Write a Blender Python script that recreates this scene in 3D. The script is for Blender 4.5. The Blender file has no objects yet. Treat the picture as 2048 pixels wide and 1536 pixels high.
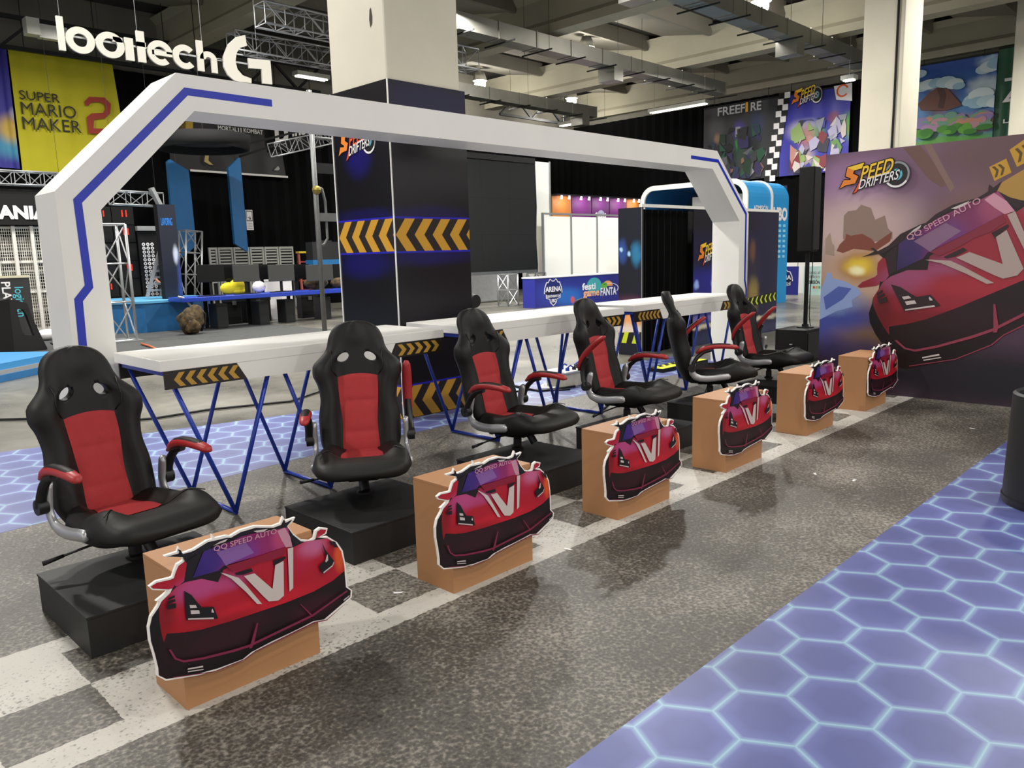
import bpy, bmesh, math, random
from mathutils import Matrix, Vector, Euler
random.seed(7)
PI = math.pi
scene = bpy.context.scene
COL = scene.collection

# ------------------------------------------------------------------ camera, light, exposure
cd = bpy.data.cameras.new('camera'); cam = bpy.data.objects.new('camera', cd); COL.objects.link(cam)
cam.matrix_world = Matrix(((0.6981613,0.1359073,-0.7029225,0.0000000),(-0.7154405,0.0957515,-0.6920813,0.0000000),(-0.0267530,0.9860836,0.1640835,1.5500000),(0.0000000,0.0000000,0.0000000,1.0000000)))
cd.sensor_width = 36.0; cd.lens = 27.4451; cd.clip_start = 0.05; cd.clip_end = 200
scene.camera = cam
vs = scene.view_settings
vs.view_transform = 'Standard'; vs.look = 'None'; vs.gamma = 1.0; vs.use_curve_mapping = False
EXPOSURE = -0.3
vs.exposure = EXPOSURE
scene.cycles.use_denoising = True
scene.cycles.max_bounces = 6
scene.cycles.sample_clamp_indirect = 4.0
W = bpy.data.worlds.new('hall_ambience'); scene.world = W; W.use_nodes = True
W.node_tree.nodes['Background'].inputs[0].default_value = (1.0, 0.97, 0.92, 1)
WORLD = 1.3
W.node_tree.nodes['Background'].inputs[1].default_value = WORLD
LAMP_POWER = 800.0
ADDED_K = 0.62
# lamps that hang in the picture, then unseen lamps added around the hall to balance its light
LAMPS_SEEN = [(20.689,10.650,8.000), (20.768,16.679,8.000), (21.400,22.328,8.000), (26.807,22.374,8.000)]
LAMPS_ADDED = [(-1.0,-6.5,7.0,.8),(6.0,-6.5,7.0,.8),(2.0,-.8,7.3,.34),(6.6,-.6,7.3,.34),(1.6,8.6,7.3,.9),(6.4,8.4,7.3,.95),(12.5,1.5,7.3,.7),(2.5,11.5,7.3,.6),(12.8,9.0,7.3,1.5),(13.2,14.3,7.3,2.0),(-4.0,6.0,7.3,1.1),
             (8.0,17.5,7.3,1.3),(2.8,18.5,7.3,1.5),(24.5,3.0,7.3,1.2),(24.0,12.5,7.3,1.8),(18.5,3.5,7.3,.9),(18.6,18.0,7.3,1.2)]

# ------------------------------------------------------------------ helpers
def lin(c):
    if isinstance(c, str):
        c = c.lstrip('#'); c = [int(c[i:i+2], 16)/255 for i in (0, 2, 4)]
    return tuple((x/12.92 if x <= 0.04045 else ((x+0.055)/1.055)**2.4) for x in c[:3]) + (1.0,)

_m = {}
def mat(name, color, rough=0.5, metal=0.0, noise=0.0, nscale=8.0, bump=0.0, bscale=60.0, emit=0.0, spec=0.5, coat=0.0, alpha=1.0):
    if name in _m: return _m[name]
    m = bpy.data.materials.new(name); m.use_nodes = True
    nt = m.node_tree; N = nt.nodes; L = nt.links; b = N['Principled BSDF']
    c = lin(color)
    b.inputs['Base Color'].default_value = c
    b.inputs['Roughness'].default_value = rough; b.inputs['Metallic'].default_value = metal
    b.inputs['Specular IOR Level'].default_value = spec
    b.inputs['Coat Weight'].default_value = coat
    if alpha < 1: b.inputs['Alpha'].default_value = alpha
    if emit: b.inputs['Emission Color'].default_value = c; b.inputs['Emission Strength'].default_value = emit
    if noise or bump:
        tc = N.new('ShaderNodeTexCoord')
        if noise:
            n = N.new('ShaderNodeTexNoise'); n.inputs['Scale'].default_value = nscale; n.inputs['Detail'].default_value = 5
            L.new(tc.outputs['Object'], n.inputs['Vector'])
            mr = N.new('ShaderNodeMapRange'); mr.inputs[1].default_value = .3; mr.inputs[2].default_value = .7
            mr.inputs[3].default_value = 1-noise; mr.inputs[4].default_value = 1+noise*.6
            L.new(n.outputs['Fac'], mr.inputs[0])
            mx = N.new('ShaderNodeMix'); mx.data_type = 'RGBA'; mx.blend_type = 'MULTIPLY'; mx.inputs[0].default_value = 1
            mx.inputs[6].default_value = c; L.new(mr.outputs[0], mx.inputs[7]); L.new(mx.outputs[2], b.inputs['Base Color'])
        if bump:
            n2 = N.new('ShaderNodeTexNoise'); n2.inputs['Scale'].default_value = bscale; n2.inputs['Detail'].default_value = 3
            L.new(tc.outputs['Object'], n2.inputs['Vector'])
            bp = N.new('ShaderNodeBump'); bp.inputs['Strength'].default_value = bump; bp.inputs['Distance'].default_value = 0.01
            L.new(n2.outputs['Fac'], bp.inputs['Height']); L.new(bp.outputs[0], b.inputs['Normal'])
    _m[name] = m; return m

def print_mat(name, base, blobs, rough=0.45, noise=0.15, nscale=3.0, axes='XZ', stars=0.0):
    """A printed banner: soft patches of ink on a base colour. blobs: (cx, cy, rx, ry, colour, strength)."""
    if name in _m: return _m[name]
    m = bpy.data.materials.new(name); m.use_nodes = True
    nt = m.node_tree; N = nt.nodes; L = nt.links; b = N['Principled BSDF']; b.inputs['Roughness'].default_value = rough
    tc = N.new('ShaderNodeTexCoord'); nz = N.new('ShaderNodeTexNoise'); nz.inputs['Scale'].default_value = nscale; nz.inputs['Detail'].default_value = 4
    L.new(tc.outputs['Object'], nz.inputs['Vector'])
    # wobble the coordinates so that the patches get painterly edges
    wm = N.new('ShaderNodeVectorMath'); wm.operation = 'SUBTRACT'; wm.inputs[1].default_value = (.5, .5, .5); L.new(nz.outputs['Color'], wm.inputs[0])
    ws = N.new('ShaderNodeVectorMath'); ws.operation = 'SCALE'; ws.inputs['Scale'].default_value = noise; L.new(wm.outputs[0], ws.inputs[0])
    wa = N.new('ShaderNodeVectorMath'); wa.operation = 'ADD'; L.new(tc.outputs['Object'], wa.inputs[0]); L.new(ws.outputs[0], wa.inputs[1])
    cur = None
    for cx, cy, rx, ry, colr, st in blobs:
        if axes == 'XZ': cen = (cx, 0, cy); inv = (1/rx, 0, 1/ry)
        elif axes == 'YZ': cen = (0, -cx, cy); inv = (0, 1/rx, 1/ry)
        else: cen = (cx, cy, 0); inv = (1/rx, 1/ry, 0)
        s = N.new('ShaderNodeVectorMath'); s.operation = 'SUBTRACT'; s.inputs[1].default_value = cen; L.new(wa.outputs[0], s.inputs[0])
        k = N.new('ShaderNodeVectorMath'); k.operation = 'MULTIPLY'; k.inputs[1].default_value = inv; L.new(s.outputs[0], k.inputs[0])
        l = N.new('ShaderNodeVectorMath'); l.operation = 'LENGTH'; L.new(k.outputs[0], l.inputs[0])
        mr = N.new('ShaderNodeMapRange'); mr.interpolation_type = 'SMOOTHSTEP'
        mr.inputs[1].default_value = .25; mr.inputs[2].default_value = 1.0; mr.inputs[3].default_value = st; mr.inputs[4].default_value = 0
        L.new(l.outputs['Value'], mr.inputs[0])
        mx = N.new('ShaderNodeMix'); mx.data_type = 'RGBA'; L.new(mr.outputs[0], mx.inputs[0])
        if cur is None: mx.inputs[6].default_value = lin(base)
        else: L.new(cur, mx.inputs[6])
        mx.inputs[7].default_value = lin(colr); cur = mx.outputs[2]
    if cur is None: b.inputs['Base Color'].default_value = lin(base)
    else: L.new(cur, b.inputs['Base Color'])
    _m[name] = m; return m

def ramp_mat(name, stops, axis=2, lo=0.0, hi=1.0, rough=0.45, metal=0.0, noise=0.0):
    """Colour ramp along one generated axis (printed gradients)."""
    if name in _m: return _m[name]
    m = bpy.data.materials.new(name); m.use_nodes = True
    nt = m.node_tree; N = nt.nodes; L = nt.links; b = N['Principled BSDF']; b.inputs['Roughness'].default_value = rough; b.inputs['Metallic'].default_value = metal
    tc = N.new('ShaderNodeTexCoord'); sp = N.new('ShaderNodeSeparateXYZ'); L.new(tc.outputs['Object'], sp.inputs[0])
    mr = N.new('ShaderNodeMapRange'); mr.inputs[1].default_value = lo; mr.inputs[2].default_value = hi; L.new(sp.outputs[axis], mr.inputs[0])
    cr = N.new('ShaderNodeValToRGB'); L.new(mr.outputs[0], cr.inputs[0])
    e = cr.color_ramp.elements
    while len(e) < len(stops): e.new(.5)
    for el, (p, c) in zip(e, stops): el.position = p; el.color = lin(c)
    L.new(cr.outputs[0], b.inputs['Base Color'])
    _m[name] = m; return m

class MB:
    """collects geometry for ONE mesh"""
    def __init__(s): s.v = []; s.f = []; s.mi = []; s.mats = []; s.cur = 0
    def use(s, m):
        if m not in s.mats: s.mats.append(m)
        s.cur = s.mats.index(m); return s
    def add(s, vs, fs):
        o = len(s.v); s.v += [tuple(v) for v in vs]
        for f in fs: s.f.append(tuple(i+o for i in f)); s.mi.append(s.cur)
        return s
    def box(s, lo, hi, M=None):
        x0, y0, z0 = lo; x1, y1, z1 = hi
        vs = [Vector(p) for p in ((x0,y0,z0),(x1,y0,z0),(x1,y1,z0),(x0,y1,z0),(x0,y0,z1),(x1,y0,z1),(x1,y1,z1),(x0,y1,z1))]
        if M is not None: vs = [M @ v for v in vs]
        return s.add(vs, [(0,3,2,1),(4,5,6,7),(0,1,5,4),(1,2,6,5),(2,3,7,6),(3,0,4,7)])
    def prism(s, poly, o, ex, ey, ez):
        """poly in the (ex,ey) plane at o, swept by vector ez"""
        o, ex, ey, ez = map(Vector, (o, ex, ey, ez)); n = len(poly)
        a = [o+ex*p[0]+ey*p[1] for p in poly]; b = [p+ez for p in a]
        fs = [tuple(range(n))[::-1], tuple(range(n, 2*n))] + [(i, (i+1) % n, n+(i+1) % n, n+i) for i in range(n)]
        return s.add(a+b, fs)
    def flat(s, poly, fr, off=0.0):
        o, ex, ey, nn = fr
        return s.add([Vector(o)+Vector(ex)*p[0]+Vector(ey)*p[1]+Vector(nn)*off for p in poly], [tuple(range(len(poly)))])
    def mesh2d(s, vf, fr, dx=0, dy=0, off=0.0, sc=1.0):
        o, ex, ey, nn = map(Vector, fr)
        return s.add([o+ex*(dx+sc*p[0])+ey*(dy+sc*p[1])+nn*off for p in vf[0]], vf[1])
    def tube(s, pts, r, n=8, cap=True, ry=None, up=None):
        pts = [Vector(p) for p in pts]; rs = r if isinstance(r, (list, tuple)) else [r]*len(pts)
        rings = []; prev = None
        for i, p in enumerate(pts):
            t = (pts[min(i+1, len(pts)-1)]-pts[max(i-1, 0)])
            t = t.normalized() if t.length > 1e-9 else Vector((0, 0, 1))
            if up is not None: a = Vector(up) - t*Vector(up).dot(t)
            elif prev is None: a = Vector((0, 0, 1)) - t*t.z if abs(t.z) < .9 else Vector((1, 0, 0)) - t*t.x
            else: a = prev - t*prev.dot(t)
            a.normalize(); prev = a; bb = t.cross(a)
            q = rs[i]; qy = q if ry is None else (ry[i] if isinstance(ry, (list, tuple)) else ry)
            rings.append([p + a*(q*math.cos(2*PI*k/n)) + bb*(qy*math.sin(2*PI*k/n)) for k in range(n)])
        vs = [v for rg in rings for v in rg]; fs = []
        for i in range(len(pts)-1):
            for k in range(n):
                fs.append((i*n+k, i*n+(k+1) % n, (i+1)*n+(k+1) % n, (i+1)*n+k))
        if cap: fs += [tuple(range(n))[::-1], tuple(range((len(pts)-1)*n, len(pts)*n))]
        return s.add(vs, fs)
    def bar(s, a, b, w, h=None):
        """rectangular bar from a to b"""
        a = Vector(a); b = Vector(b); t = (b-a).normalized(); h = h or w
        u = Vector((0, 0, 1)) - t*t.z if abs(t.z) < .95 else Vector((0, 1, 0)) - t*t.y
        u.normalize(); q = t.cross(u)
        vs = [p+u*(i*h/2)+q*(j*w/2) for p in (a, b) for i, j in ((-1,-1),(-1,1),(1,1),(1,-1))]
        return s.add(vs, [(0,1,2,3),(7,6,5,4),(0,4,5,1),(1,5,6,2),(2,6,7,3),(3,7,4,0)])
    def lathe(s, prof, c=(0,0,0), n=24, M=None):
        vs = []; fs = []; k = len(prof)
        for i in range(n):
            a = 2*PI*i/n
            for r, z in prof:
                p = Vector((r*math.cos(a), r*math.sin(a), z))
                if M is not None: p = M @ p
                vs.append(p+Vector(c))
        for i in range(n):
            for j in range(k-1):
                fs.append((i*k+j, ((i+1) % n)*k+j, ((i+1) % n)*k+j+1, i*k+j+1))
        return s.add(vs, fs)
    def ball(s, c, r, n=10, sq=(1,1,1)):
        prof = [(max(1e-4, r*math.sin(PI*i/n)), -r*math.cos(PI*i/n)) for i in range(n+1)]
        return s.lathe(prof, c, 2*n, Matrix.Diagonal((sq[0], sq[1], sq[2])))
    def loft(s, rings, closed=True, cap=True):
        n = len(rings[0]); vs = [v for r in rings for v in r]; fs = []
        for i in range(len(rings)-1):
            for k in range(n if closed else n-1):
                fs.append((i*n+k, i*n+(k+1) % n, (i+1)*n+(k+1) % n, (i+1)*n+k))
        if cap: fs += [tuple(range(n))[::-1], tuple(range((len(rings)-1)*n, len(rings)*n))]
        return s.add(vs, fs)

def uniq(name): return name
def world_of(p):
    o = Vector((0, 0, 0))
    while p is not None: o += Vector(p.location); p = p.parent
    return o
def build(name, mb, m=None, parent=None, org=None, smooth=False, local=False, bevel=0.0, auto=None):
    """link one mesh. Geometry given in world metres unless local."""
    me = bpy.data.meshes.new(name)
    vs = mb.v
    if local:
        shift = Vector(org) if org is not None else Vector((0, 0, 0)); oloc = shift
    else:
        base = world_of(parent) if parent is not None else Vector((0, 0, 0))
        if org is not None: shift = Vector(org)
        elif parent is not None: shift = base
        else:
            n = len(vs); shift = Vector((sum(v[0] for v in vs)/n, sum(v[1] for v in vs)/n, min(v[2] for v in vs)))
        oloc = shift-base
    me.from_pydata([tuple(Vector(v)-shift) for v in vs], [], mb.f)
    if m is not None and not mb.mats: me.materials.append(m)
    for q in mb.mats: me.materials.append(q)
    if mb.mats: me.polygons.foreach_set('material_index', mb.mi)
    if smooth: me.polygons.foreach_set('use_smooth', [True]*len(me.polygons))
    me.update()
    if auto:
        bm = bmesh.new(); bm.from_mesh(me); bmesh.ops.recalc_face_normals(bm, faces=bm.faces)
        for e in bm.edges:
            if len(e.link_faces) == 2 and e.calc_face_angle(0) > auto: e.smooth = False
        for f_ in bm.faces: f_.smooth = True
        bm.to_mesh(me); bm.free()
    o = bpy.data.objects.new(name, me); COL.objects.link(o)
    if parent is not None: o.parent = parent
    o.location = oloc
    if bevel:
        md = o.modifiers.new('edge', 'BEVEL'); md.width = bevel; md.segments = 2; md.limit_method = 'ANGLE'
    return o

def thing(name, label, cat, loc=(0,0,0), rz=0.0, group=None):
    o = bpy.data.objects.new(name, None); COL.objects.link(o); o.empty_display_size = .1
    o.location = loc; o.rotation_euler = (0, 0, rz); o['label'] = label; o['category'] = cat
    if group: o['group'] = group
    return o
def tag(o, label, cat, group=None):
    o['label'] = label; o['category'] = cat
    if group: o['group'] = group
    return o
def struct(name, mb, m, parent=None, **k):
    o = build(name, mb, m, parent, **k); o['kind'] = 'structure'
    return o
def dup(root, loc=None, rz=None, label=None):
    r = root.copy(); COL.objects.link(r)
    if loc is not None: r.location = loc
    if rz is not None: r.rotation_euler = (0, 0, rz)
    if label: r['label'] = label
    for ch in list(root.children):
        c = ch.copy(); COL.objects.link(c); c.parent = r
        for g in list(ch.children):
            d = g.copy(); COL.objects.link(d); d.parent = c
    return r

_tx = {}
def txt(s, size=1.0, shear=0.0, bold=0.0, sx=1.0, center=False):
    """2-D letter mesh (verts, faces), baseline at 0, left (or centre) at 0"""
    key = (s, size, shear, bold, sx, center)
    if key in _tx: return _tx[key]
    cu = bpy.data.curves.new('t', 'FONT'); cu.body = s; cu.size = size; cu.shear = shear; cu.offset = bold*size; cu.resolution_u = 3
    cu.fill_mode = 'BOTH'
    ob = bpy.data.objects.new('t', cu); COL.objects.link(ob)
    dg = bpy.context.evaluated_depsgraph_get(); me = bpy.data.meshes.new_from_object(ob.evaluated_get(dg))
    vs = [(v.co.x*sx, v.co.y) for v in me.vertices]; fs = [tuple(p.vertices) for p in me.polygons]
    bpy.data.objects.remove(ob); bpy.data.curves.remove(cu); bpy.data.meshes.remove(me)
    if vs:
        x0 = min(v[0] for v in vs); x1 = max(v[0] for v in vs)
        d = (x0+x1)/2 if center else x0
        vs = [(x-d, y) for x, y in vs]
    _tx[key] = (vs, fs); return _tx[key]
def txt_w(t): return max(v[0] for v in t[0])-min(v[0] for v in t[0])
def fit(s, w, h, shear=0.0, bold=0.0, center=False):
    """letters scaled to exactly w by h (cap height)"""
    vs, fs = txt(s, 1.0, shear, bold)
    x0 = min(v[0] for v in vs); x1 = max(v[0] for v in vs); y0 = 0.0; y1 = max(v[1] for v in vs)
    kx = w/(x1-x0); ky = h/(y1-y0)
    return [((x-x0)*kx-(w/2 if center else 0), y*ky) for x, y in vs], fs

def disc(cx, cy, rx, ry=None, n=28, a0=0, a1=2*PI):
    ry = ry or rx
    return [(cx+rx*math.cos(a0+(a1-a0)*i/n), cy+ry*math.sin(a0+(a1-a0)*i/n)) for i in range(n if abs(a1-a0-2*PI) < 1e-6 else n+1)]
def ring(cx, cy, r0, r1, n=28, a0=0.0, a1=2*PI, ky=1.0):
    """(verts, faces) of a flat ring"""
    vs = []; full = abs(a1-a0-2*PI) < 1e-6; m = n if full else n+1
    for i in range(m):
        a = a0+(a1-a0)*i/n
        vs += [(cx+r0*math.cos(a), cy+ky*r0*math.sin(a)), (cx+r1*math.cos(a), cy+ky*r1*math.sin(a))]
    fs = [(2*i, 2*i+1, 2*((i+1) % m)+1, 2*((i+1) % m)) for i in range(n)]
    return vs, fs
def ring_prism(mb, cx, cy, r0, r1, fr, depth, n=28, a0=0.0, a1=2*PI, ky=1.0):
    o, ex, ey, nn = map(Vector, fr)
    vs, fs = ring(cx, cy, r0, r1, n, a0, a1, ky); k = len(vs)
    A = [o+ex*p[0]+ey*p[1] for p in vs]; B = [p-nn*depth for p in A]
    F = list(fs)+[tuple(i+k for i in f[::-1]) for f in fs]
    full = abs(a1-a0-2*PI) < 1e-6; m = k//2
    for i in range(n):
        j = (i+1) % m
        F += [(2*i, 2*j, 2*j+k, 2*i+k), (2*i+1, 2*i+1+k, 2*j+1+k, 2*j+1)]
    if not full: F += [(0, k, k+1, 1), (k-2, k-1, 2*k-1, 2*k-2)]
    return mb.add(A+B, F)
def clip(poly, u0, u1, v0, v1):
    def cut(P, ins, inter):
        R = []
        for i in range(len(P)):
            a, b = P[i-1], P[i]
            if ins(b):
                if not ins(a): R.append(inter(a, b))
                R.append(b)
            elif ins(a): R.append(inter(a, b))
        return R
    def X(c): return lambda a, b: (c, a[1]+(b[1]-a[1])*(c-a[0])/(b[0]-a[0]))
    def Yc(c): return lambda a, b: (a[0]+(b[0]-a[0])*(c-a[1])/(b[1]-a[1]), c)
    for ins, it in ((lambda p: p[0] >= u0, X(u0)), (lambda p: p[0] <= u1, X(u1)), (lambda p: p[1] >= v0, Yc(v0)), (lambda p: p[1] <= v1, Yc(v1))):
        if len(poly) < 3: return []
        poly = cut(poly, ins, it)
    return poly
def FRY(x, y, z): return ((x, y, z), (1,0,0), (0,0,1), (0,-1,0))      # print facing -y
def FRX(x, y, z): return ((x, y, z), (0,-1,0), (0,0,1), (-1,0,0))     # print facing -x

# ------------------------------------------------------------------ common materials
M_WHITE = mat('white_laminate', '#e9e8e4', .32, noise=.03, nscale=2)
M_BLUE = mat('blue_enamel', '#1f3ca8', .32)
M_BLACK = mat('black_paint', '#0c0c0d', .6, noise=.1, spec=.3)
M_BLACKCLOTH = mat('black_cloth', '#0b0b0c', .9, noise=.15, nscale=1.2)
M_ALU = mat('aluminium', '#a6a8aa', .36, .55)
M_STEEL = mat('galvanised_steel', '#6c6e6e', .5, .6, noise=.15)
M_DARKSTEEL = mat('dark_steel', '#2a2b2d', .5, .6)
M_SKYBLUE = mat('sky_blue_paint', '#1b6299', .5, noise=.08, nscale=3)
M_YEL = mat('amber_print', '#d09a2c', .5)
M_WPRINT = mat('white_print', '#f2f2f0', .5)
M_KPRINT = mat('black_print', '#0c0b0f', .4)
M_CONC = mat('painted_concrete', '#c9c4b3', .75, noise=.06, nscale=1.5, bump=.15, bscale=12)

# ------------------------------------------------------------------ hall
def floor_material():
    m = bpy.data.materials.new('polished_concrete'); m.use_nodes = True
    nt = m.node_tree; N = nt.nodes; L = nt.links; b = N['Principled BSDF']
    tc = N.new('ShaderNodeTexCoord')
    n1 = N.new('ShaderNodeTexNoise'); n1.inputs['Scale'].default_value = .55; n1.inputs['Detail'].default_value = 7; n1.inputs['Roughness'].default_value = .65
    n2 = N.new('ShaderNodeTexNoise'); n2.inputs['Scale'].default_value = 7; n2.inputs['Detail'].default_value = 4
    for n in (n1, n2): L.new(tc.outputs['Object'], n.inputs['Vector'])
    ad = N.new('ShaderNodeMath'); ad.operation = 'MULTIPLY_ADD'; ad.inputs[1].default_value = .25; L.new(n2.outputs['Fac'], ad.inputs[0]); L.new(n1.outputs['Fac'], ad.inputs[2])
    cr = N.new('ShaderNodeValToRGB'); L.new(ad.outputs[0], cr.inputs[0])
    e = cr.color_ramp.elements; e[0].position = .42; e[0].color = lin('#4f4d48'); e[1].position = .82; e[1].color = lin('#7b7970')
    L.new(cr.outputs[0], b.inputs['Base Color'])
    rr = N.new('ShaderNodeMapRange'); rr.inputs[1].default_value = .3; rr.inputs[2].default_value = .8; rr.inputs[3].default_value = .22; rr.inputs[4].default_value = .42
    L.new(n1.outputs['Fac'], rr.inputs[0]); L.new(rr.outputs[0], b.inputs['Roughness'])
    return m
struct('floor', MB().box((-14, -14, -.2), (29.6, 24.6, 0)), floor_material())
M_CURTAIN = mat('black_drape', '#070708', .95, noise=.3, nscale=.7, spec=.1)
def drape(name, a, b, z0, z1, amp=.035, pitch=.45, kids=None):
    """hanging cloth folded into shallow pleats"""
    a = Vector(a); b = Vector(b); d = (b-a); L_ = d.length; d.normalize(); nrm = Vector((-d.y, d.x, 0)); n = int(L_/pitch*2)
    mb = MB(); vs = []; fs = []
    for i in range(n+1):
        p = a+d*(L_*i/n)+nrm*(amp*(1 if i % 2 else -1))
        vs += [(p.x, p.y, z0), (p.x, p.y, z1)]
    fs = [(2*i, 2*i+2, 2*i+3, 2*i+1) for i in range(n)]
    return mb.add(vs, fs)
M_WALL = mat('grey_wall', '#6d6a60', .8, noise=.12, nscale=1)
wb = struct('wall_back', MB().box((-14, 24.3, 0), (29.6, 24.6, 9.0)), M_WALL)
wr = struct('wall_right', MB().box((29.3, -14, 0), (29.6, 24.6, 9.0)), M_WALL)
o = build('drape', drape('d', (-14, 24.15, 0), (29.2, 24.15, 0), .02, 7.0), M_CURTAIN, wb)
o = build('drape', drape('d', (29.15, 24.2, 0), (29.15, -8, 0), .02, 7.25), M_CURTAIN, wr)
M_DECK = mat('ceiling_deck', '#35332e', .85, noise=.2, nscale=.6)
M_BEAM = mat('concrete_beam', '#9c9784', .8, noise=.1, nscale=.8)
M_JOIST = mat('ribbed_slab', '#736f63', .85, noise=.12, nscale=.8)
M_PANELC = mat('roof_panel', '#7a766a', .85, noise=.15, nscale=.5)
ceil = struct('ceiling', MB().box((-14, -14, 8.75), (29.6, 24.6, 9.0)), M_DECK)
BX = [-3.6, 3.4, 10.1, 17.0, 23.5, 29.0]
for bx in BX:
    mb = MB()
    prof = [(-.0, 7.5), (.55, 7.5), (.55, 7.72), (.42, 7.85), (.42, 8.42), (.6, 8.6), (-.05, 8.6), (.12, 8.42), (.12, 7.85), (0, 7.72)]
    mb.prism(prof, (bx, -14, 0), (1,0,0), (0,0,1), (0, 38.3, 0))
    o = build('main_beam', mb, M_BEAM, ceil); o['kind'] = 'structure'
for i in range(len(BX)-1):
    x0 = BX[i]+.45; x1 = BX[i+1]+.1
    y = -13.0
    while y < 22:
        # tilted roof panels with dark gaps between them
        mb = MB(); mb.prism([(0, 8.36), (1.7, 8.62), (1.7, 8.7), (0, 8.44)], (x0, y, 0), (0,1,0), (0,0,1), (x1-x0, 0, 0)); build('deck_panel', mb, M_PANELC, ceil)
        mb = MB(); mb.prism([(-.10, 8.76), (-.06, 8.3), (.06, 8.3), (.10, 8.76)], (x0, y-.07, 0), (0,1,0), (0,0,1), (x1-x0, 0, 0)); build('rib', mb, M_JOIST, ceil)
        y += 2.45
# columns
def column(name, x0, y0, w, d, label):
    o = struct(name, MB().box((x0, y0, 0), (x0+w, y0+d, 8.76)), M_CONC, bevel=.02)
    return o
col1 = column('column', 4.545, 5.95, .88, .90, '')
mb = MB(); # chipped plaster spots on the near column
M_CHIP = mat('chipped_plaster', '#3b352b', .9)
mb.flat([(0,0),(.028,.03),(.035,.09),(.02,.17),(.0,.15),(-.012,.07)], ((4.545-.003, 6.16, 3.62), (0,-1,0), (0,0,1), (-1,0,0)))
mb.flat([(0,0),(.012,.04),(.012,.14),(.0,.17),(-.01,.08)], ((4.545-.003, 6.42, 4.0), (0,-1,0), (0,0,1), (-1,0,0)))
build('plaster_chip', mb, M_CHIP, col1)
col2 = column('column', 16.7, 5.62, 1.0, .78, '')
mb = MB(); mb.tube([(16.66, 5.76, 0.1), (16.68, 5.74, 4.2), (16.66, 5.75, 8.7)], .022, 6); build('conduit', mb, M_BLACK, col2)
col3 = column('column', 26.5, 5.03, .95, .95, '')

# ------------------------------------------------------------------ lamps
M_LAMP = mat('lamp_glow', '#fff6e6', .4, emit=60)
M_REFL = mat('lamp_reflector', '#cfcfca', .3, .7)
def lamp(p, label=None, power=LAMP_POWER):
    ld = bpy.data.lights.new('lamp_light', 'POINT'); ld.energy = power; ld.color = (1.0, .965, .90); ld.shadow_soft_size = .22
    if label:
        t = thing('high_bay_lamp', label, 'lamp', p, group='high bay lamps')
        build('bulb', MB().ball((0, 0, -.10), .21, 8), M_LAMP, t, smooth=True, local=True)
        build('reflector', MB().lathe([(.08, .38), (.14, .36), (.24, .15), (.27, .02)], n=20), M_REFL, t, smooth=True, local=True)
        build('hanger', MB().tube([(0,0,.36), (0,0,.73)], .02, 6), M_DARKSTEEL, t, local=True)
        lo = bpy.data.objects.new('lamp_light', ld); COL.objects.link(lo); lo.parent = t; lo.location = (0, 0, -.58)
    else:
        # unseen added lamps: bare downward discs that spare the ceiling
        la = bpy.data.lights.new('lamp_light', 'AREA'); la.shape = 'DISK'; la.size = .5; la.energy = power*ADDED_K; la.color = ld.color; la.spread = math.radians(170)
        lo = bpy.data.objects.new('lamp_light', la); COL.objects.link(lo); lo.location = p
    return lo
for p, lb in zip(LAMPS_SEEN, ('glowing high bay lamp at the top edge above the near duct', 'glowing high bay lamp right of the concrete column above the near duct',
                              'glowing high bay lamp closest to the concrete column', 'glowing high bay lamp between the two long ducts')):
    lamp(p, lb, 260.0)
for p in LAMPS_ADDED: lamp(p[:3], None, LAMP_POWER*p[3])

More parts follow.
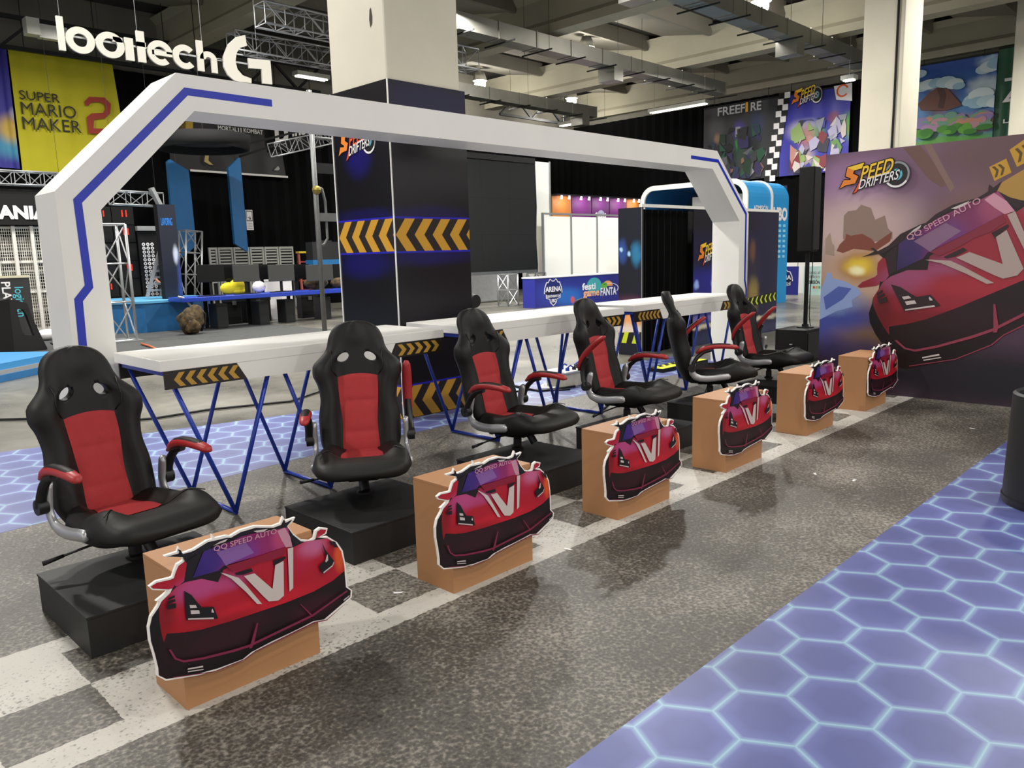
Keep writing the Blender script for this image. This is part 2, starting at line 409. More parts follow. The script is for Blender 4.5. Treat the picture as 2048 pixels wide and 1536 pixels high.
# ------------------------------------------------------------------ printed floor carpets
def hex_material():
    m = bpy.data.materials.new('hexagon_print'); m.use_nodes = True
    nt = m.node_tree; N = nt.nodes; L = nt.links; b = N['Principled BSDF']; b.inputs['Roughness'].default_value = .42
    tc = N.new('ShaderNodeTexCoord')
    def vm(op, *a, **k):
        n = N.new('ShaderNodeVectorMath'); n.operation = op
        for i, x in enumerate(a):
            if isinstance(x, tuple): n.inputs[i].default_value = x
            else: L.new(x, n.inputs[i])
        return n
    def mm(op, *a):
        n = N.new('ShaderNodeMath'); n.operation = op
        for i, x in enumerate(a):
            if isinstance(x, (int, float)): n.inputs[i].default_value = x
            else: L.new(x, n.inputs[i])
        return n.outputs[0]
    # flat-topped hexagons, side .1677 m: lattice of period (3 s, sqrt3 s)
    sd = .1677; h = sd*math.sqrt(3); R = (3*sd, h, 1.0)
    p = vm('SUBTRACT', tc.outputs['Object'], (2.272, 1.095, 0)).outputs[0]
    def cell(off):
        q = vm('ADD', p, off).outputs[0]
        q = vm('DIVIDE', q, R).outputs[0]
        fr = vm('FRACTION', vm('ADD', q, (100.5, 100.5, .5)).outputs[0]).outputs[0]
        q = vm('MULTIPLY', vm('SUBTRACT', fr, (.5, .5, .5)).outputs[0], (R[0], R[1], 0)).outputs[0]
        return q
    A = cell((0, 0, 0)); B = cell((R[0]/2, R[1]/2, 0))
    la = vm('LENGTH', A).outputs['Value']; lb = vm('LENGTH', B).outputs['Value']
    sel = mm('LESS_THAN', la, lb)
    mx = N.new('ShaderNodeMix'); mx.data_type = 'VECTOR'; L.new(sel, mx.inputs[0]); L.new(B, mx.inputs[4]); L.new(A, mx.inputs[5])
    g = vm('ABSOLUTE', mx.outputs[1]).outputs[0]
    d1 = vm('DOT_PRODUCT', g, (0, 1, 0)).outputs['Value']; d2 = vm('DOT_PRODUCT', g, (math.sqrt(3)/2, .5, 0)).outputs['Value']
    hd = mm('SUBTRACT', h/2, mm('MAXIMUM', d1, d2))     # distance to the nearest line
    nz = N.new('ShaderNodeTexNoise'); nz.inputs['Scale'].default_value = 1.1; nz.inputs['Detail'].default_value = 2; L.new(tc.outputs['Object'], nz.inputs['Vector'])
    cr = N.new('ShaderNodeValToRGB'); L.new(mm('DIVIDE', hd, .07), cr.inputs[0])
    e = cr.color_ramp.elements
    for q in range(2): e.new(.5)
    for el, (pos, c) in zip(e, ((0.0, '#8bb2be'), (.06, '#7994b4'), (.30, '#59619a'), (1.0, '#4c548a'))): el.position = pos; el.color = lin(c)
    mr = N.new('ShaderNodeMapRange'); mr.inputs[1].default_value = .3; mr.inputs[2].default_value = .7; mr.inputs[3].default_value = .82; mr.inputs[4].default_value = 1.12; L.new(nz.outputs['Fac'], mr.inputs[0])
    mu = N.new('ShaderNodeMix'); mu.data_type = 'RGBA'; mu.blend_type = 'MULTIPLY'; mu.inputs[0].default_value = 1; L.new(cr.outputs[0], mu.inputs[6]); L.new(mr.outputs[0], mu.inputs[7])
    L.new(mu.outputs[2], b.inputs['Base Color'])
    return m
def asphalt_material():
    m = bpy.data.materials.new('asphalt_print'); m.use_nodes = True
    nt = m.node_tree; N = nt.nodes; L = nt.links; b = N['Principled BSDF']
    tc = N.new('ShaderNodeTexCoord'); sp = N.new('ShaderNodeSeparateXYZ'); 
    def mm(op, *a):
        n = N.new('ShaderNodeMath'); n.operation = op
        for i, x in enumerate(a):
            if isinstance(x, (int, float)): n.inputs[i].default_value = x
            else: L.new(x, n.inputs[i])
        return n.outputs[0]
    wn = N.new('ShaderNodeTexNoise'); wn.inputs['Scale'].default_value = 38; wn.inputs['Detail'].default_value = 2; L.new(tc.outputs['Object'], wn.inputs['Vector'])
    ws = N.new('ShaderNodeVectorMath'); ws.operation = 'SCALE'; ws.inputs['Scale'].default_value = .02; L.new(wn.outputs['Color'], ws.inputs[0])
    wa = N.new('ShaderNodeVectorMath'); wa.operation = 'ADD'; L.new(tc.outputs['Object'], wa.inputs[0]); L.new(ws.outputs[0], wa.inputs[1]); L.new(wa.outputs[0], sp.inputs[0])
    x = mm('SUBTRACT', sp.outputs[0], .01); y = mm('SUBTRACT', sp.outputs[1], .01)
    # chequered start line: rows at y 2.71-3.05-3.39, tiles .357 m, with solid strips 2.56-2.71 and 3.39-3.54
    row = mm('FLOOR', mm('DIVIDE', mm('SUBTRACT', y, 2.71), .341)); col = mm('FLOOR', mm('DIVIDE', mm('SUBTRACT', x, .445), .3568))
    par = mm('MODULO', mm('ADD', mm('ADD', row, col), 100), 2)
    mid = mm('MULTIPLY', mm('GREATER_THAN', y, 2.71), mm('LESS_THAN', y, 3.392))
    band = mm('MULTIPLY', mm('GREATER_THAN', y, 2.56), mm('LESS_THAN', y, 3.54))
    white = mm('MULTIPLY', band, mm('SUBTRACT', 1, mm('MULTIPLY', mid, mm('SUBTRACT', 1, par))))
    # printed aggregate
    vo = N.new('ShaderNodeTexVoronoi'); vo.inputs['Scale'].default_value = 62; L.new(tc.outputs['Object'], vo.inputs['Vector'])
    nz = N.new('ShaderNodeTexNoise'); nz.inputs['Scale'].default_value = 58; nz.inputs['Detail'].default_value = 6; nz.inputs['Roughness'].default_value = .7; L.new(tc.outputs['Object'], nz.inputs['Vector'])
    big = N.new('ShaderNodeTexNoise'); big.inputs['Scale'].default_value = 1.6; big.inputs['Detail'].default_value = 5; L.new(tc.outputs['Object'], big.inputs['Vector'])
    gr = mm('ADD', mm('MULTIPLY', nz.outputs['Fac'], .75), mm('ADD', mm('MULTIPLY', vo.outputs['Distance'], .25), mm('MULTIPLY', big.outputs['Fac'], .45)))
    c1 = N.new('ShaderNodeValToRGB'); L.new(gr, c1.inputs[0]); e = c1.color_ramp.elements
    e[0].position = .50; e[0].color = lin('#272622'); e[1].position = .95; e[1].color = lin('#908a80'); k = e.new(.72); k.color = lin('#4b4842')
    c2 = N.new('ShaderNodeValToRGB'); L.new(gr, c2.inputs[0]); e = c2.color_ramp.elements
    e[0].position = .52; e[0].color = lin('#3f3d39'); e[1].position = .69; e[1].color = lin('#b4b1aa')
    mx = N.new('ShaderNodeMix'); mx.data_type = 'RGBA'; L.new(white, mx.inputs[0]); L.new(c1.outputs[0], mx.inputs[6]); L.new(c2.outputs[0], mx.inputs[7])
    L.new(mx.outputs[2], b.inputs['Base Color']); b.inputs['Roughness'].default_value = .5
    bp = N.new('ShaderNodeBump'); bp.inputs['Strength'].default_value = .35; bp.inputs['Distance'].default_value = .004; L.new(gr, bp.inputs['Height']); L.new(bp.outputs[0], b.inputs['Normal'])
    return m
M_HEX = hex_material()
def slab(poly, z0, z1):
    mb = MB(); mb.prism(poly, (0,0,z0), (1,0,0), (0,1,0), (0,0,z1-z0)); return mb
tag(build('asphalt_carpet', slab([(-5,1.415),(9.75,1.415),(9.75,5.3),(3.3,5.42),(-5,4.9)], 0, .003), asphalt_material(), org=(0,0,0)),
    'grey asphalt printed carpet with white chequered start line under the boxes', 'carpet')
tag(build('hexagon_carpet', slab([(-1,-5),(9.5,-5),(9.5,1.415),(-1,1.415)], 0, .003), M_HEX, org=(0,0,0)),
    'blue hexagon printed carpet in front of the asphalt strip', 'carpet', None)
tag(build('hexagon_carpet', slab([(-2,5.092),(3.3,5.424),(9.75,5.304),(9.75,6.35),(6.5,6.6),(5.49,6.83),(5.49,5.92),(4.515,5.92),(4.515,6.98),(4.07,7.06),(1.55,7.66),(-2,8.2)], 0, .003), M_HEX, org=(0,0,0)),
    'pale blue hexagon printed carpet lying behind the white desks', 'carpet', None)

# ------------------------------------------------------------------ white portal
portal = thing('portal_arch', 'tall white arch portal with chamfered corners and blue line graphics', 'arch', (1.5, 5.2, 0))
OUT = [(1.5,0.003),(1.5,1.985),(2.285,2.755),(9.05,2.755),(9.9,2.0),(9.9,0.003)]
INN = [(1.745,0.003),(1.745,1.885),(2.385,2.53),(8.95,2.53),(9.655,1.90),(9.655,0.003)]
for i, nm in enumerate(('post','corner_panel','crossbeam','corner_panel','post')):
    mb = MB(); mb.prism([OUT[i], OUT[i+1], INN[i+1], INN[i]], (0,5.2,0), (1,0,0), (0,0,1), (0,.4,0))
    build(nm, mb, M_WHITE, portal)
def stripe(pts, w):
    """mitred ribbon along 2-D points"""
    P = [Vector((p[0], p[1])) for p in pts]; Lf = []; Rt = []
    for i, p in enumerate(P):
        d0 = (p-P[i-1]).normalized() if i else (P[1]-p).normalized()
        d1 = (P[i+1]-p).normalized() if i < len(P)-1 else d0
        n0 = Vector((-d0.y, d0.x)); n1 = Vector((-d1.y, d1.x)); n = (n0+n1).normalized(); k = w/2/max(.3, n.dot(n0))
        Lf.append(p+n*k); Rt.append(p-n*k)
    vs = [tuple(q) for pr in zip(Lf, Rt) for q in pr]
    return vs, [(2*i, 2*i+1, 2*i+3, 2*i+2) for i in range(len(P)-1)]
M_BLUEP = mat('blue_vinyl', '#1a2fb0', .3)
sl = [(2.951,2.642),(2.341,2.647),(1.618,1.933),(1.627,1.424),(1.560,1.346),(1.553,1.020)]
slx = sl[-1][0]
for pts, w in ((sl+[(slx+.0, .02)], .047), ([(8.443,2.640),(9.074,2.633),(9.824,1.995)], .04)):
    if len(pts) == 3: pts = pts+[(pts[2][0]+.005, 1.12),(pts[2][0]+.05, 1.0),(pts[2][0]+.05, .02)]
    mb = MB(); mb.mesh2d(stripe(pts, w), FRY(0, 5.2, 0), off=.0015); build('blue_stripe', mb, M_BLUEP, portal)

# ------------------------------------------------------------------ desks
M_CHEVK = mat('chevron_black', '#1d1712', .45)
M_CHEVY = mat('chevron_gold', '#b58c33', .5)
def chevrons(mb, x0, x1, z0, z1, n, dirn, fr, w=.42, col=None, off=.001):
    mb.use(col or M_CHEVY); pitch = (x1-x0)/n; zm = (z0+z1)/2; k = pitch*.62; t = pitch*w*1.25
    for i in range(n):
        a = x0+pitch*i
        if dirn < 0: P = [(a, zm), (a+k*.8, z1), (a+k*.8+t, z1), (a+t, zm), (a+k*.8+t, z0), (a+k*.8, z0)]
        else: P = [(a+k*.8+t, zm), (a+t, z1), (a, z1), (a+k*.8, zm), (a, z0), (a+t, z0)]
        # as two convex halves
        mb.flat([P[0], P[1], P[2], P[3]], fr, off); mb.flat([P[0], P[3], P[4], P[5]], fr, off)
    return mb
DZ = 1.015
def desk(x0, x1, y0, y1, label, feet, heads):
    t = thing('race_desk', label, 'desk', (x0, y0, 0), group='white desks on blue trestle legs')
    zb, zc = .952, .848
    mb = MB(); mb.box((x0, y0, zb), (x1, y1, DZ)); build('tabletop', mb, M_WHITE, t, bevel=.004)
    for yy, dd in ((y0, .022), (y1-.022, .022)):
        mb = MB(); mb.prism([(x0+.45, zb), (x0+.51, zc), (x1-.51, zc), (x1-.45, zb)], (0, yy, 0), (1,0,0), (0,0,1), (0, dd, 0)); build('apron', mb, M_WHITE, t)
        for s in (0, 1):
            pl = [(x0+.02, zb), (x0+.02, zc), (x0+.508, zc), (x0+.448, zb)]
            if s: pl = [(x0+x1-p[0], p[1]) for p in pl]
            mb = MB(); mb.use(M_CHEVK).prism(pl, (0, yy+.003, 0), (1,0,0), (0,0,1), (0, .016, 0))
            if yy == y0:
                fr = FRY(0, yy+.003, 0)
                if s: chevrons(mb, x1-.43, x1-.05, zc+.012, zb-.012, 5, 1, fr)
                else: chevrons(mb, x0+.07, x0+.46, zc+.012, zb-.012, 6, -1, fr)
            build('chevron_panel', mb, None, t)
    for s in (0, 1):
        xx = (x0+.03, x1-.06)[s]
        mb = MB(); mb.box((xx, y0+.03, zb-.03), (xx+.03, y1-.03, zb-.001)); build('rail', mb, M_BLUE, t)
    for (fx, fy0, fy1), (ta, tb) in zip(feet, heads):
        for fy in (fy0, fy1):
            for tx in (ta, tb):
                mb = MB(); mb.tube([(fx, fy, .02), (fx+(tx-fx), fy, zb-.004)], .0145, 8); build('leg', mb, M_BLUE, t, smooth=True)
        mb = MB(); mb.tube([(fx, fy0-.01, .0175), (fx, fy1+.01, .0175)], .0135, 8); build('foot_bar', mb, M_BLUE, t, smooth=True)
    return t
desk(1.70, 3.78, 4.42, 5.13, 'white desk on blue V legs standing nearest the camera', [(2.10,4.50,5.12),(2.79,4.51,5.12)], [(1.76,2.42),(2.47,3.12)])
desk(4.00, 6.10, 4.47, 5.15, 'white desk on blue V legs in the middle of the row', [(4.45,4.56,5.14),(5.10,4.56,5.14),(5.85,4.56,5.14)], [(4.10,4.80),(4.78,5.4),(5.5,6.0)])
desk(6.37, 8.55, 4.55, 5.19, 'white desk on blue V legs farthest from the camera, against the arch post', [(6.75,4.62,5.15),(7.45,4.62,5.15),(8.15,4.62,5.15)], [(6.45,7.05),(7.12,7.75),(7.8,8.45)])

# ------------------------------------------------------------------ chair platforms
M_PLAT = mat('matt_black_board', '#1b1b1c', .6, noise=.12, nscale=4)
PX = [.868, 2.112, 3.41, 4.68, 5.98, 7.28]
PL = ['black wooden plinth under the chair nearest the camera', 'black wooden plinth under the chair that faces the camera', 'black plinth third from the camera, under a chair with both arms down',
      'black plinth under the fourth chair, which has one arm half raised', 'black plinth under the chair seen from the side', 'black plinth farthest from the camera, beside the big poster']
for x, lb in zip(PX, PL):
    t = thing('chair_plinth', lb, 'plinth', (x, 3.245, 0), group='black plinths under the racing chairs')
    build('plinth_side', MB().box((0,0,.003), (.72,.66,.168)), M_PLAT, t, local=True, bevel=.002)
    build('plinth_top', MB().box((-.003,-.003,.168), (.723,.663,.18)), M_PLAT, t, local=True, bevel=.002)

# ------------------------------------------------------------------ racing chairs
M_LEATHER = mat('black_leatherette', '#151312', .56, spec=.32, noise=.1, nscale=30, bump=.06, bscale=260)
M_RED = mat('red_mesh_fabric', '#a62a2e', .8, noise=.06, nscale=40, bump=.15, bscale=700)
M_REDL = mat('red_leatherette', '#9e2428', .45)
M_SILVER = mat('silver_plastic', '#b3b3b6', .33, .55)
M_KPLAST = mat('black_plastic', '#111114', .45)
def interp(tab, z):
    """monotone cubic through a table"""
    if z <= tab[0][0]: return tab[0][1]
    if z >= tab[-1][0]: return tab[-1][1]
    n = len(tab); sl = [(tab[k+1][1]-tab[k][1])/(tab[k+1][0]-tab[k][0]) for k in range(n-1)]
    def tan(k):
        if k == 0: return sl[0]
        if k == n-1: return sl[-1]
        return 0.0 if sl[k-1]*sl[k] <= 0 else 2*sl[k-1]*sl[k]/(sl[k-1]+sl[k])
    for k in range(n-1):
        if z <= tab[k+1][0]:
            h = tab[k+1][0]-tab[k][0]; t = (z-tab[k][0])/h; m0, m1 = tan(k), tan(k+1)
            return (2*t**3-3*t*t+1)*tab[k][1]+(t**3-2*t*t+t)*h*m0+(-2*t**3+3*t*t)*tab[k+1][1]+(t**3-t*t)*h*m1
def sstep(a, b, x):
    t = max(0, min(1, (x-a)/(b-a))); return t*t*(3-2*t)
BW = [(.15,.17),(.20,.215),(.28,.243),(.40,.247),(.52,.232),(.60,.243),(.675,.270),(.72,.268),(.76,.238),(.80,.196),(.84,.176),(.88,.168),(.92,.152),(.95,.128),(.972,.092),(.984,.05),(.987,.015)]
BC = [(.15,-.175),(.30,-.213),(.45,-.255),(.62,-.302),(.80,-.338),(.90,-.36),(.99,-.40)]     # front face, metres ahead of the pedestal
BB = [(.15,.02),(.25,.06),(.45,.06),(.60,.065),(.70,.075),(.76,.05),(.82,.015),(.9,.0),(.99,.0)]          # side bolsters stand proud
TH = [(.15,.08),(.3,.115),(.6,.105),(.70,.09),(.77,.06),(.83,.075),(.9,.095),(.97,.075),(.987,.05)]
def back_front(u, z):
    return interp(BC, z)+interp(BB, z)*(sstep(.42, .72, abs(u)))+.012*(1-min(1, abs(u)/.4)**2)*sstep(.82, .9, z)
def back_mesh():
    rings = []; n = 14
    zs = [.15,.165,.19]+[.22+.02*i for i in range(36)]+[.935,.948,.96,.97,.978,.984,.987]
    for z in zs:
        w = interp(BW, z); th = interp(TH, z); R = []
        fr = sstep(.14, .19, z)
        for i in range(-n, n+1):
            u = i/n; e = (1-abs(u)**7)**.5; f = back_front(u, z); bk = interp(BC, z)-th; md = (f+bk)/2
            R.append(Vector((w*u, -(md+(f-md)*e), z-.1*(f-interp(BC, z))*0)))
        for i in range(n, -n-1, -1):
            if abs(i) == n: continue
            u = i/n; e = (1-abs(u)**4)**.5; f = back_front(u, z); bk = interp(BC, z)-th+.012*abs(u); md = (f+bk)/2
            R.append(Vector((w*u, -(md+(bk-md)*e), z)))
        rings.append(R)
    mb = MB(); mb.loft(rings); return mb
def cut_holes(o):
    cs = []
    for s in (-1, 1):
        mb = MB(); rg = []
        for y, k in ((.14, 1.75), (.30, 1.35), (.335, 1.1), (.37, 1.1), (.50, 1.45)):
            R = []
            for i in range(20):
                a = 2*PI*i/20; lx = .036*k*math.cos(a); lz = .021*k*math.sin(a)*(1.0 if math.sin(a) > 0 else 1.2)
                ca, sa = math.cos(s*-.6), math.sin(s*-.6)
                R.append(Vector((s*.083+lx*ca-lz*sa, y, .772+lx*sa+lz*ca)))
            rg.append(R)
        mb.loft(rg); c = build('c', mb, None, local=True)
        bm = bmesh.new(); bm.from_mesh(c.data); bmesh.ops.recalc_face_normals(bm, faces=bm.faces); bm.to_mesh(c.data); bm.free()
        md = o.modifiers.new('b', 'BOOLEAN'); md.operation = 'DIFFERENCE'; md.object = c; md.solver = 'EXACT'; cs.append(c)
    dg = bpy.context.evaluated_depsgraph_get(); me = bpy.data.meshes.new_from_object(o.evaluated_get(dg)); o.modifiers.clear(); o.data = me
    me.polygons.foreach_set('use_smooth', [True]*len(me.polygons))
    for c in cs: bpy.data.objects.remove(c)
def cushion(rows, z0, zt, wfun, ffun, lift, m, name, parent, breaks, depth=.03):
    """padded panel that follows a surface; breaks are the stitched seams"""
    nu = 12; mb = MB(); top = []
    for i in range(rows+1):
        z = z0+(zt-z0)*i/rows; w = wfun(z)
        seg = [b for b in breaks if b <= z+1e-6]; a = seg[-1] if seg else z0; nx = [b for b in breaks if b > z+1e-6]; bnd = nx[0] if nx else zt
        t = (z-a)/(bnd-a) if bnd > a else 0; puff = lift*(.25+.75*(1-abs(2*t-1)**4))
        R = []
        for j in range(nu+1):
            u = -1+2*j/nu; R.append(ffun(u*w, z, puff*(1-abs(u)**6)**.5 if i not in (0, rows) else 0))
        top.append(R)
    mb.loft(top, closed=False, cap=False)
    o = build(name, mb, m, parent, local=True, smooth=True)
    return o
SW = [(-.24,.17),(-.2,.205),(-.12,.245),(0,.268),(.15,.275),(.28,.27),(.34,.258),(.38,.232),(.405,.19),(.417,.13),(.421,.06)]
def seat_top(x, f):
    w = interp(SW, f); u = abs(x)/max(w, .01)
    bl = .058*sstep(.36, .72, u)*(1-sstep(.16, .34, f))*sstep(-.26, -.12, f)
    return .222+bl+.058*sstep(.03, .26, f)-.022*sstep(.33, .42, f)
def seat_mesh():
    rings = []; n = 14
    fs = [-.24,-.235,-.22,-.19]+[-.16+.03*i for i in range(15)]+[.29,.31,.33,.35,.365,.38,.393,.403,.411,.417,.420,.421]
    for f in fs:
        w = interp(SW, f); R = []; k = sstep(-.245,-.2,f); fr_ = max(0.0, (f-.36)/.0615); rnd = math.sqrt(max(0.02, 1-fr_*fr_))
        zb = .128+.055*sstep(.12,.38,f)
        for i in range(-n, n+1):
            u = i/n; e = (1-abs(u)**8)**.5; zt = seat_top(w*u, f); zm = (zt+zb)/2
            R.append(Vector((w*u, -f, zm+(zt-zm)*e*(.35+.65*k)*rnd)))
        for i in range(n, -n-1, -1):
            if abs(i) == n: continue
            u = i/n; e = (1-abs(u)**6)**.5; zt = seat_top(w*u, f); zm = (zt+zb)/2
            R.append(Vector((w*u*.985, -f, zm+(zb-zm)*e*(.35+.65*k)*rnd)))
        rings.append(R)
    mb = MB(); mb.loft(rings); return mb
def make_chair():
    t = thing('racing_chair', '', 'chair', (0,0,0), group='black and red racing chairs')
    s = build('seat', seat_mesh(), M_LEATHER, t, local=True, auto=1.2)
    b = build('backrest', back_mesh(), M_LEATHER, t, local=True, smooth=True); 
    bm = bmesh.new(); bm.from_mesh(b.data); bmesh.ops.recalc_face_normals(bm, faces=bm.faces); bm.to_mesh(b.data); bm.free()
    cut_holes(b)
    p = cushion(46, .205, .655, lambda z: .104+.018*sstep(.3,.62,z)-.008*sstep(.25,.4,z)+.006, lambda x, z, l: Vector((x, -(back_front(x/interp(BW, z), z)+.003+l), z+.018*(1-(x/.12)**2)*sstep(.62,.655,z))), .011, M_RED, 'back_panel', t, [.205,.325,.51])
    p['label'] = 'red padded back panel with two stitched seams'
    p = cushion(16, -.18, .055, lambda f: .122-.03*sstep(.0,-.18,f), lambda x, f, l: Vector((x, -f, seat_top(x, f)+.003+l)), .008, M_RED, 'seat_panel', t, [-.18])
    p['label'] = 'red seat panel'
    # seams of the leather: piping lines across the seat and beside the headrest
    for sgn in (-1, 1):
        mb = MB(); mb.tube([(sgn*(.118+.0012*k*k), -(.05+.02*k), seat_top(.118+.0012*k*k, .05+.02*k)+.001) for k in range(11)], .003, 5); build('seam', mb, M_KPLAST, t, local=True, smooth=True)
        mb = MB(); mb.tube([(sgn*x, -(back_front(x/interp(BW, z), z)+.001), z) for x, z in ((.125,.66),(.15,.70),(.155,.74),(.15,.78),(.155,.82))], .003, 5); build('seam', mb, M_KPLAST, t, local=True, smooth=True)
    for sgn in (-1, 1):
        mb = MB(); pts = [(.405,-.165),(.385,-.178),(.34,-.19),(.29,-.20),(.245,-.192),(.212,-.165),(.196,-.12),(.192,-.06),(.196,0),(.206,.07),(.212,.13),(.212,.15)]
        mb.tube([(sgn*.272, -f, z) for z, f in pts], [.014,.027,.029,.028,.029,.031,.032,.031,.030,.030,.029,.014], 14, ry=.016, up=(0,1,0) if False else None)
        br = build('side_bracket', mb, M_SILVER, t, local=True, smooth=True); br['label'] = 'curved silver plastic bracket'
        mb = MB()
        for z, f in ((.385,-.178),(.197,-.05),(.211,.125)): mb.tube([(sgn*.280,-f,z),(sgn*.2865,-f,z)], .007, 10)
        build('bolt', mb, M_STEEL, br, local=True)
        # armrest hinged at its pivot
        piv = Vector((sgn*.302, .20, .295))
        mb = MB(); mb.tube([(0,0,0),(0,-.015,.05),(0,-.05,.105),(0,-.10,.148),(0,-.17,.17)], [.030,.026,.024,.024,.018], 10, ry=[.018]*5)
        mb.tube([(-.022,0,0),(.022,0,0)], .036, 18)
        a = build('armrest', mb, M_KPLAST, t, local=True, smooth=True, auto=.7); a.location = piv
        pp = [(.02,.138),(-.02,.168),(-.06,.186),(-.12,.199),(-.19,.203),(-.27,.199),(-.335,.19),(-.36,.184)]
        pp = [(y-.055,z) for y, z in pp]
        mb = MB(); mb.tube([(0,y,z) for y, z in pp], [.010,.020,.023,.024,.024,.023,.020,.008], 14, ry=[.014,.024,.029,.031,.032,.031,.026,.012])
        r_ = build('arm_pad', mb, M_REDL, a, local=True, smooth=True); r_['label'] = 'red arm pad'
        mb = MB(); mb.tube([(0,y,z+.0085) for y, z in pp[1:-1]], [.006,.017,.019,.019,.017,.006], 14, ry=[.012,.022,.025,.026,.024,.012])
        r_ = build('arm_pad_top', mb, M_LEATHER, a, local=True, smooth=True); r_['label'] = 'black arm pad top'
    mb = MB(); mb.lathe([(.0,0),(.045,0),(.045,.012),(.030,.02),(.030,.075),(.024,.08),(.024,.12),(0,.12)], n=18); build('pedestal', mb, M_KPLAST, t, local=True, auto=.6)
    mb = MB(); mb.box((-.085,-.13,.108), (.085,.12,.138)); mb.box((-.2,-.05,.128),(.2,-.02,.142)); mb.box((-.2,.06,.128),(.2,.09,.142)); build('tilt_mechanism', mb, M_KPLAST, t, local=True, bevel=.006)
    mb = MB(); mb.tube([(0,-.115,.115),(.01,-.15,.06)], .026, 14); build('tension_knob', mb, M_KPLAST, t, local=True, auto=.6)
    mb = MB(); mb.tube([(-.03,.02,.118),(-.2,.05,.1),(-.285,.07,.085)], .006, 8); mb.tube([(-.285,.07,.085),(-.37,.09,.07)], [.008,.012], 8, ry=[.004,.006]); build('height_lever', mb, M_KPLAST, t, local=True, smooth=True)
    return t
proto = make_chair()
CH = [((1.25,3.77),(.13,-.99),(0,0),'racing chair nearest the camera, both arms lowered, pale light through its headrest slots'),
      ((2.55,3.76),(-.565,-.825),(0,82),'racing chair turned square to the camera with one arm folded upright'),
      ((3.89,3.79),(.05,-1),(0,0),'racing chair third from the camera with both red arms lowered'),
      ((5.19,3.78),(.08,-1),(42,0),'racing chair fourth from the camera, one arm half raised across its back'),
      ((6.55,3.80),(.6,-.8),(0,42),'racing chair seen in profile from the side'),
      ((7.75,3.80),(.04,-1),(44,50),'racing chair farthest from the camera with both arms raised')]
for i, (p, fa, arms, lb) in enumerate(CH):
    c = proto if i == 0 else dup(proto)
    c.location = (p[0], p[1], .18); c.rotation_euler = (0, 0, math.atan2(fa[1], fa[0])+PI/2); c['label'] = lb
    for ch in c.children:
        if ch.name.startswith('armrest'):
            k = 0 if ch.location.x < 0 else 1
            ch.rotation_euler = (-math.radians(arms[k]), 0, 0)

# ------------------------------------------------------------------ brown boxes with car cut-outs
M_MDF = mat('brown_fibreboard', '#a97a52', .6, noise=.05, nscale=3)
BXX = [(.973,2.60),(2.225,2.605),(3.52,2.63),(4.79,2.65),(6.165,2.68),(7.43,2.68)]
BL = ['brown fibreboard box nearest the camera carrying a car cut-out', 'brown fibreboard box second from the camera, left of a black plinth', 'brown fibreboard box third from the camera',
      'brown fibreboard box fourth from the camera, in front of the side-on chair', 'brown fibreboard box fifth from the camera, second from the big poster', 'brown fibreboard box closest to the big car poster']
for (x, y), lb in zip(BXX, BL):
    t = thing('display_box', lb, 'box', (x, y, 0), group='brown boxes along the start line')
    mb = MB(); mb.box((0,0,.003),(.537,.012,.502)); build('front_panel', mb, M_MDF, t, local=True)
    for s in (0, 1): build('side_panel', MB().box((s*.525,.0125,.003),(s*.525+.012,.265,.502)), M_MDF, t, local=True)
    build('back_panel', MB().box((.0125,.253,.003),(.5245,.265,.502)), M_MDF, t, local=True)
    build('top_panel', MB().box((0,0,.502),(.537,.265,.515)), M_MDF, t, local=True, bevel=.0015)

CARO = [(0.0368,0.4336),(0.0803,0.4349),(0.0874,0.4512),(0.0979,0.4247),(0.1359,0.4280),(0.1857,0.4446),(0.2043,0.4442),(0.2045,0.4627),(0.2142,0.4449),(0.2551,0.4433),(0.2697,0.4371),(0.3067,0.4481),(0.3647,0.4485),(0.4336,0.4285),(0.4644,0.4307),(0.4776,0.4538),(0.4856,0.4345),(0.5277,0.4372),(0.5192,0.4254),(0.4950,0.4105),(0.5141,0.3766),(0.5463,0.3428),(0.5809,0.3301),(0.5992,0.3342),(0.6085,0.3609),(0.6291,0.3680),(0.6632,0.3552),(0.6554,0.3349),(0.6169,0.3280),(0.6595,0.3236),(0.7008,0.2879),(0.7244,0.2455),(0.7320,0.1912),(0.7342,0.1498),(0.7344,0.0902),(0.7570,0.0661),(0.7522,0.0370),(0.6997,0.0144),(0.6213,-0.0152),(0.5727,-0.0052),(0.5119,-0.0118),(0.4530,-0.0161),(0.3958,-0.0192),(0.3122,-0.0294),(0.2789,-0.0428),(0.1806,-0.0389),(0.1070,-0.0284),(0.0006,-0.0018),(-0.0261,0.0274),(-0.0248,0.0542),(-0.0304,0.1060),(-0.0386,0.1583),(-0.0381,0.2069),(-0.0267,0.2414),(-0.0021,0.2690),(0.0071,0.2837),(-0.0046,0.2878),(0.0166,0.2979),(0.0395,0.3095),(-0.0116,0.3294),(-0.0212,0.3446),(0.0035,0.3556),(0.0492,0.3522),(0.0567,0.3536),(0.0639,0.3708),(0.0752,0.3917),(0.0982,0.3991),(0.0975,0.4111),(0.0377,0.4295)]
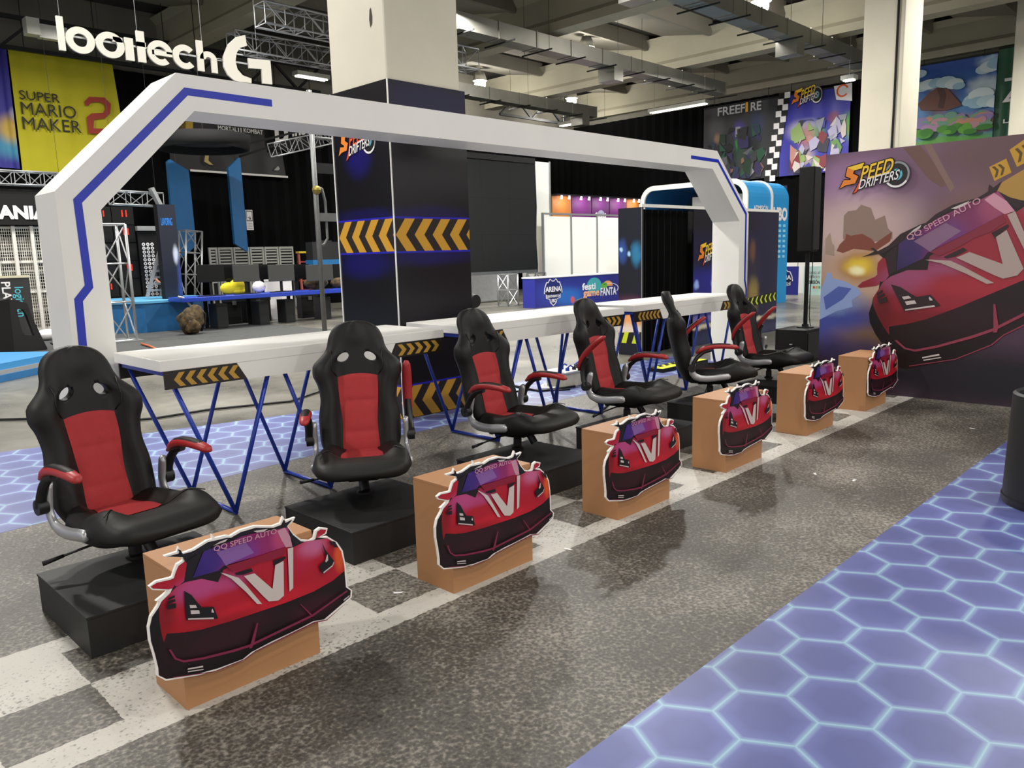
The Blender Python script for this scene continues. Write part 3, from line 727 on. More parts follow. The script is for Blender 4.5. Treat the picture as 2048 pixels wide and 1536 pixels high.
CARI = [(0.0589,0.4278),(0.0860,0.4273),(0.0908,0.4381),(0.0996,0.4183),(0.1377,0.4216),(0.1875,0.4376),(0.2567,0.4337),(0.2716,0.4294),(0.3086,0.4398),(0.3666,0.4402),(0.4357,0.4210),(0.4678,0.4234),(0.4793,0.4400),(0.4850,0.4261),(0.5128,0.4315),(0.4895,0.4120),(0.5094,0.3752),(0.5429,0.3373),(0.5832,0.3222),(0.6060,0.3284),(0.6159,0.3550),(0.6316,0.3606),(0.6555,0.3517),(0.6484,0.3402),(0.6147,0.3309),(0.6590,0.3159),(0.6954,0.2838),(0.7167,0.2449),(0.7256,0.1920),(0.7266,0.1523),(0.7278,0.0889),(0.7492,0.0676),(0.7447,0.0420),(0.6951,0.0219),(0.6187,-0.0085),(0.5708,0.0018),(0.5101,-0.0049),(0.4513,-0.0093),(0.3941,-0.0124),(0.3091,-0.0222),(0.2758,-0.0356),(0.1797,-0.0322),(0.1066,-0.0220),(0.0030,0.0038),(-0.0203,0.0273),(-0.0194,0.0539),(-0.0251,0.1058),(-0.0333,0.1573),(-0.0326,0.2048),(-0.0218,0.2372),(0.0033,0.2637),(0.0139,0.2803),(0.0440,0.2992),(0.0537,0.3131),(-0.0090,0.3338),(-0.0156,0.3428),(0.0055,0.3492),(0.0508,0.3453),(0.0616,0.3472),(0.0700,0.3669),(0.0810,0.3849),(0.1033,0.3936),(0.1038,0.4082)]
CARP = [ # (colour key, outline) from back to front; numbers follow the print
 ('dark', CARI),
 ('red', [(0.0033,0.2549),(0.0139,0.2803),(0.0440,0.2992),(0.0687,0.3154),(0.0972,0.3206),(0.1540,0.3143),(0.2102,0.2831),(0.2339,0.3214),(0.3173,0.3313),(0.4736,0.3369),(0.5039,0.3225),(0.5631,0.3314),(0.6165,0.3226),(0.6590,0.3159),(0.6954,0.2838),(0.7167,0.2449),(0.7256,0.1920),(0.7272,0.1608),(0.6705,0.1371),(0.5825,0.1210),(0.4641,0.1175),(0.3416,0.1211),(0.2466,0.1242),(0.1368,0.1324),(0.0802,0.1439),(0.0192,0.1629),(0.0073,0.1353),(0.0018,0.1721),(0.0004,0.2168)]),
 ('red', [(-0.0090,0.3338),(-0.0156,0.3428),(0.0055,0.3492),(0.0508,0.3453),(0.0614,0.3448),(0.0641,0.3257),(0.0537,0.3131),(0.0409,0.3140)]),
 ('red', [(0.0531,0.3353),(0.0616,0.3472),(0.0700,0.3669),(0.0810,0.3849),(0.1033,0.3936),(0.1092,0.3859),(0.0939,0.3257),(0.0772,0.3174),(0.0642,0.3169)]),
 ('red', [(0.6062,0.3311),(0.6159,0.3550),(0.6316,0.3606),(0.6555,0.3517),(0.6484,0.3402),(0.6147,0.3309)]),
 ('rose', [(0.0822,0.3108),(0.1157,0.3155),(0.1585,0.3103),(0.1939,0.2681),(0.2008,0.2351),(0.1681,0.2566),(0.1258,0.2711),(0.1027,0.2791)]),
 ('rose', [(0.2047,0.2773),(0.2307,0.2866),(0.2811,0.2777),(0.3101,0.2499),(0.2681,0.2483),(0.2279,0.2566)]),
 ('rose', [(0.5462,0.3045),(0.5570,0.3288),(0.6160,0.3160),(0.6233,0.2926),(0.5888,0.2778),(0.5564,0.2848)]),
 ('bright', [(0.1464,0.2337),(0.2536,0.2012),(0.3387,0.1500),(0.3983,0.1423),(0.4839,0.1481),(0.5872,0.1804),(0.6033,0.1525),(0.5233,0.1290),(0.4078,0.1227),(0.2788,0.1344),(0.2076,0.1450),(0.1394,0.1600)]),
 ('bright', [(0.6809,0.2756),(0.7100,0.2412),(0.7182,0.1955),(0.6986,0.1729),(0.6812,0.1956),(0.6854,0.2344)]),
 ('black', [(0.0956,0.3286),(0.1114,0.3951),(0.1631,0.4114),(0.1216,0.3275)]),
 ('black', [(0.4925,0.4069),(0.5114,0.3725),(0.5434,0.3360),(0.5149,0.3301),(0.5013,0.3613)]),
 ('glass', [(0.1230,0.3280),(0.1688,0.4097),(0.2739,0.4267),(0.4326,0.4171),(0.4911,0.4116),(0.5055,0.3275),(0.4735,0.3359),(0.3601,0.3338),(0.2352,0.3363),(0.2141,0.3252)]),
 ('navy', [(0.1255,0.3287),(0.1696,0.4080),(0.2103,0.3922),(0.2233,0.3706),(0.2426,0.3340),(0.2142,0.3262)]),
 ('lilac', [(0.2129,0.3929),(0.3232,0.3980),(0.3299,0.3847),(0.3518,0.3495),(0.2660,0.3394),(0.2426,0.3340),(0.2279,0.3666)]),
 ('pink', [(0.4484,0.4058),(0.4797,0.4104),(0.4989,0.3674),(0.5043,0.3278),(0.4773,0.3331),(0.4620,0.3672)]),
 ('black', [(0.0411,0.4313),(0.1000,0.4221),(0.1377,0.4216),(0.1875,0.4376),(0.2567,0.4337),(0.2716,0.4294),(0.3086,0.4398),(0.3666,0.4402),(0.4357,0.4210),(0.4678,0.4234),(0.5128,0.4315),(0.4854,0.4110),(0.4322,0.4119),(0.3734,0.4263),(0.3099,0.4256),(0.2679,0.4172),(0.2225,0.4163),(0.1678,0.4100),(0.1147,0.4049)]),
 ('black', [(0.0812,0.4443),(0.0909,0.4395),(0.1000,0.4172),(0.1109,0.3942),(0.1032,0.3927),(0.0959,0.4136)]),
 ('black', [(0.4697,0.4266),(0.4795,0.4426),(0.4857,0.4216),(0.4880,0.4081),(0.4769,0.4112)]),
 ('pale', [(0.2286,0.4286),(0.2580,0.4313),(0.2482,0.4230),(0.2031,0.4210)]),
 ('pale', [(0.3552,0.4319),(0.4113,0.4252),(0.3944,0.4183),(0.3678,0.4227)]),
 ('crim', [(0.2426,0.3340),(0.3600,0.3328),(0.4706,0.3351),(0.4719,0.3094),(0.4230,0.3028),(0.3714,0.3092),(0.3335,0.3053),(0.2631,0.3069)]),
 ('black', [(0.2701,0.2985),(0.3344,0.2971),(0.3396,0.2834),(0.3025,0.2828),(0.2770,0.2895)]),
 ('black', [(0.4226,0.2986),(0.4723,0.3006),(0.4716,0.2921),(0.4237,0.2779)]),
 ('white', [(0.2193,0.3169),(0.2329,0.3105),(0.2837,0.2769),(0.3092,0.2397),(0.3636,0.1487),(0.3446,0.1554),(0.3069,0.2142),(0.2558,0.2834)]),
 ('white', [(0.3030,0.2774),(0.3442,0.2745),(0.4092,0.1922),(0.4277,0.2799),(0.4620,0.2854),(0.4525,0.1507),(0.4289,0.1397),(0.3906,0.1494),(0.3733,0.1727)]),
 ('white', [(0.4825,0.3278),(0.5054,0.3264),(0.4924,0.1673),(0.4761,0.1585)]),
 ('black', [(0.0877,0.2951),(0.1114,0.2711),(0.1276,0.2403),(0.1423,0.2159),(0.1838,0.2026),(0.1958,0.1535),(0.0869,0.1887)]),
 ('rose', [(0.0902,0.2873),(0.1101,0.2675),(0.1311,0.2265),(0.1174,0.2339),(0.0946,0.2345)]),
 ('pale', [(0.1012,0.2386),(0.1220,0.2312),(0.1257,0.2198),(0.1024,0.2267)]),
 ('pale', [(0.1026,0.2191),(0.1319,0.2085),(0.1330,0.1954),(0.1027,0.2050)]),
 ('pale', [(0.1745,0.1931),(0.1784,0.1979),(0.1822,0.1852),(0.1818,0.1813),(0.1738,0.1852)]),
 ('pale', [(0.0921,0.1938),(0.1793,0.1647),(0.1797,0.1584),(0.0903,0.1894)]),
 ('black', [(0.6278,0.3109),(0.6405,0.2763),(0.6766,0.2188),(0.6680,0.2043),(0.6228,0.1824),(0.6070,0.2162),(0.6182,0.2268),(0.6436,0.2358),(0.6366,0.2662)]),
 ('pale', [(0.6447,0.2513),(0.6494,0.2555),(0.6500,0.2310),(0.6396,0.2246),(0.6363,0.2296)]),
 ('pale', [(0.6246,0.1897),(0.6662,0.2049),(0.6741,0.2184),(0.6750,0.2136),(0.6677,0.1999),(0.6254,0.1838)]),
 ('black', [(0.0330,0.2893),(0.0552,0.2914),(0.0540,0.2835),(0.0313,0.2811)]), ('black', [(0.0292,0.2789),(0.0548,0.2778),(0.0549,0.2689),(0.0283,0.2694)]), ('black', [(0.0271,0.2669),(0.0557,0.2627),(0.0544,0.2453),(0.0264,0.2505)]),
 ('black', [(0.6595,0.3067),(0.6706,0.3047),(0.6767,0.2859),(0.6644,0.2895)]), ('black', [(0.6730,0.3040),(0.6862,0.2956),(0.6968,0.2686),(0.6784,0.2763)]),
 ('rosel', [(0.0153,0.1098),(0.0234,0.1080),(0.0379,0.0711),(0.0619,0.0521),(0.1278,0.0363),(0.2373,0.0207),(0.2990,0.0159),(0.5638,0.0369),(0.7253,0.0816),(0.7262,0.0754),(0.5655,0.0277),(0.3003,0.0067),(0.2385,0.0112),(0.1280,0.0280),(0.0602,0.0447),(0.0316,0.0686)]),
 ('rosel', [(0.3342,0.0862),(0.3396,0.0853),(0.3198,0.0200),(0.3071,-0.0014),(0.2967,0.0017)]),
 ('rosel', [(0.5135,0.0956),(0.5170,0.0954),(0.5668,0.0290),(0.5595,0.0282)]),
 ('pale', [(0.0719,0.0184),(0.1240,0.0068),(0.1244,0.0005),(0.0705,0.0139)]), ('pale', [(0.0710,0.0086),(0.1238,-0.0055),(0.1254,-0.0093),(0.0706,0.0047)]),
 ('pale', [(0.7054,0.0486),(0.7340,0.0575),(0.7337,0.0529),(0.7049,0.0418)]),
 ('rosel', [(0.0211,0.0086),(0.1613,-0.0297),(0.2747,-0.0303),(0.3188,-0.0158),(0.5674,0.0048),(0.6220,-0.0062),(0.7441,0.0422),(0.6217,-0.0102),(0.5706,-0.0004),(0.3196,-0.0194),(0.2764,-0.0342),(0.1610,-0.0327),(0.0208,0.0057)]),
]
CBL = list(zip([(0.1369,0.2874),(0.2547,0.2709),(0.5903,0.2968),(0.3540,0.1392),(0.0117,0.2028),(0.1558,0.1257),(0.7059,0.2281),(0.2383,0.3148),(0.5333,0.2533),(0.4120,0.1728),(0.0678,0.1617)],
   [(.13,.07),(.11,.05),(.09,.06),(.34,.055),(.06,.13),(.30,.04),(.035,.09),(.05,.04),(.10,.06),(.12,.07),(.08,.05)],
   ['#b54a86','#b0447c','#c06a94','#cc1c30','#780a16','#860d18','#dc5a20','#8c1440','#b01c44','#c41a2e','#a00f1c'], [.8,.75,.8,.7,.8,.7,.8,.6,.5,.5,.6]))
DBL = list(zip([(0.2426,0.0794),(0.0495,0.1187),(0.5777,0.0592),(-0.0249,0.1970),(0.1816,-0.0278)], [(.30,.08),(.10,.08),(.16,.06),(.04,.2),(.3,.04)], ['#34101c','#260b12','#3a0f1e','#0a0608','#0b0709'], [.7,.7,.7,.9,.8]))
GBL = list(zip([(0.1565,0.3411),(0.1991,0.3780),(0.4019,0.3793),(0.4633,0.3829),(0.3204,0.3667)], [(.08,.12),(.08,.10),(.16,.10),(.06,.1),(.08,.06)], ['#241a66','#3a2478','#8e2660','#b8426e','#74308a'], [.95,.9,.9,.8,.8]))
CKB = dict(black=mat('print_black', '#120e12', .4), navy=mat('print_navy', '#251a62', .4), lilac=mat('print_lilac', '#835a9c', .4), pink=mat('print_pink', '#c28a9c', .4), pale=mat('print_pale', '#c4b9b8', .4),
           crim=mat('print_crimson', '#86122f', .4), white=mat('print_white', '#c9bcb8', .4), rosel=mat('print_rose_line', '#7c2444', .4))
def inks(tag_, A=None, axes='XZ', base='#ab1328', dull=0.0):
    k = 1.0 if A is None else math.sqrt(abs(A[0]*A[4]-A[1]*A[3]))
    def mut(h):
        q = [int(h[i:i+2], 16) for i in (1, 3, 5)]; g = .45*q[0]+.3*q[1]+.25*q[2]
        return '#%02x%02x%02x' % tuple(int(max(0, min(255, (v*(1-dull)+g*dull)*(1-.12*(dull > 0))))) for v in q)
    f = lambda B: [(*(affine(p, A) if A else p), r[0]*k, r[1]*k, mut(c_), s_) for p, r, c_, s_ in B]
    D = dict(CKB); D['red'] = print_mat('print_red_'+tag_, base, f(CBL), .38, .02*k, 8/k, axes); D['dark'] = print_mat('print_dark_'+tag_, '#190a0e', f(DBL), .38, .02*k, 8/k, axes); D['glass'] = print_mat('print_glass_'+tag_, '#7c2468', f(GBL), .35, .01*k, 8/k, axes)
    if dull: D.update(black=mat('print_black_'+tag_, '#2a181e', .5), white=mat('print_white_'+tag_, '#a89690', .5), lilac=mat('print_lilac_'+tag_, '#80607e', .5), crim=mat('print_crimson_'+tag_, '#7c2438', .5), rosel=mat('print_rose_line_'+tag_, '#8a3448', .5))
    return D
def affine(p, A): return (A[0]*p[0]+A[1]*p[1]+A[2], A[3]*p[0]+A[4]*p[1]+A[5])
CARP = [q for q in CARP if q[0] not in ('rose', 'bright', 'navy')]
CK = inks('cutout')
M_FOAM = mat('white_foam_board', '#efe9e4', .6)
def car_print(mb, fr, off0, A=None, win=None, step=.00035, CK=CK):
    for i, (k, pl) in enumerate(CARP):
        P = [affine(p, A) for p in pl] if A else pl
        if win: P = clip(P, *win)
        if len(P) > 2: mb.use(CK[k]).flat(P, fr, off0+step*i)
    # lettering along the top of the windscreen
    a, b = [(0.1994,0.4030),(0.4397,0.4024)]
    d = (b[0]-a[0], b[1]-a[1]); Lw = math.hypot(*d); ca, sa = d[0]/Lw, d[1]/Lw
    tv, tf = fit('QQ SPEED AUTO', Lw, .019, 0, .012)
    vs = [(a[0]+x*ca-y*sa, a[1]+x*sa+y*ca) for x, y in tv]
    if A: vs = [affine(p, A) for p in vs]
    mb.use(CK['pink']).mesh2d((vs, tf), fr, off=off0+step*(len(CARP)+1))
CUT = [(.905,2.578),(2.15,2.583),(3.405,2.608),(4.70,2.628),(6.108,2.658),(7.46,2.658)]
CUL = ['red sports car cut-out on the box nearest the camera', 'red sports car cut-out on the second box from the camera', 'red sports car cut-out on the third box from the camera',
       'red sports car cut-out on the fourth box, below the side-on chair', 'red sports car cut-out on the fifth box, next to last before the poster', 'red sports car cut-out on the box closest to the big poster']
cut0 = None
for (x, y), lb in zip(CUT, CUL):
    if cut0 is None:
        cut0 = thing('car_cutout', lb, 'cutout', (x, y, .155), group='car cut-outs on the brown boxes')
        mb = MB(); mb.prism(CARO, (0,0,0), (1,0,0), (0,0,1), (0,.012,0)); build('foam_board', mb, M_FOAM, cut0, local=True)
        mb = MB(); car_print(mb, FRY(0,0,0), .0006); pr = build('car_print', mb, None, cut0, local=True); pr['label'] = 'printed red car with white V stripe'
        mb = MB(); mb.box((.12,.0121,.06),(.5,.0215,.3)); build('spacer', mb, M_FOAM, cut0, local=True)
    else: dup(cut0, (x, y, .155), 0, lb)

# ------------------------------------------------------------------ game title lettering used on several prints
M_ORANGE = mat('print_orange', '#e8842a', .45); M_YELLOW = mat('print_yellow', '#f2c838', .45); M_CYAN = mat('print_cyan', '#4fb6c8', .45); M_GREYP = mat('print_grey', '#8d9096', .45)
M_WHT = mat('print_plain_white', '#e8e6e8', .45); M_REDO = mat('print_red_orange', '#e2562a', .45)
def racing_title(mb, fr, u, v, w, off=.001, k=1.0, c1=None):
    """two slanted rows of lettering and a tyre, w metres wide; (u,v) is the lower left corner"""
    P_ = lambda x, y: (u+x*w, v+y*w*k)
    cx, cy = P_(.82, .16); r = w*.185
    mb.use(M_KPRINT).flat(disc(cx, cy, r, r*k), fr, off)
    mb.use(M_GREYP).mesh2d(ring(cx, cy, r*.80, r*.95, 28, 0, 2*PI, k), fr, off=off+.0004)
    mb.use(M_WHT).mesh2d(ring(cx, cy, r*.80, r*.95, 10, -2.6, -.6, k), fr, off=off+.0006)
    mb.use(M_CYAN).flat(disc(cx, cy, r*.42, r*.42*k), fr, off+.0006)
    mb.use(M_KPRINT).flat(disc(cx, cy, r*.25, r*.25*k), fr, off+.0008)
    def row(s, x0, x1, y0, hh, sl, bold):
        tv, tf = fit(s, (x1-x0)*w, hh*w*k, .30, bold)
        return [(u+x0*w+x, v+y0*w*k+y+sl*k*x) for x, y in tv], tf
    big = row('PEED', .30, .77, .105, .195, .20, .015); dr = row('DRIFTERS', .285, .86, .0, .125, .18, .015)
    Sg = [P_((x-185)/330, (650-y)/330) for x, y in ((222,546),(302,531),(292,556),(254,563),(250,577),(276,590),(262,622),(216,628),(187,641),(206,603),(238,605),(240,598),(214,586))]
    pl = [P_(.30,.11), P_(.335,.118), P_(.265,-.03), P_(.205,-.06), P_(.255,.02)]
    for dx, dy in ((.014,0),(-.014,0),(0,.014),(0,-.014),(.01,.01),(-.01,-.01)):
        q = lambda P: [(a_+dx*w, b_+dy*w) for a_, b_ in P]
        mb.use(M_KPRINT).mesh2d((q(big[0]), big[1]), fr, off=off+.001); mb.flat(q(Sg), fr, off+.001); mb.flat(q(pl), fr, off+.001); mb.mesh2d((q(dr[0]), dr[1]), fr, off=off+.0011)
    mb.use(M_REDO).flat(pl, fr, off+.0015)
    mb.use(c1 or M_YELLOW).mesh2d(big, fr, off=off+.0017)
    mb.use(M_ORANGE).flat(Sg, fr, off+.0017)
    mb.use(M_YELLOW).flat([Sg[0], Sg[1], Sg[2], Sg[3]], fr, off+.0019)
    mb.use(M_WHT).mesh2d(dr, fr, off=off+.0021)
    return mb

# ------------------------------------------------------------------ big car poster wall
PW, PH = 3.7, 2.49
poster = thing('poster_wall', 'large free-standing poster wall with a red racing car and purple sky', 'poster', (8.42, 3.558, 0))
PBL = [(.9, 2.3, 1.6, .7, '#7b5c76', .9), (.3, 2.15, .55, .4, '#a07aa6', .9), (.35, 1.72, 1.0, .5, '#cdb2b0', .9), (.55, 1.25, 1.2, .5, '#d0b098', .85), (1.7, 2.35, 1.1, .5, '#604648', .9), (1.45, 1.75, .6, .5, '#7a5c50', .7),
       (.18, .72, .5, .45, '#3a4aa0', .9), (.1, .98, .45, .2, '#7f9ac8', .8), (.55, .55, .6, .28, '#7a5a28', .85), (.35, .45, .6, .22, '#332a68', .7), (1.9, .25, 3.0, .5, '#15101c', 1.0), (2.6, 1.2, .8, 1.4, '#2a141c', .9)]
_f = [(0.372,1.343),(0.319,1.276)]
PBL += [(_f[0][0], _f[0][1], .34, .26, '#a8742a', .95), (_f[0][0], _f[0][1], .22, .14, '#e3c23a', .98), (_f[1][0]+.03, _f[1][1]+.02, .12, .08, '#fbf4c0', .98)]
PM = print_mat('poster_print', '#4a3346', PBL, .5, .22, 1.8, 'YZ')
mb = MB(); mb.box((8.4205, 3.558-PW, 0.003), (8.47, 3.558, PH)); build('poster_board', mb, M_BLACK, poster)
mb = MB(); mb.flat([(0,.003),(PW,.003),(PW,PH),(0,PH)], FRX(8.42,3.558,0), 0); pm = build('poster_print', mb, PM, poster); pm['label'] = 'printed purple and tan city sky'
LX0 = (1600, 100, .4297)
mb = MB(); fr = FRX(8.42, 3.558, 0); win = (0.0, PW, .003, PH)
def pc(key, pts, off, m=None):
    P = clip(pts, *win)
    if len(P) > 2: mb.use(m or CK[key]).flat(P, fr, off)
M_TOWER = mat('print_tower', '#91796f', .5); M_TOWER2 = mat('print_tower_pale', '#a08a7c', .5)
pc('', [(0.216,1.856),(0.259,1.898),(0.340,1.904),(0.388,1.956),(0.486,1.918),(0.534,1.797),(0.627,1.835),(0.664,1.705),(0.708,1.661),(0.711,1.597),(0.438,1.562),(0.216,1.613)], .0006, M_TOWER)
pc('', [(0.029,1.619),(0.077,1.685),(0.104,1.571),(0.128,1.548),(0.133,1.436),(0.035,1.460)], .0006, M_TOWER2)
M_STREAK = mat('print_streak', '#7d635c', .5); M_STREAK2 = mat('print_streak_dark', '#6b4d48', .5)
pc('', [(0.953,2.491),(1.020,2.491),(1.251,2.062),(1.216,2.025)], .0006, M_STREAK)
pc('', [(0.767,2.481),(0.924,2.482),(1.211,2.105),(1.138,2.071),(1.019,2.161)], .0005, M_STREAK2)
pc('', [(1.575,2.038),(1.808,2.180),(1.827,1.905),(1.685,1.933)], .0006, mat('print_gold_streak', '#a8823e', .5))
# fireball and the two cars behind it
pc('', [(0.153,1.491),(0.184,1.558),(0.238,1.612),(0.247,1.667),(0.292,1.644),(0.412,1.661),(0.511,1.603),(0.545,1.559),(0.707,1.672),(0.691,1.576),(0.570,1.493),(0.517,1.484),(0.331,1.510),(0.222,1.468)], .0008, mat('print_rust', '#7d4234', .5))
pc('', [(-0.010,1.047),(0.049,1.209),(0.059,1.266),(0.105,1.254),(0.119,1.204),(0.246,1.175),(0.394,1.098),(0.429,1.042),(0.333,0.973),(0.347,0.905),(0.179,0.855),(0.001,0.756)], .0008, mat('print_ice_blue', '#8ea4d6', .5))
pc('', [(0.034,1.001),(0.191,1.118),(0.327,1.097),(0.242,0.982),(0.063,0.863)], .0011, mat('print_ice_dark', '#4d62ae', .5))
# yellow arrow boards
M_YB = mat('print_arrow_board', '#b98d2a', .5); M_YBD = mat('print_arrow_dark', '#5a4318', .5)
pc('', [(1.528,2.225),(1.661,2.288),(1.712,2.160),(1.580,2.095)], .0008, M_YB)
pc('', [(1.682,2.362),(1.816,2.458),(1.863,2.259),(1.751,2.204)], .0008, M_YB)
for dx in (0, 30):
    pc('', [(1.550,2.223),(1.571,2.230),(1.609,2.192),(1.600,2.132),(1.579,2.124),(1.588,2.185)] if dx == 0 else [(1.596,2.237),(1.616,2.245),(1.655,2.207),(1.645,2.147),(1.625,2.139),(1.633,2.200)], .0012, M_YBD)
    pc('', [(1.723,2.363),(1.746,2.373),(1.786,2.326),(1.778,2.252),(1.755,2.243),(1.763,2.317)] if dx == 0 else [(1.772,2.387),(1.794,2.398),(1.834,2.351),(1.826,2.277),(1.803,2.268),(1.811,2.342)], .0012, M_YBD)
AFF = (2.6010,-1.3638,0.8958,1.4113,2.5286,0.2738)
mb.use(CK['black'])
car_print(mb, fr, .0015, AFF, win, .0003, inks('poster', AFF, 'YZ', '#8e2232', .22))
q = [(0.165,2.112),(0.852,2.257),(0.155,2.353)]
racing_title(mb, fr, q[0][0], q[0][1], (q[1][0]-q[0][0])*1.0, .024, (q[2][1]-q[0][1])/(q[1][0]-q[0][0])/.333)
pa = build('poster_art', mb, None, poster); pa['label'] = 'printed racing scene with slanted orange title and red car'

# ------------------------------------------------------------------ cladding round the near column
M_CLADK = print_mat('cladding_print', '#0d0b12', [(.42, 1.95, .8, .12, '#141058', .6), (.42, 1.56, .8, .13, '#141064', .6), (.5, 3.0, .9, .25, '#141050', .4)], .3, .15, 1.2, 'XZ')
M_CLADK2 = print_mat('cladding_print_end', '#0d0b12', [(.5, 1.95, .8, .12, '#141058', .6), (.42, 1.5, .6, .2, '#141068', .65), (.4, 2.5, .3, .25, '#161070', .7)], .3, .15, 1.2, 'YZ')
clad = thing('column_cladding', 'dark printed cladding with amber chevron band round the near concrete column', 'cladding', (4.53, 5.936, 0))
X0, X1, Y0, Y1, ZT = 4.53, 5.475, 5.936, 6.862, 3.142
build('front_board', MB().box((X0+.0005, Y0+.0005, .003), (X1, Y0+.012, ZT)), M_BLACK, clad)
build('end_board', MB().box((X0+.0005, Y0+.0125, .003), (X0+.012, Y1, ZT)), M_BLACK, clad)
build('front_board', MB().box((X1-.012, Y0+.0125, .003), (X1, Y1, ZT)), M_BLACK, clad)
M_AMB = mat('amber_chevron', '#c8942c', .45); M_CHB = mat('brown_black_print', '#1f140f', .45); M_GLOW = mat('blue_glow_print', '#1c1cae', .4)
for fr, w, nm, pm_ in ((FRY(X0, Y0, 0), X1-X0, 'front_print', M_CLADK), (FRX(X0, Y1, 0), Y1-Y0, 'end_print', M_CLADK2)):
    mb = MB(); mb.use(pm_).flat([(0,.003),(w,.003),(w,ZT),(0,ZT)], fr, .0)
    for za, zb in ((1.605, 1.907), (.005, .315)):
        mb.use(M_GLOW).flat([(0,zb-.01),(w,zb-.01),(w,zb+.018),(0,zb+.018)], fr, .0005)
        if za > .1: mb.flat([(0,za-.018),(w,za-.018),(w,za+.01),(0,za+.01)], fr, .0005)
        mb.use(M_CHB).flat([(0,za),(w,za),(w,zb),(0,zb)], fr, .001)
        zm = (za+zb)/2; t = .118; k = .115; pit = .222; i = 0; x = .012
        mb.use(M_AMB)
        while x < w+.1:
            for P in ([(x,zm),(x+k,zb),(x+k+t,zb),(x+t,zm)], [(x,zm),(x+t,zm),(x+k+t,za),(x+k,za)]):
                P = clip(P, 0, w-.003, za, zb)
                if len(P) > 2: mb.flat(P, fr, .0015)
            x += pit
    if nm == 'end_print': racing_title(mb, fr, .09, 2.53, .62, .002, 1.1, M_REDO)
    mb.use(M_KPRINT)
    build(nm, mb, None, clad, org=fr[0])
build('corner_strip', MB().box((X0-.012, Y0-.012, .003), (X0-.001, Y0-.001, ZT)), M_WHITE, clad)
build('corner_strip', MB().box((X0-.010, Y1-.012, .003), (X0-.0005, Y1+.002, ZT)), M_WHITE, clad)

# ------------------------------------------------------------------ speaker on its subwoofer, behind the last chair
sub = thing('subwoofer', 'black subwoofer box on the floor beside the poster wall', 'speaker', (10.3, 4.55, 0))
mb = MB(); mb.box((10.05,4.42,.015),(10.62,4.85,.452)); build('cabinet', mb, M_BLACK, sub, bevel=.008)
mb = MB(); mb.box((10.10,4.41,.05),(10.57,4.4199,.41)); build('grille', mb, mat('speaker_grille', '#0b0b0c', .7), sub)
mb = MB(); mb.box((10.035,4.60,.25),(10.0495,4.64,.262)); build('badge', mb, M_SILVER, sub)
for x in (10.1, 10.57):
    for y in (4.47, 4.8): build('foot', MB().tube([(x,y,.003),(x,y,.015)], .02, 10), M_KPLAST, sub)
PX0 = (10.42, 4.60)
sp = thing('column_speaker', 'tall black column loudspeaker on a pole above the subwoofer', 'speaker', (PX0[0], PX0[1], .452))
mb = MB(); mb.tube([(*PX0,.454),(*PX0,1.62)], .028, 12); build('pole', mb, M_BLACK, sp)
mb = MB(); mb.tube([(*PX0,.454),(*PX0,.466)], .11, 18); mb.tube([(*PX0,.466),(*PX0,.50)], .045, 14); build('pole_base', mb, M_DARKSTEEL, sp, auto=.6)
mb = MB(); mb.box((PX0[0]-.10,PX0[1]-.10,1.48),(PX0[0]+.10,PX0[1]+.11,2.58)); build('cabinet', mb, M_BLACK, sp, bevel=.012)
mb = MB(); mb.box((PX0[0]-.09,PX0[1]-.112,1.50),(PX0[0]+.09,PX0[1]-.1002,2.56)); build('grille', mb, mat('speaker_grille', '#0b0b0c', .7), sp)
mb = MB(); mb.tube([(PX0[0]+.05,PX0[1]-.05,1.48),(PX0[0]+.075,PX0[1]-.04,1.2),(PX0[0]+.04,PX0[1]-.035,1.0),(PX0[0]+.04,PX0[1]-.035,.6),(PX0[0]+.12,PX0[1]-.02,.46)], .006, 6); build('cable', mb, M_KPLAST, sp)

# ------------------------------------------------------------------ black bin at the right edge
cyl = thing('round_bin', 'black cylindrical bin on the hexagon carpet at the picture edge', 'bin', (5.40, .80, 0))
mb = MB(); mb.lathe([(.0,.003),(.300,.003),(.302,.03),(.285,.66),(.27,.672),(.255,.66),(.25,.60),(.0,.60)], (5.40,.80,0), 40); build('drum', mb, mat('bin_black', '#17181b', .55), cyl, auto=.5)
mb = MB(); mb.lathe([(.303,.02),(.309,.02),(.309,.05),(.3025,.05)], (5.40,.80,0), 40); build('foot_ring', mb, M_KPLAST, cyl, auto=.5)

# ------------------------------------------------------------------ stadium booth behind the right post
bx0, bx1, by0, by1, bz = 9.57, 13.9, 6.70, 7.12, 2.17
booth = thing('photo_booth', 'dark stadium-print booth with a black doorway behind the arch post', 'booth', (bx0, by0, 0))
mb = MB(); mb.box((bx0+.001, by0+.001, .003), (bx0+.03, by1, bz)); build('end_wall', mb, M_BLACK, booth)
for a, b in ((bx0+.0305, bx0+.05), (bx0+1.41, bx1)):
    build('front_wall', MB().box((a, by0+.001, .003), (b, by0+.03, bz)), M_BLACK, booth)
build('back_wall', MB().box((bx0+.0305, by1-.03, .003), (bx1, by1, bz)), M_BLACKCLOTH, booth)
build('end_wall', MB().box((bx1-.03, by0+.031, .003), (bx1, by1-.0305, bz)), M_BLACK, booth)
build('top_trim', MB().box((bx0-.01, by0-.012, bz), (bx1, by0+.04, bz+.045)), M_WHITE, booth)
build('corner_strip', MB().box((bx0-.01, by0-.01, .003), (bx0-.001, by0-.001, bz)), M_ALU, booth)
mb = drape('d', (bx0+.06, by0+.12, 0), (bx0+1.40, by0+.12, 0), .02, bz-.02, .02, .16); build('doorway_curtain', mb, M_CURTAIN, booth)
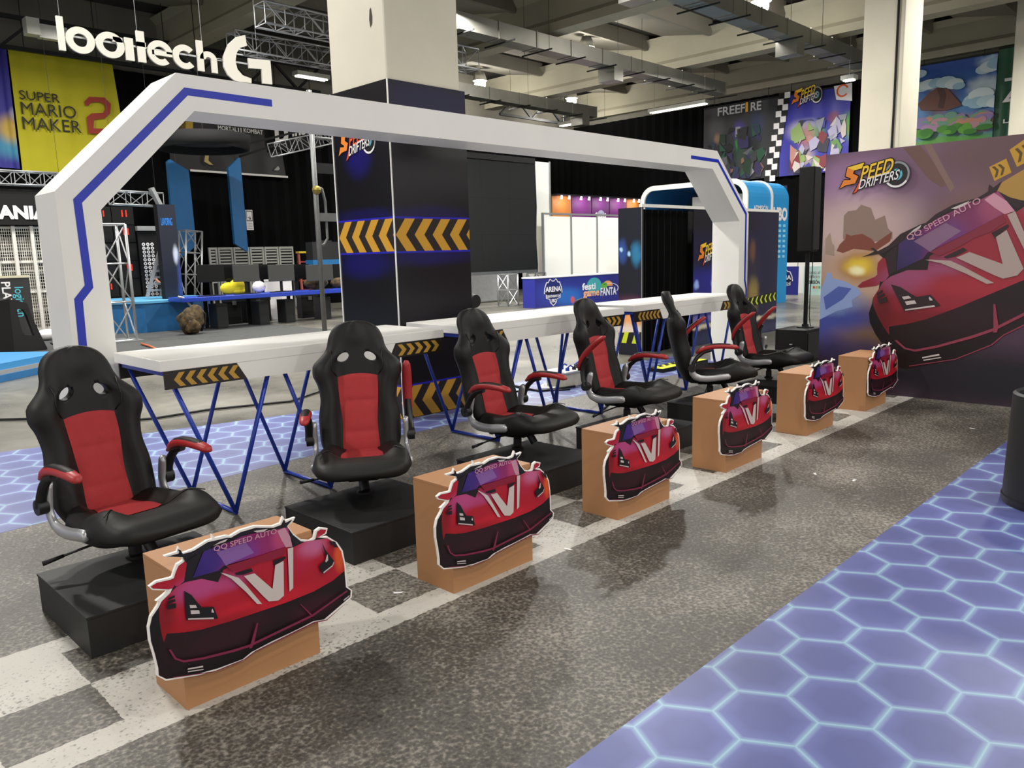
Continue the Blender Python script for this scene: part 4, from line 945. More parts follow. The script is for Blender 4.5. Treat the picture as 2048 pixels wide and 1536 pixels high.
BEND = print_mat('booth_end_print', '#0d0f22', [(.08, 1.55, .12, .25, '#2b4f9a', .9), (.06,1.58,.04,.05,'#b8dcff',1), (.19,1.50,.05,.06,'#a8d8ff',1), (.33,1.5,.14,.25,'#2e86b8',.8), (.2,.62,.5,.35,'#7a3a5a',.8), (.24,.52,.3,.2,'#f0a860',.95), (.2,.38,.5,.14,'#e8d8c8',.95), (.2,1.1,.4,.25,'#10131c',.8)], .4, .1, 6, 'YZ')
fr = FRX(bx0, by1, 0); mb = MB(); mb.use(BEND).flat([(0,.003),(by1-by0,.003),(by1-by0,bz),(0,bz)], fr, 0)
M_LIME = mat('print_lime', '#c9d82c', .45)
mb.use(M_KPRINT).flat([(0,.18),(.42,.18),(.42,.36),(0,.33)], fr, .0006)
for a in (.05, .24): mb.use(M_LIME).flat([(a,.18),(a+.09,.18),(a+.14,.35),(a+.06,.345)], fr, .001)
build('end_print', mb, None, booth, org=fr[0])
BFR = print_mat('booth_front_print', '#17133a', [(.6,2.0,2.6,.35,'#120e1e',1), (.5,1.0,2.0,.35,'#24248e',.9), (.1,.98,.10,.10,'#9db8ff',1), (.62,.98,.10,.10,'#9db8ff',1), (.4,.62,2.4,.22,'#2a2c9c',.8), (.3,.42,2.2,.10,'#6e6ab0',.9), (1.2,.29,3.2,.07,'#d8d0b8',.95), (1.2,.08,3.4,.2,'#33385a',1), (1.9,1.1,.5,.9,'#2a2338',.9), (2.0,.7,.3,.45,'#b49a48',.55), (1.95,1.5,.16,.28,'#8a5a3a',.45)], .4, .12, 5, 'XZ')
fr = FRY(bx0+1.41, by0, 0); wfr = bx1-bx0-1.41; mb = MB(); mb.use(BFR).flat([(0,.003),(wfr,.003),(wfr,bz),(0,bz)], fr, 0)
racing_title(mb, fr, .12, 1.33, .75, .002, 1.2)
M_ROADP = mat('print_road', '#3c4258', .5)
mb.use(M_KPRINT).flat([(1.6,.50),(wfr,.56),(wfr,.74),(1.6,.66)], fr, .0008)
for i in range(7):
    a = 1.75+.17*i
    for P in ([(a,.575+.012*i),(a+.06,.665+.008*i),(a+.11,.67+.008*i),(a+.05,.58+.012*i)], [(a,.575+.012*i),(a+.05,.58+.012*i),(a+.11,.525+.008*i),(a+.06,.52+.008*i)]): mb.use(M_LIME).flat(P, fr, .0014)
build('front_print', mb, None, booth, org=fr[0])

# floor things under the desks -----------------------------------------------------------
jb = thing('power_box', 'white power distribution box with blue plugs on the floor under a desk', 'power box', (6.95, 5.95, 0))
mb = MB(); mb.box((6.78,5.80,.003),(7.30,6.10,.17)); build('enclosure', mb, mat('cream_plastic', '#cfc8b4', .5, noise=.1), jb, bevel=.006)
mb = MB(); mb.box((6.76,5.78,.1705),(7.32,6.12,.19)); build('lid', mb, M_WHITE, jb, bevel=.004)
for i, (x, y) in enumerate(((6.88,5.86),(7.0,5.86),(6.94,6.0),(7.12,5.9),(7.2,6.0))):
    mb = MB(); mb.tube([(x,y,.1905),(x,y,.225)], .025, 10); mb.tube([(x,y,.225),(x+.03,y-.02,.25),(x+.06,y-.03,.232)], .010, 6); build('plug', mb, M_BLUE if i % 2 == 0 else M_KPLAST, jb)
for nm, pts, r_, lb in (('floor_cable', [(1.906,9.246,2.22e-16), (2.268,8.890,-2.22e-16), (2.647,8.157,-2.22e-16), (2.964,7.972,0), (3.533,7.967,0), (4.007,7.785,0), (4.303,7.671,0), (4.880,7.988,0), (5.070,8.015,0)], .014, 'long black cable running across the concrete behind the near desk'),
                    ('floor_cable', [(6.481,6.333,0), (6.406,5.867,0), (6.745,5.786,0), (6.890,5.757,0)], .013, 'black cable coiled beside the white power box'),
                    ('floor_cable', [(6.025,6.125,0), (6.435,6.049,0), (6.554,5.772,0), (6.703,5.675,0)], .010, 'thin black cable under the middle desk'),
                    ('floor_cable', [(6.000,4.665,0), (6.411,4.853,0), (6.732,4.895,0), (6.915,4.896,0)], .010, 'black cable behind the fourth plinth'),
                    ('floor_cable', [(5.743,15.730,0), (5.660,15.097,0), (5.447,14.050,-2.22e-16)], .022, 'orange cable on the dark floor near the truss tower')):
    pts = [(p[0], p[1], r_+.004) for p in pts]
    mb = MB(); mb.tube(pts, r_, 6); tag(build(nm, mb, M_KPLAST if 'orange' not in lb else mat('orange_cable', '#b3603a', .5), smooth=True), lb, 'cable')
for nm, px, lb, rot in (('floor_number_card', (6.763,6.056,0), 'white floor card marked 15 lying by the blue desk legs', .5),):
    t = thing(nm, lb, 'card', px, rot)
    build('card', MB().box((-.14,-.10,.004),(.14,.10,.008)), M_WHT, t, local=True)
    tv = txt('15', .2, 0, .02, 1, True); mb = MB(); mb.mesh2d(tv, ((0,-.07,.0085),(1,0,0),(0,1,0),(0,0,1))); build('number', mb, M_KPRINT, t, local=True)
t = thing('folded_sign', 'black floor board edged with yellow arrows under the far desk', 'sign', (9.276,5.656,0))
build('board', MB().box((-.9,-.12,.004),(.2,.12,.05)), M_BLACK, t, local=True)
mb = MB()
for i in range(6): mb.flat([(-.82+.15*i,.02),(-.76+.15*i,.10),(-.70+.15*i,.10),(-.76+.15*i,.02)], ((0,0,.051),(1,0,0),(0,1,0),(0,0,1)))
mb.box((-.89,-.11,.0505),(.19,0.0,.0525)); build('yellow_print', mb, mat('fluo_yellow', '#d8e02a', .45), t, local=True)
# scraps of paper on the asphalt
for i, p in enumerate(((5.153,1.906,0), (5.143,2.165,0), (7.246,1.735,0), (2.988,2.560,0), (2.061,2.811,-2.22e-16))):
    mb = MB(); a = .6*i; l = .025; mb.prism([(-l,-.006),(l,-.009),(l*.8,.008),(-l*.6,.007)], (p[0],p[1],.004), (math.cos(a),math.sin(a),0), (-math.sin(a),math.cos(a),0), (0,0,.0015))
    tag(build('paper_scrap', mb, M_WHT), ('small white paper scrap on the asphalt carpet near the hexagons', 'small white scrap on the asphalt carpet left of the other scrap', 'tiny white scrap far along the asphalt carpet', 'tiny white fleck on the asphalt before the third box', 'thin white thread on the dark chequer tile')[i], 'paper')

# ------------------------------------------------------------------ hanging letter sign (between near column and back wall)
LY_ = 12.0
sg = thing('hanging_letter_sign', 'row of big white letters hanging from the ceiling above the arch', 'sign', (3.75, LY_, 4.35))
M_LET = mat('white_letters', '#bcbab0', .6)
frl = ((0, LY_, 0), (1,0,0), (0,0,1), (0,-1,0)); D_ = .035; zb = 4.41; xh = .335; st = .085
def lbar(mb, x0, x1, z0, z1): mb.box((x0, LY_, z0), (x1, LY_+D_, z1))
def letter(fn, nm='letter'):
    mb = MB(); fn(mb); build(nm, mb, M_LET, sg)
L0 = 3.735
def letter(fn, nm='letter'):
    mb = MB(); fn(mb); build(nm, mb, M_LET, sg)
XL = [p[0] for p in [(3.728,4.651),(3.823,4.667),(3.822,4.539),(4.188,4.599),(4.200,4.535),(4.578,4.595),(4.588,4.552),(4.701,4.570),(4.756,4.620),(4.864,4.638),(4.706,4.688),(4.894,4.691),(4.896,4.531),(5.255,4.586),(5.258,4.536),(5.594,4.586),(5.629,4.628),(5.725,4.642),(5.934,4.585)]]
ky = .345/2/((XL[3]-XL[2])/2)
def rr(m, a, b_, t=.092, a0=0.0, a1=2*PI):
    r = (b_-a)/2; ring_prism(m, (a+b_)/2, zb+xh/2, r-t, r, frl, D_, 32, a0, a1, (xh/2+.005)/r)
letter(lambda m: lbar(m, L0-.005, L0+.075, zb, 4.845))
letter(lambda m: rr(m, XL[2], XL[3]))
def g_(m):
    rr(m, XL[4], XL[5]); lbar(m, (XL[4]+XL[5])/2+.04, XL[5]-.02, zb+.222, zb+.288)
letter(g_)
letter(lambda m: lbar(m, XL[6], XL[7], zb, zb+.305))
def t_(m): lbar(m, XL[8], XL[9], zb, zb+.425); lbar(m, XL[10]+.05, XL[11]-.02, zb+.212, zb+.276)
letter(t_)
def e_(m):
    rr(m, XL[12], XL[13], .088, 0.0, 2*PI-.85); lbar(m, XL[12]+.06, XL[13]-.005, zb+xh/2-.035, zb+xh/2+.03)
letter(e_)
letter(lambda m: rr(m, XL[14], XL[15]+.02, .088, .75, 2*PI-.75))
def h_(m):
    lbar(m, XL[16], XL[17], zb, zb+.44); w = XL[18]-XL[17]; cx = XL[17]+w/2-.03; ring_prism(m, cx, zb+.18, w/2+.03-.09, w/2+.03, frl, D_, 16, 0, PI, .9); lbar(m, cx+w/2+.03-.09, cx+w/2+.03, zb, zb+.182)
letter(h_)
def G_(m):
    P = [(6.434,5.053),(6.288,5.003),(6.136,4.865),(6.044,4.676),(6.036,4.524),(6.094,4.407),(6.187,4.343),(6.271,4.334),(6.478,4.340),(6.484,4.408),(6.337,4.440),(6.259,4.518),(6.235,4.629),(6.266,4.760),(6.330,4.846),(6.449,4.895)]
    m.prism(P, (0,LY_,0), (1,0,0), (0,0,1), (0,D_,0))
letter(G_)
def G2(m):
    P = [(6.453,4.712),(6.838,4.733),(6.843,4.366),(6.674,4.360),(6.675,4.579),(6.457,4.564)]
    m.prism(P, (0,LY_,0), (1,0,0), (0,0,1), (0,D_,0))
letter(G2)
mb = MB(); mb.box((L0+.0, LY_+.037, zb+.20), (L0+2.3, LY_+.055, zb+.225)); mb.box((L0+2.2, LY_+.037, zb+.21), (L0+3.05, LY_+.055, zb+.235)); build('carrier_rail', mb, M_ALU, sg)
mb = MB()
for x in (L0+.05, L0+1.05, L0+2.0, L0+2.9): mb.tube([(x, LY_+.045, zb+.2), (x, LY_+.045, 8.74)], .004, 4)
build('hanging_wire', mb, M_STEEL, sg)

# ------------------------------------------------------------------ box trusses
def box_truss(name, a, b, s, label, group=None, cat='truss', r=.025, cell=None, legs=False, m=None):
    a = Vector(a); b = Vector(b); t = (b-a).normalized(); L_ = (b-a).length
    up = Vector((0,0,1)) if abs(t.z) < .9 else Vector((1,0,0)); q = t.cross(up).normalized(); up = q.cross(t)
    o = thing(name, label, cat, tuple(a), group=group); cs = [q*(i*s/2)+up*(j*s/2) for i, j in ((-1,-1),(1,-1),(1,1),(-1,1))]
    for c in cs: build('chord', MB().tube([a+c, b+c], r, 8), m or M_ALU, o, smooth=True)
    n = max(2, int(L_/(cell or s))); mb = MB()
    for i in range(n):
        p0 = a+t*(L_*i/n); p1 = a+t*(L_*(i+1)/n)
        for k in range(4):
            c0, c1 = cs[k], cs[(k+1) % 4]
            mb.tube([p0+(c0 if i % 2 else c1), p1+(c1 if i % 2 else c0)], r*.5, 5, cap=False)
            mb.tube([p0+c0, p0+c1], r*.55, 5, cap=False)
    for k in range(4): mb.tube([b+cs[k], b+cs[(k+1) % 4]], r*.6, 5, cap=False)
    w = build('lattice', mb, m or M_ALU, o); w['kind'] = 'stuff'
    if name == 'truss_bar':
        for e in (a.lerp(b, .1), a.lerp(b, .9)): build('hanging_cord', MB().tube([e+Vector((0,0,s/2)), Vector((e.x, e.y, 8.745))], .004, 4), M_DARKSTEEL, o)
    if legs:
        for e in (a,): build('base_plate', MB().box((a.x-s*.7, a.y-s*.7, .003), (a.x+s*.7, a.y+s*.7, .02)), M_ALU, o)
    return o
tz = 6.9
box_truss('ceiling_truss', (9.812,19.029,6.900), (13.0, (9.812,19.029,6.900)[1], 6.9), .45, 'silver lighting truss hung under the ceiling left of the concrete column', 'hung lighting trusses')
box_truss('ceiling_truss', (9.296,16.610,6.900), (13.2, (9.296,16.610,6.900)[1], 6.9), .45, 'second silver lighting truss hung higher beside the big beam', 'hung lighting trusses')
p = (14.556,15.820,6.600)
box_truss('ceiling_truss', (p[0]-.8, p[1], 6.6), (p[0]+.35, p[1], 6.6), .5, 'short end of a lighting truss seen right of the concrete column', 'hung lighting trusses')
p = (12.591,22.190,5.000)
box_truss('ceiling_truss', (11.262,20.000,4.521), (13.322,20.000,5.062), .35, 'small silver truss under the arch beam before the dark wall', None, r=.02)

# ------------------------------------------------------------------ air ducts and tray lights
M_DUCT = mat('duct_metal', '#92918a', .42, .65, noise=.12, nscale=1.5)
def duct(x0, x1, y, z, label, w=.5, h=.4):
    o = thing('air_duct', label, 'duct', (x0, y, z), group='square air ducts'); n = int((x1-x0)/1.4)
    for i in range(n):
        a = x0+(x1-x0)*i/n; b_ = x0+(x1-x0)*(i+1)/n
        build('duct_section', MB().box((a+.01, y-w/2, z), (b_-.01, y+w/2, z+h)), M_DUCT, o)
    for i in range(n+1):
        a = x0+(x1-x0)*i/n; build('flange', MB().box((a-.0099, y-w/2-.02, z-.02), (a+.0099, y+w/2+.02, z+h+.02)), M_DUCT, o)
        build('hanger_bar', MB().box((a+.25, y-w/2-.3, z-.06), (a+.28, y+w/2+.3, z-.025)), M_DARKSTEEL, o)
        if i % 3 == 1:
            for s_ in (-1, 1): build('hanger_rod', MB().tube([(a+.265, y+s_*(w/2+.2), z-.026), (a+.265, y+s_*(w/2+.2), 8.745)], .007, 4), M_DARKSTEEL, o)
    for i in range(1, n, 5):
        a = x0+(x1-x0)*(i+.5)/n; build('air_outlet', MB().box((a-.22, y-.3, z-.38), (a+.22, y+.3, z-.001)), M_DUCT, o)
    return o
duct(10.6, 26.2, 15.0, 6.95, 'long square metal air duct crossing the ceiling right of the column')
duct(15.6, 26.2, 20.8, 6.95, 'lower square metal air duct far back above the arch beam')
duct(12.0, 26.0, 10.0, 6.95, 'square metal air duct at the top edge near the far cream column')
M_TRAY = mat('tray_metal', '#c9c9c2', .35, .3)
M_TUBE = mat('fluorescent_glow', '#fdf8ea', .4, emit=6)
def tray(a, b, label, lit=True):
    a = Vector(a); b = Vector(b); o = thing('tray_light', label, 'light', tuple(a), group='hung tray lights')
    t = (b-a).normalized(); q = Vector((-t.y, t.x, 0))
    M_ = Matrix((( t.x, q.x, 0, a.x), (t.y, q.y, 0, a.y), (0, 0, 1, a.z), (0,0,0,1))); L_ = (b-a).length
    build('housing', MB().box((0,-.16,0),(L_,.16,.12), M_), M_TRAY, o)
    mb = MB()
    for s in (-.08,.08): mb.tube([M_ @ Vector((.05,s,-.02)), M_ @ Vector((L_-.05,s,-.02))], .018, 6)
    build('tube', mb, M_TUBE if lit else M_WHT, o)
    mb = MB()
    for x in (.2, L_-.2): mb.tube([M_ @ Vector((x,0,.12)), M_ @ Vector((x,0,8.74-a.z))], .006, 4)
    build('hanger', mb, M_STEEL, o)
tray((26.800,18.373,6.873), (26.800,15.832,6.982), 'hung metal tray light below the ducts over the title banners')
tray((26.800,23.037,6.978), (26.800,21.700,6.990), 'short hung metal tray light just above the arch beam')
tray((24.000,9.734,6.283), (24.000,9.351,6.385), 'hung tray light touching the far cream column')
tray((13.326,22.000,7.084), (14.465,22.000,7.060), 'long lit tray light left of the column above the arch')
mb = MB(); p = (5.955,21.000,6.949); mb.box((p[0]-.12,p[1]-.2,p[2]-.18),(p[0]+.15,p[1]+.1,p[2]+.18)); mb.box((p[0]+.15,p[1]-.1,p[2]-.2),(p[0]+.75,p[1]+.1,p[2]+.1))
tag(build('ceiling_cassette', mb, M_TRAY), 'white ventilation box under the ceiling above the yellow banner', 'vent')
# roof bracing behind the banners: dark girder with zigzag
for (a, b, lb) in (((5.912,23.400,7.005), (15.066,23.400,6.989), 'dark zigzag girder along the back wall above the yellow banner'), ((23.495,23.400,7.188), (28.251,23.400,6.942), 'dark zigzag girder along the back wall right of the column')):
    o = thing('roof_girder', lb, 'girder', a); a = Vector(a); b = Vector(b); b.z = a.z; b.y = a.y
    build('chord', MB().bar(a, b, .1), M_DARKSTEEL, o); build('chord', MB().bar(a+Vector((0,0,.75)), b+Vector((0,0,.75)), .1), M_DARKSTEEL, o)
    n = int((b-a).length/.8)
    for i in range(n):
        p0 = a.lerp(b, i/n); p1 = a.lerp(b, (i+1)/n)
        build('brace', MB().bar(p0+Vector((0,0,.75*(i % 2))), p1+Vector((0,0,.75*((i+1) % 2))), .07), M_DARKSTEEL, o)

# ------------------------------------------------------------------ banners on the back wall
YB = 24.05
def banner(name, label, quad, m, wave=.03):
    """cloth banner hung flat on the wall, gently rippled; quad = bl, br, tr, tl as (x, z)"""
    bl, br, tr, tl = quad; nx, nz = 24, 8; vs = []; fs = []
    for j in range(nz+1):
        for i in range(nx+1):
            u, v = i/nx, j/nz
            x = (bl[0]*(1-u)+br[0]*u)*(1-v)+(tl[0]*(1-u)+tr[0]*u)*v; z = (bl[1]*(1-u)+br[1]*u)*(1-v)+(tl[1]*(1-u)+tr[1]*u)*v
            vs.append((x, YB-.03-wave*math.sin(u*17+v*2)*(1-.5*v)-wave*.6*math.sin(u*31+1), z))
    for j in range(nz):
        for i in range(nx): fs.append((j*(nx+1)+i, j*(nx+1)+i+1, (j+1)*(nx+1)+i+1, (j+1)*(nx+1)+i))
    o = thing(name, label, 'banner', (bl[0], YB, bl[1])); mb = MB(); mb.add(vs, fs); build('cloth', mb, m, o, org=(bl[0], YB, bl[1]), smooth=True)
    mb = MB(); mb.tube([(tl[0], YB-.03, tl[1]+.02), (tr[0], YB-.03, tr[1]+.02)], .025, 6); build('hanging_rod', mb, M_DARKSTEEL, o)
    for u in (.15, .85):
        x = tl[0]+(tr[0]-tl[0])*u; z = tl[1]+(tr[1]-tl[1])*u; build('hanging_cord', MB().tube([(x, YB-.03, z+.04), (x, YB-.03, 8.745)], .012, 5), M_DARKSTEEL, o)
    return o
M_YCLOTH = mat('yellow_cloth', '#c0b71c', .75, noise=.08, nscale=1.2)
q = [(6.218,4.059),(8.982,4.068),(8.763,7.187),(6.230,7.145)]
ym = banner('yellow_banner', 'yellow cloth banner with black lettering hanging on the back wall', q, M_YCLOTH)
M_TXK = mat('banner_lettering_black', '#1d1a12', .6); M_TXR = mat('banner_lettering_red', '#9c2f1c', .6)
def ylet(s, pts, m, nm, bold=.0):
    (x0, z0), (x1, z1), h = pts[0], pts[1], pts[2][1]-pts[0][1]
    tv, tf = fit(s, x1-x0, h, 0, bold); sl = (z1-z0)/(x1-x0)
    mb = MB(); mb.mesh2d(([(x0+x, z0+y+sl*x) for x, y in tv], tf), ((0,YB-.11,0),(1,0,0),(0,0,1),(0,-1,0))); build(nm, mb, m, ym)
ylet('SUPER', [(6.345,5.878),(7.302,5.884),(6.348,6.102)], M_TXK, 'lettering', .004)
ylet('MARIO', [(6.348,5.502),(7.670,5.519),(6.338,5.814)], M_TXK, 'lettering', .0)
ylet('MAKER', [(6.339,5.123),(7.756,5.144),(6.340,5.438)], M_TXK, 'lettering', .0)
mb = MB(); P = [(7.908,5.985),(8.046,6.128),(8.445,6.154),(8.598,5.998),(8.549,5.733),(8.385,5.586),(8.107,5.537),(8.069,5.297),(8.570,5.320),(8.555,5.175),(7.920,5.146),(7.926,5.583),(8.061,5.691),(8.358,5.735),(8.434,5.850),(8.424,5.957),(8.325,6.011),(8.094,5.993),(8.000,5.889),(7.918,5.889)]
mb.prism(P, (0,YB-.12,0), (1,0,0), (0,0,1), (0,.004,0)); build('lettering', mb, M_TXR, ym)
q = [(5.071,4.144),(6.177,4.108),(6.196,7.139),(5.107,7.084)]
banner('blue_banner', 'blue printed banner edge left of the yellow banner', q, print_mat('blue_banner_print', '#2f2a8c', [(1.1,.55,.9,.5,'#3f93b0',.9), (1.0,.95,.45,.5,'#c9a834',.9), (1.35,1.35,.4,.3,'#d8cfd0',.8), (1.45,1.55,.3,.25,'#8a3a34',.8)], .6, .1, 2))
q = [(10.127,4.328),(13.963,4.268),(13.710,6.475),(10.181,6.375)]
mk = banner('black_banner', 'black cloth banner with white lettering behind the arch', q, print_mat('black_banner_print', '#1d1c1d', [(1.0,.9,1.2,.9,'#2b2b2d',.8), (2.4,.8,.6,.7,'#303033',.7), (.55,1.2,.16,.4,'#9a7d2c',.5)], .65, .12, 2))
def blet(s, a, b, h, m, par, bold=.02, nm='lettering'):
    tv, tf = fit(s, b[0]-a[0], h, 0, bold); sl = (b[1]-a[1])/(b[0]-a[0])
    mb = MB(); mb.mesh2d(([(a[0]+x, a[1]+y+sl*x) for x, y in tv], tf), ((0,YB-.11,0),(1,0,0),(0,0,1),(0,-1,0))); build(nm, mb, m, par)
M_TXW = mat('banner_lettering_white', '#cfcdc8', .6)
c = [(11.680,5.586),(12.303,5.580),(12.337,5.463),(12.455,5.473),(12.524,5.581),(13.188,5.567),(11.692,5.723)]
blet('MORTAL', c[0], c[1], (c[6][1]-c[0][1])*.95, M_TXW, mk); blet('KOMBAT', c[4], c[5], (c[6][1]-c[0][1])*.95, M_TXW, mk)
blet('II', c[2], c[3], (c[6][1]-c[0][1])*1.7, M_TXW, mk, .0)
c = [(10.696,4.312),(13.971,4.277)]
mb = MB(); mb.bar((c[0][0], YB-.10, c[0][1]), (c[1][0], YB-.10, c[1][1]), .03, .06); build('hem', mb, M_TXW, mk)
for pts, m_ in (([(10.684,5.721),(10.913,5.743),(10.881,5.402),(10.651,5.382)], '#a8892e'), ([(11.210,4.837),(11.322,4.845),(11.288,4.633),(11.431,4.510),(11.305,4.516),(11.152,4.598)], '#a8925a'), ([(13.468,4.463),(13.639,4.613),(13.702,4.532),(13.643,4.472)], '#8d8c88')):
    mb = MB(); mb.flat(pts, ((0,YB-.11,0),(1,0,0),(0,0,1),(0,-1,0))); build('printed_patch', mb, mat('patch_'+m_[1:], m_, .6), mk)
q = [(13.468,5.086),(15.342,5.286),(15.212,6.637),(13.388,6.440)]
wp = banner('white_letter_banner', 'black banner with cropped huge white letters next to the scaffold pole', q, M_BLACKCLOTH, .01)
wp.location.y -= .2
c = [(13.492,5.314),(13.985,5.310),(14.120,5.574),(14.911,5.748),(13.548,5.968),(14.145,5.885)]
wp.location.y += .2
blet('D', c[0], c[1], c[4][1]-c[0][1], M_TXW, wp, .06); blet('inso', c[2], c[3], (c[5][1]-c[2][1])*1.1, M_TXW, wp, .03); wp.location.y -= .2

# ------------------------------------------------------------------ banners on the right wall
XB = 29.0
def wall_banner(name, label, y0, y1, z0, z1, m, dz=0.0):
    o = thing(name, label, 'banner', (XB, y0, z0)); n = 14; vs = []; fs = []
    for i in range(n+1):
        y = y0+(y1-y0)*i/n; x = XB+.02*math.sin(i*1.7)
        vs += [(x, y, z0), (x, y, z1)]
    fs = [(2*i, 2*i+2, 2*i+3, 2*i+1) for i in range(n)]
    mb = MB(); mb.add(vs, fs); build('cloth', mb, m, o, org=(XB, y0, z0), smooth=True)
    mb = MB(); mb.tube([(XB, y0, z1+.03), (XB, y1, z1+.03)], .03, 6); build('hanging_rod', mb, M_DARKSTEEL, o)
    for u in (.15, .85): build('hanging_cord', MB().tube([(XB-.02, y0+(y1-y0)*u, z1+.05), (XB-.02, y0+(y1-y0)*u, 7.5)], .012, 5), M_DARKSTEEL, o)
    return o
def WX(px, py): return px
a = (29.000,17.284,7.027); b = (29.000,14.033,7.038); c = (29.000,11.442,7.116); d = (29.000,16.739,4.183)
zt = (a[2]+c[2])/2; zb_ = d[2]
ff = wall_banner('portrait_banner', 'dark banner with silver lettering on the right wall', a[1], b[1], zb_, zt, print_mat('dark_banner_print', '#2a2b30', [(.55,2.0,.5,1.0,'#4a4a4e',.7), (.55,1.05,.32,.9,'#3a3a40',.9), (.62,1.7,.2,.28,'#9a7355',.6), (1.55,1.9,.36,.5,'#43308c',.9), (1.6,1.1,.45,.7,'#173a2c',.9), (1.65,1.8,.14,.2,'#b3847c',.6), (2.3,2.0,.4,.8,'#26365e',.8), (2.2,1.2,.4,.6,'#10181c',.8), (1.45,1.35,.12,.3,'#2f9a4a',.6)], .5, .14, 2.2, 'YZ'))
q = [(-16.641,6.736),(-15.666,6.712),(-16.647,7.049),(-15.642,6.753),(-15.518,6.757),(-15.223,6.703),(-14.789,6.698),(-15.393,6.653),(-15.403,7.067)]
frb = ((XB-.05, 0, 0), (0,-1,0), (0,0,1), (-1,0,0))
M_SILV = mat('print_silver', '#b9b9bb', .5)
def wl(s, p0, p1, h, m, par, bold=.02, fr=None, shear=0.0):
    tv, tf = fit(s, p1[0]-p0[0], h, shear, bold); sl = 0
    mb = MB(); mb.mesh2d(([(p0[0]+x, p0[1]+y) for x, y in tv], tf), fr or frb); return build('lettering', mb, m, par)
h_f = q[2][1]-q[0][1]
wl('FREE', q[0], q[1], h_f, M_SILV, ff); wl('F', (q[3][0], q[0][1]), (q[4][0]+.05, 0), h_f, M_SILV, ff); wl('I', (q[7][0]-.05, q[0][1]), (q[7][0]+.06, 0), h_f*1.1, M_YEL, ff); wl('RE', (q[5][0], q[0][1]), (q[6][0], 0), h_f, M_SILV, ff)
sd = wall_banner('racing_banner', 'blue and green banner with a chequered edge and orange title on the right wall', b[1]-.01, c[1], zb_, zt, print_mat('racing_banner_print', '#32329a', [(.9,1.6,.9,.5,'#b9b4c8',.8), (1.4,1.4,.5,.45,'#4d8a3c',.8), (2.6,1.5,.6,.7,'#5f9a3a',.9), (2.75,1.4,.25,.3,'#b36a3a',.7), (1.0,1.35,.45,.6,'#b5736a',.75), (1.0,.6,.5,.6,'#b6a49a',.8), (2.0,1.9,.3,.3,'#7c2430',.8), (2.2,1.0,.5,.55,'#3a35a0',.9), (.6,.3,.5,.8,'#33323e',.7)], .5, .14, 2.0, 'YZ'))
def shards(o, u0, u1, v0, v1, n, cols, seed, nm='printed_shapes'):
    rnd = random.Random(seed); mb = MB()
    for k in range(n):
        cu, cv = rnd.uniform(u0, u1), v0+(v1-v0)*rnd.random()**1.3; a_ = rnd.uniform(0, 6.28); r_ = rnd.uniform(.12, .36); P = []
        for t in range(rnd.choice((3, 4, 5))): ang = a_+t*1.35; P.append((max(u0, min(u1, cu+r_*rnd.uniform(.5,1)*math.cos(ang))), max(v0, min(v1, cv+r_*1.4*rnd.uniform(.5,1)*math.sin(ang)))))
        cc = rnd.choice(cols); mb.use(mat('shard_'+cc[1:], cc, .55)).flat(P, ((XB-.032, 0, 0), (0,-1,0), (0,0,1), (-1,0,0)), .0006*k)
    build(nm, mb, None, o)
shards(ff, -a[1]+.25, -b[1]-.5, zb_+.05, zt-.85, 60, ('#1c1d22','#33343a','#14301f','#2a2350','#1f2f4a','#54545c','#8a8a90','#101216','#7a5a48','#1f4a34'), 21)
shards(sd, -b[1]+.45, -c[1]-.1, zb_+.05, zt-.95, 56, ('#a9a4c0','#8a8f9c','#4a4f7c','#b08078','#c4b8b4','#5d8a4a','#3a3a90','#2c2c3c','#7a2a34','#86a060'), 8)
mb = MB(); q = [(-14.055,7.204),(-13.759,7.220),(-14.595,4.032),(-14.237,4.003),(-14.176,5.870)]
n = 15; z1 = q[0][1]; z0 = q[2][1]
mb.use(M_WHT)
for i in range(n):
    for j in range(2):
        z = z0+(z1-z0)*i/n; u = q[2][0]+(q[0][0]-q[2][0])*i/n+.22*j
        mb.use(M_WHT if (i+j) % 2 else M_KPRINT).flat([(u,z),(u+.22,z),(u+.22,z+(z1-z0)/n),(u,z+(z1-z0)/n)], frb)
build('chequered_edge', mb, None, sd)
q = [(-13.605,6.678),(-12.438,6.550)]
mb = MB(); racing_title(mb, ((XB-.05,0,0),(0,-1,0),(0,0,1),(-1,0,0)), q[0][0], q[0][1], q[1][0]-q[0][0], .004, 1.4); build('title', mb, None, sd)
q = [(-12.039,7.131),(-11.404,7.147),(-11.377,6.534),(-11.936,6.657)]
mb = MB(); mb.use(M_WHT).flat(q, frb, .002)
mb.use(M_REDO).mesh2d(ring((q[0][0]+q[1][0])/2, (q[0][1]+q[2][1])/2+.1, .16, .22, 14, .4, 5.6), frb, off=.006); build('white_badge', mb, None, sd)
a = (29.000,9.173,7.268); b = (29.000,6.959,7.337); d = (29.000,9.270,4.775); e = (29.000,6.323,7.563)
zs_, ze_ = d[2]-.4, (a[2]+b[2])/2
le = wall_banner('landscape_banner', 'bright banner with blue sky, clouds, a brown mound and pink treetops', a[1]+.3, b[1], zs_, ze_, print_mat('landscape_print', '#2d63ac', [(1.2,3.1,3.0,.9,'#26489c',.9), (2.2,2.0,.7,.45,'#d2e2ea',.9), (2.3,2.75,.5,.25,'#b9d3e6',.9), (1.2,1.45,3.0,.5,'#4f86bb',.8), (.95,1.75,.62,.7,'#7a5148',.95), (.9,2.25,.8,.18,'#c8dce6',.9), (1.2,.95,2.8,.40,'#b48aa2',.95), (2.2,.85,.7,.3,'#c98f74',.9), (1.1,.75,.7,.18,'#5f8f7a',.8), (1.2,.45,2.6,.28,'#4f9434',1.0)], .5, .22, 4, 'YZ'))
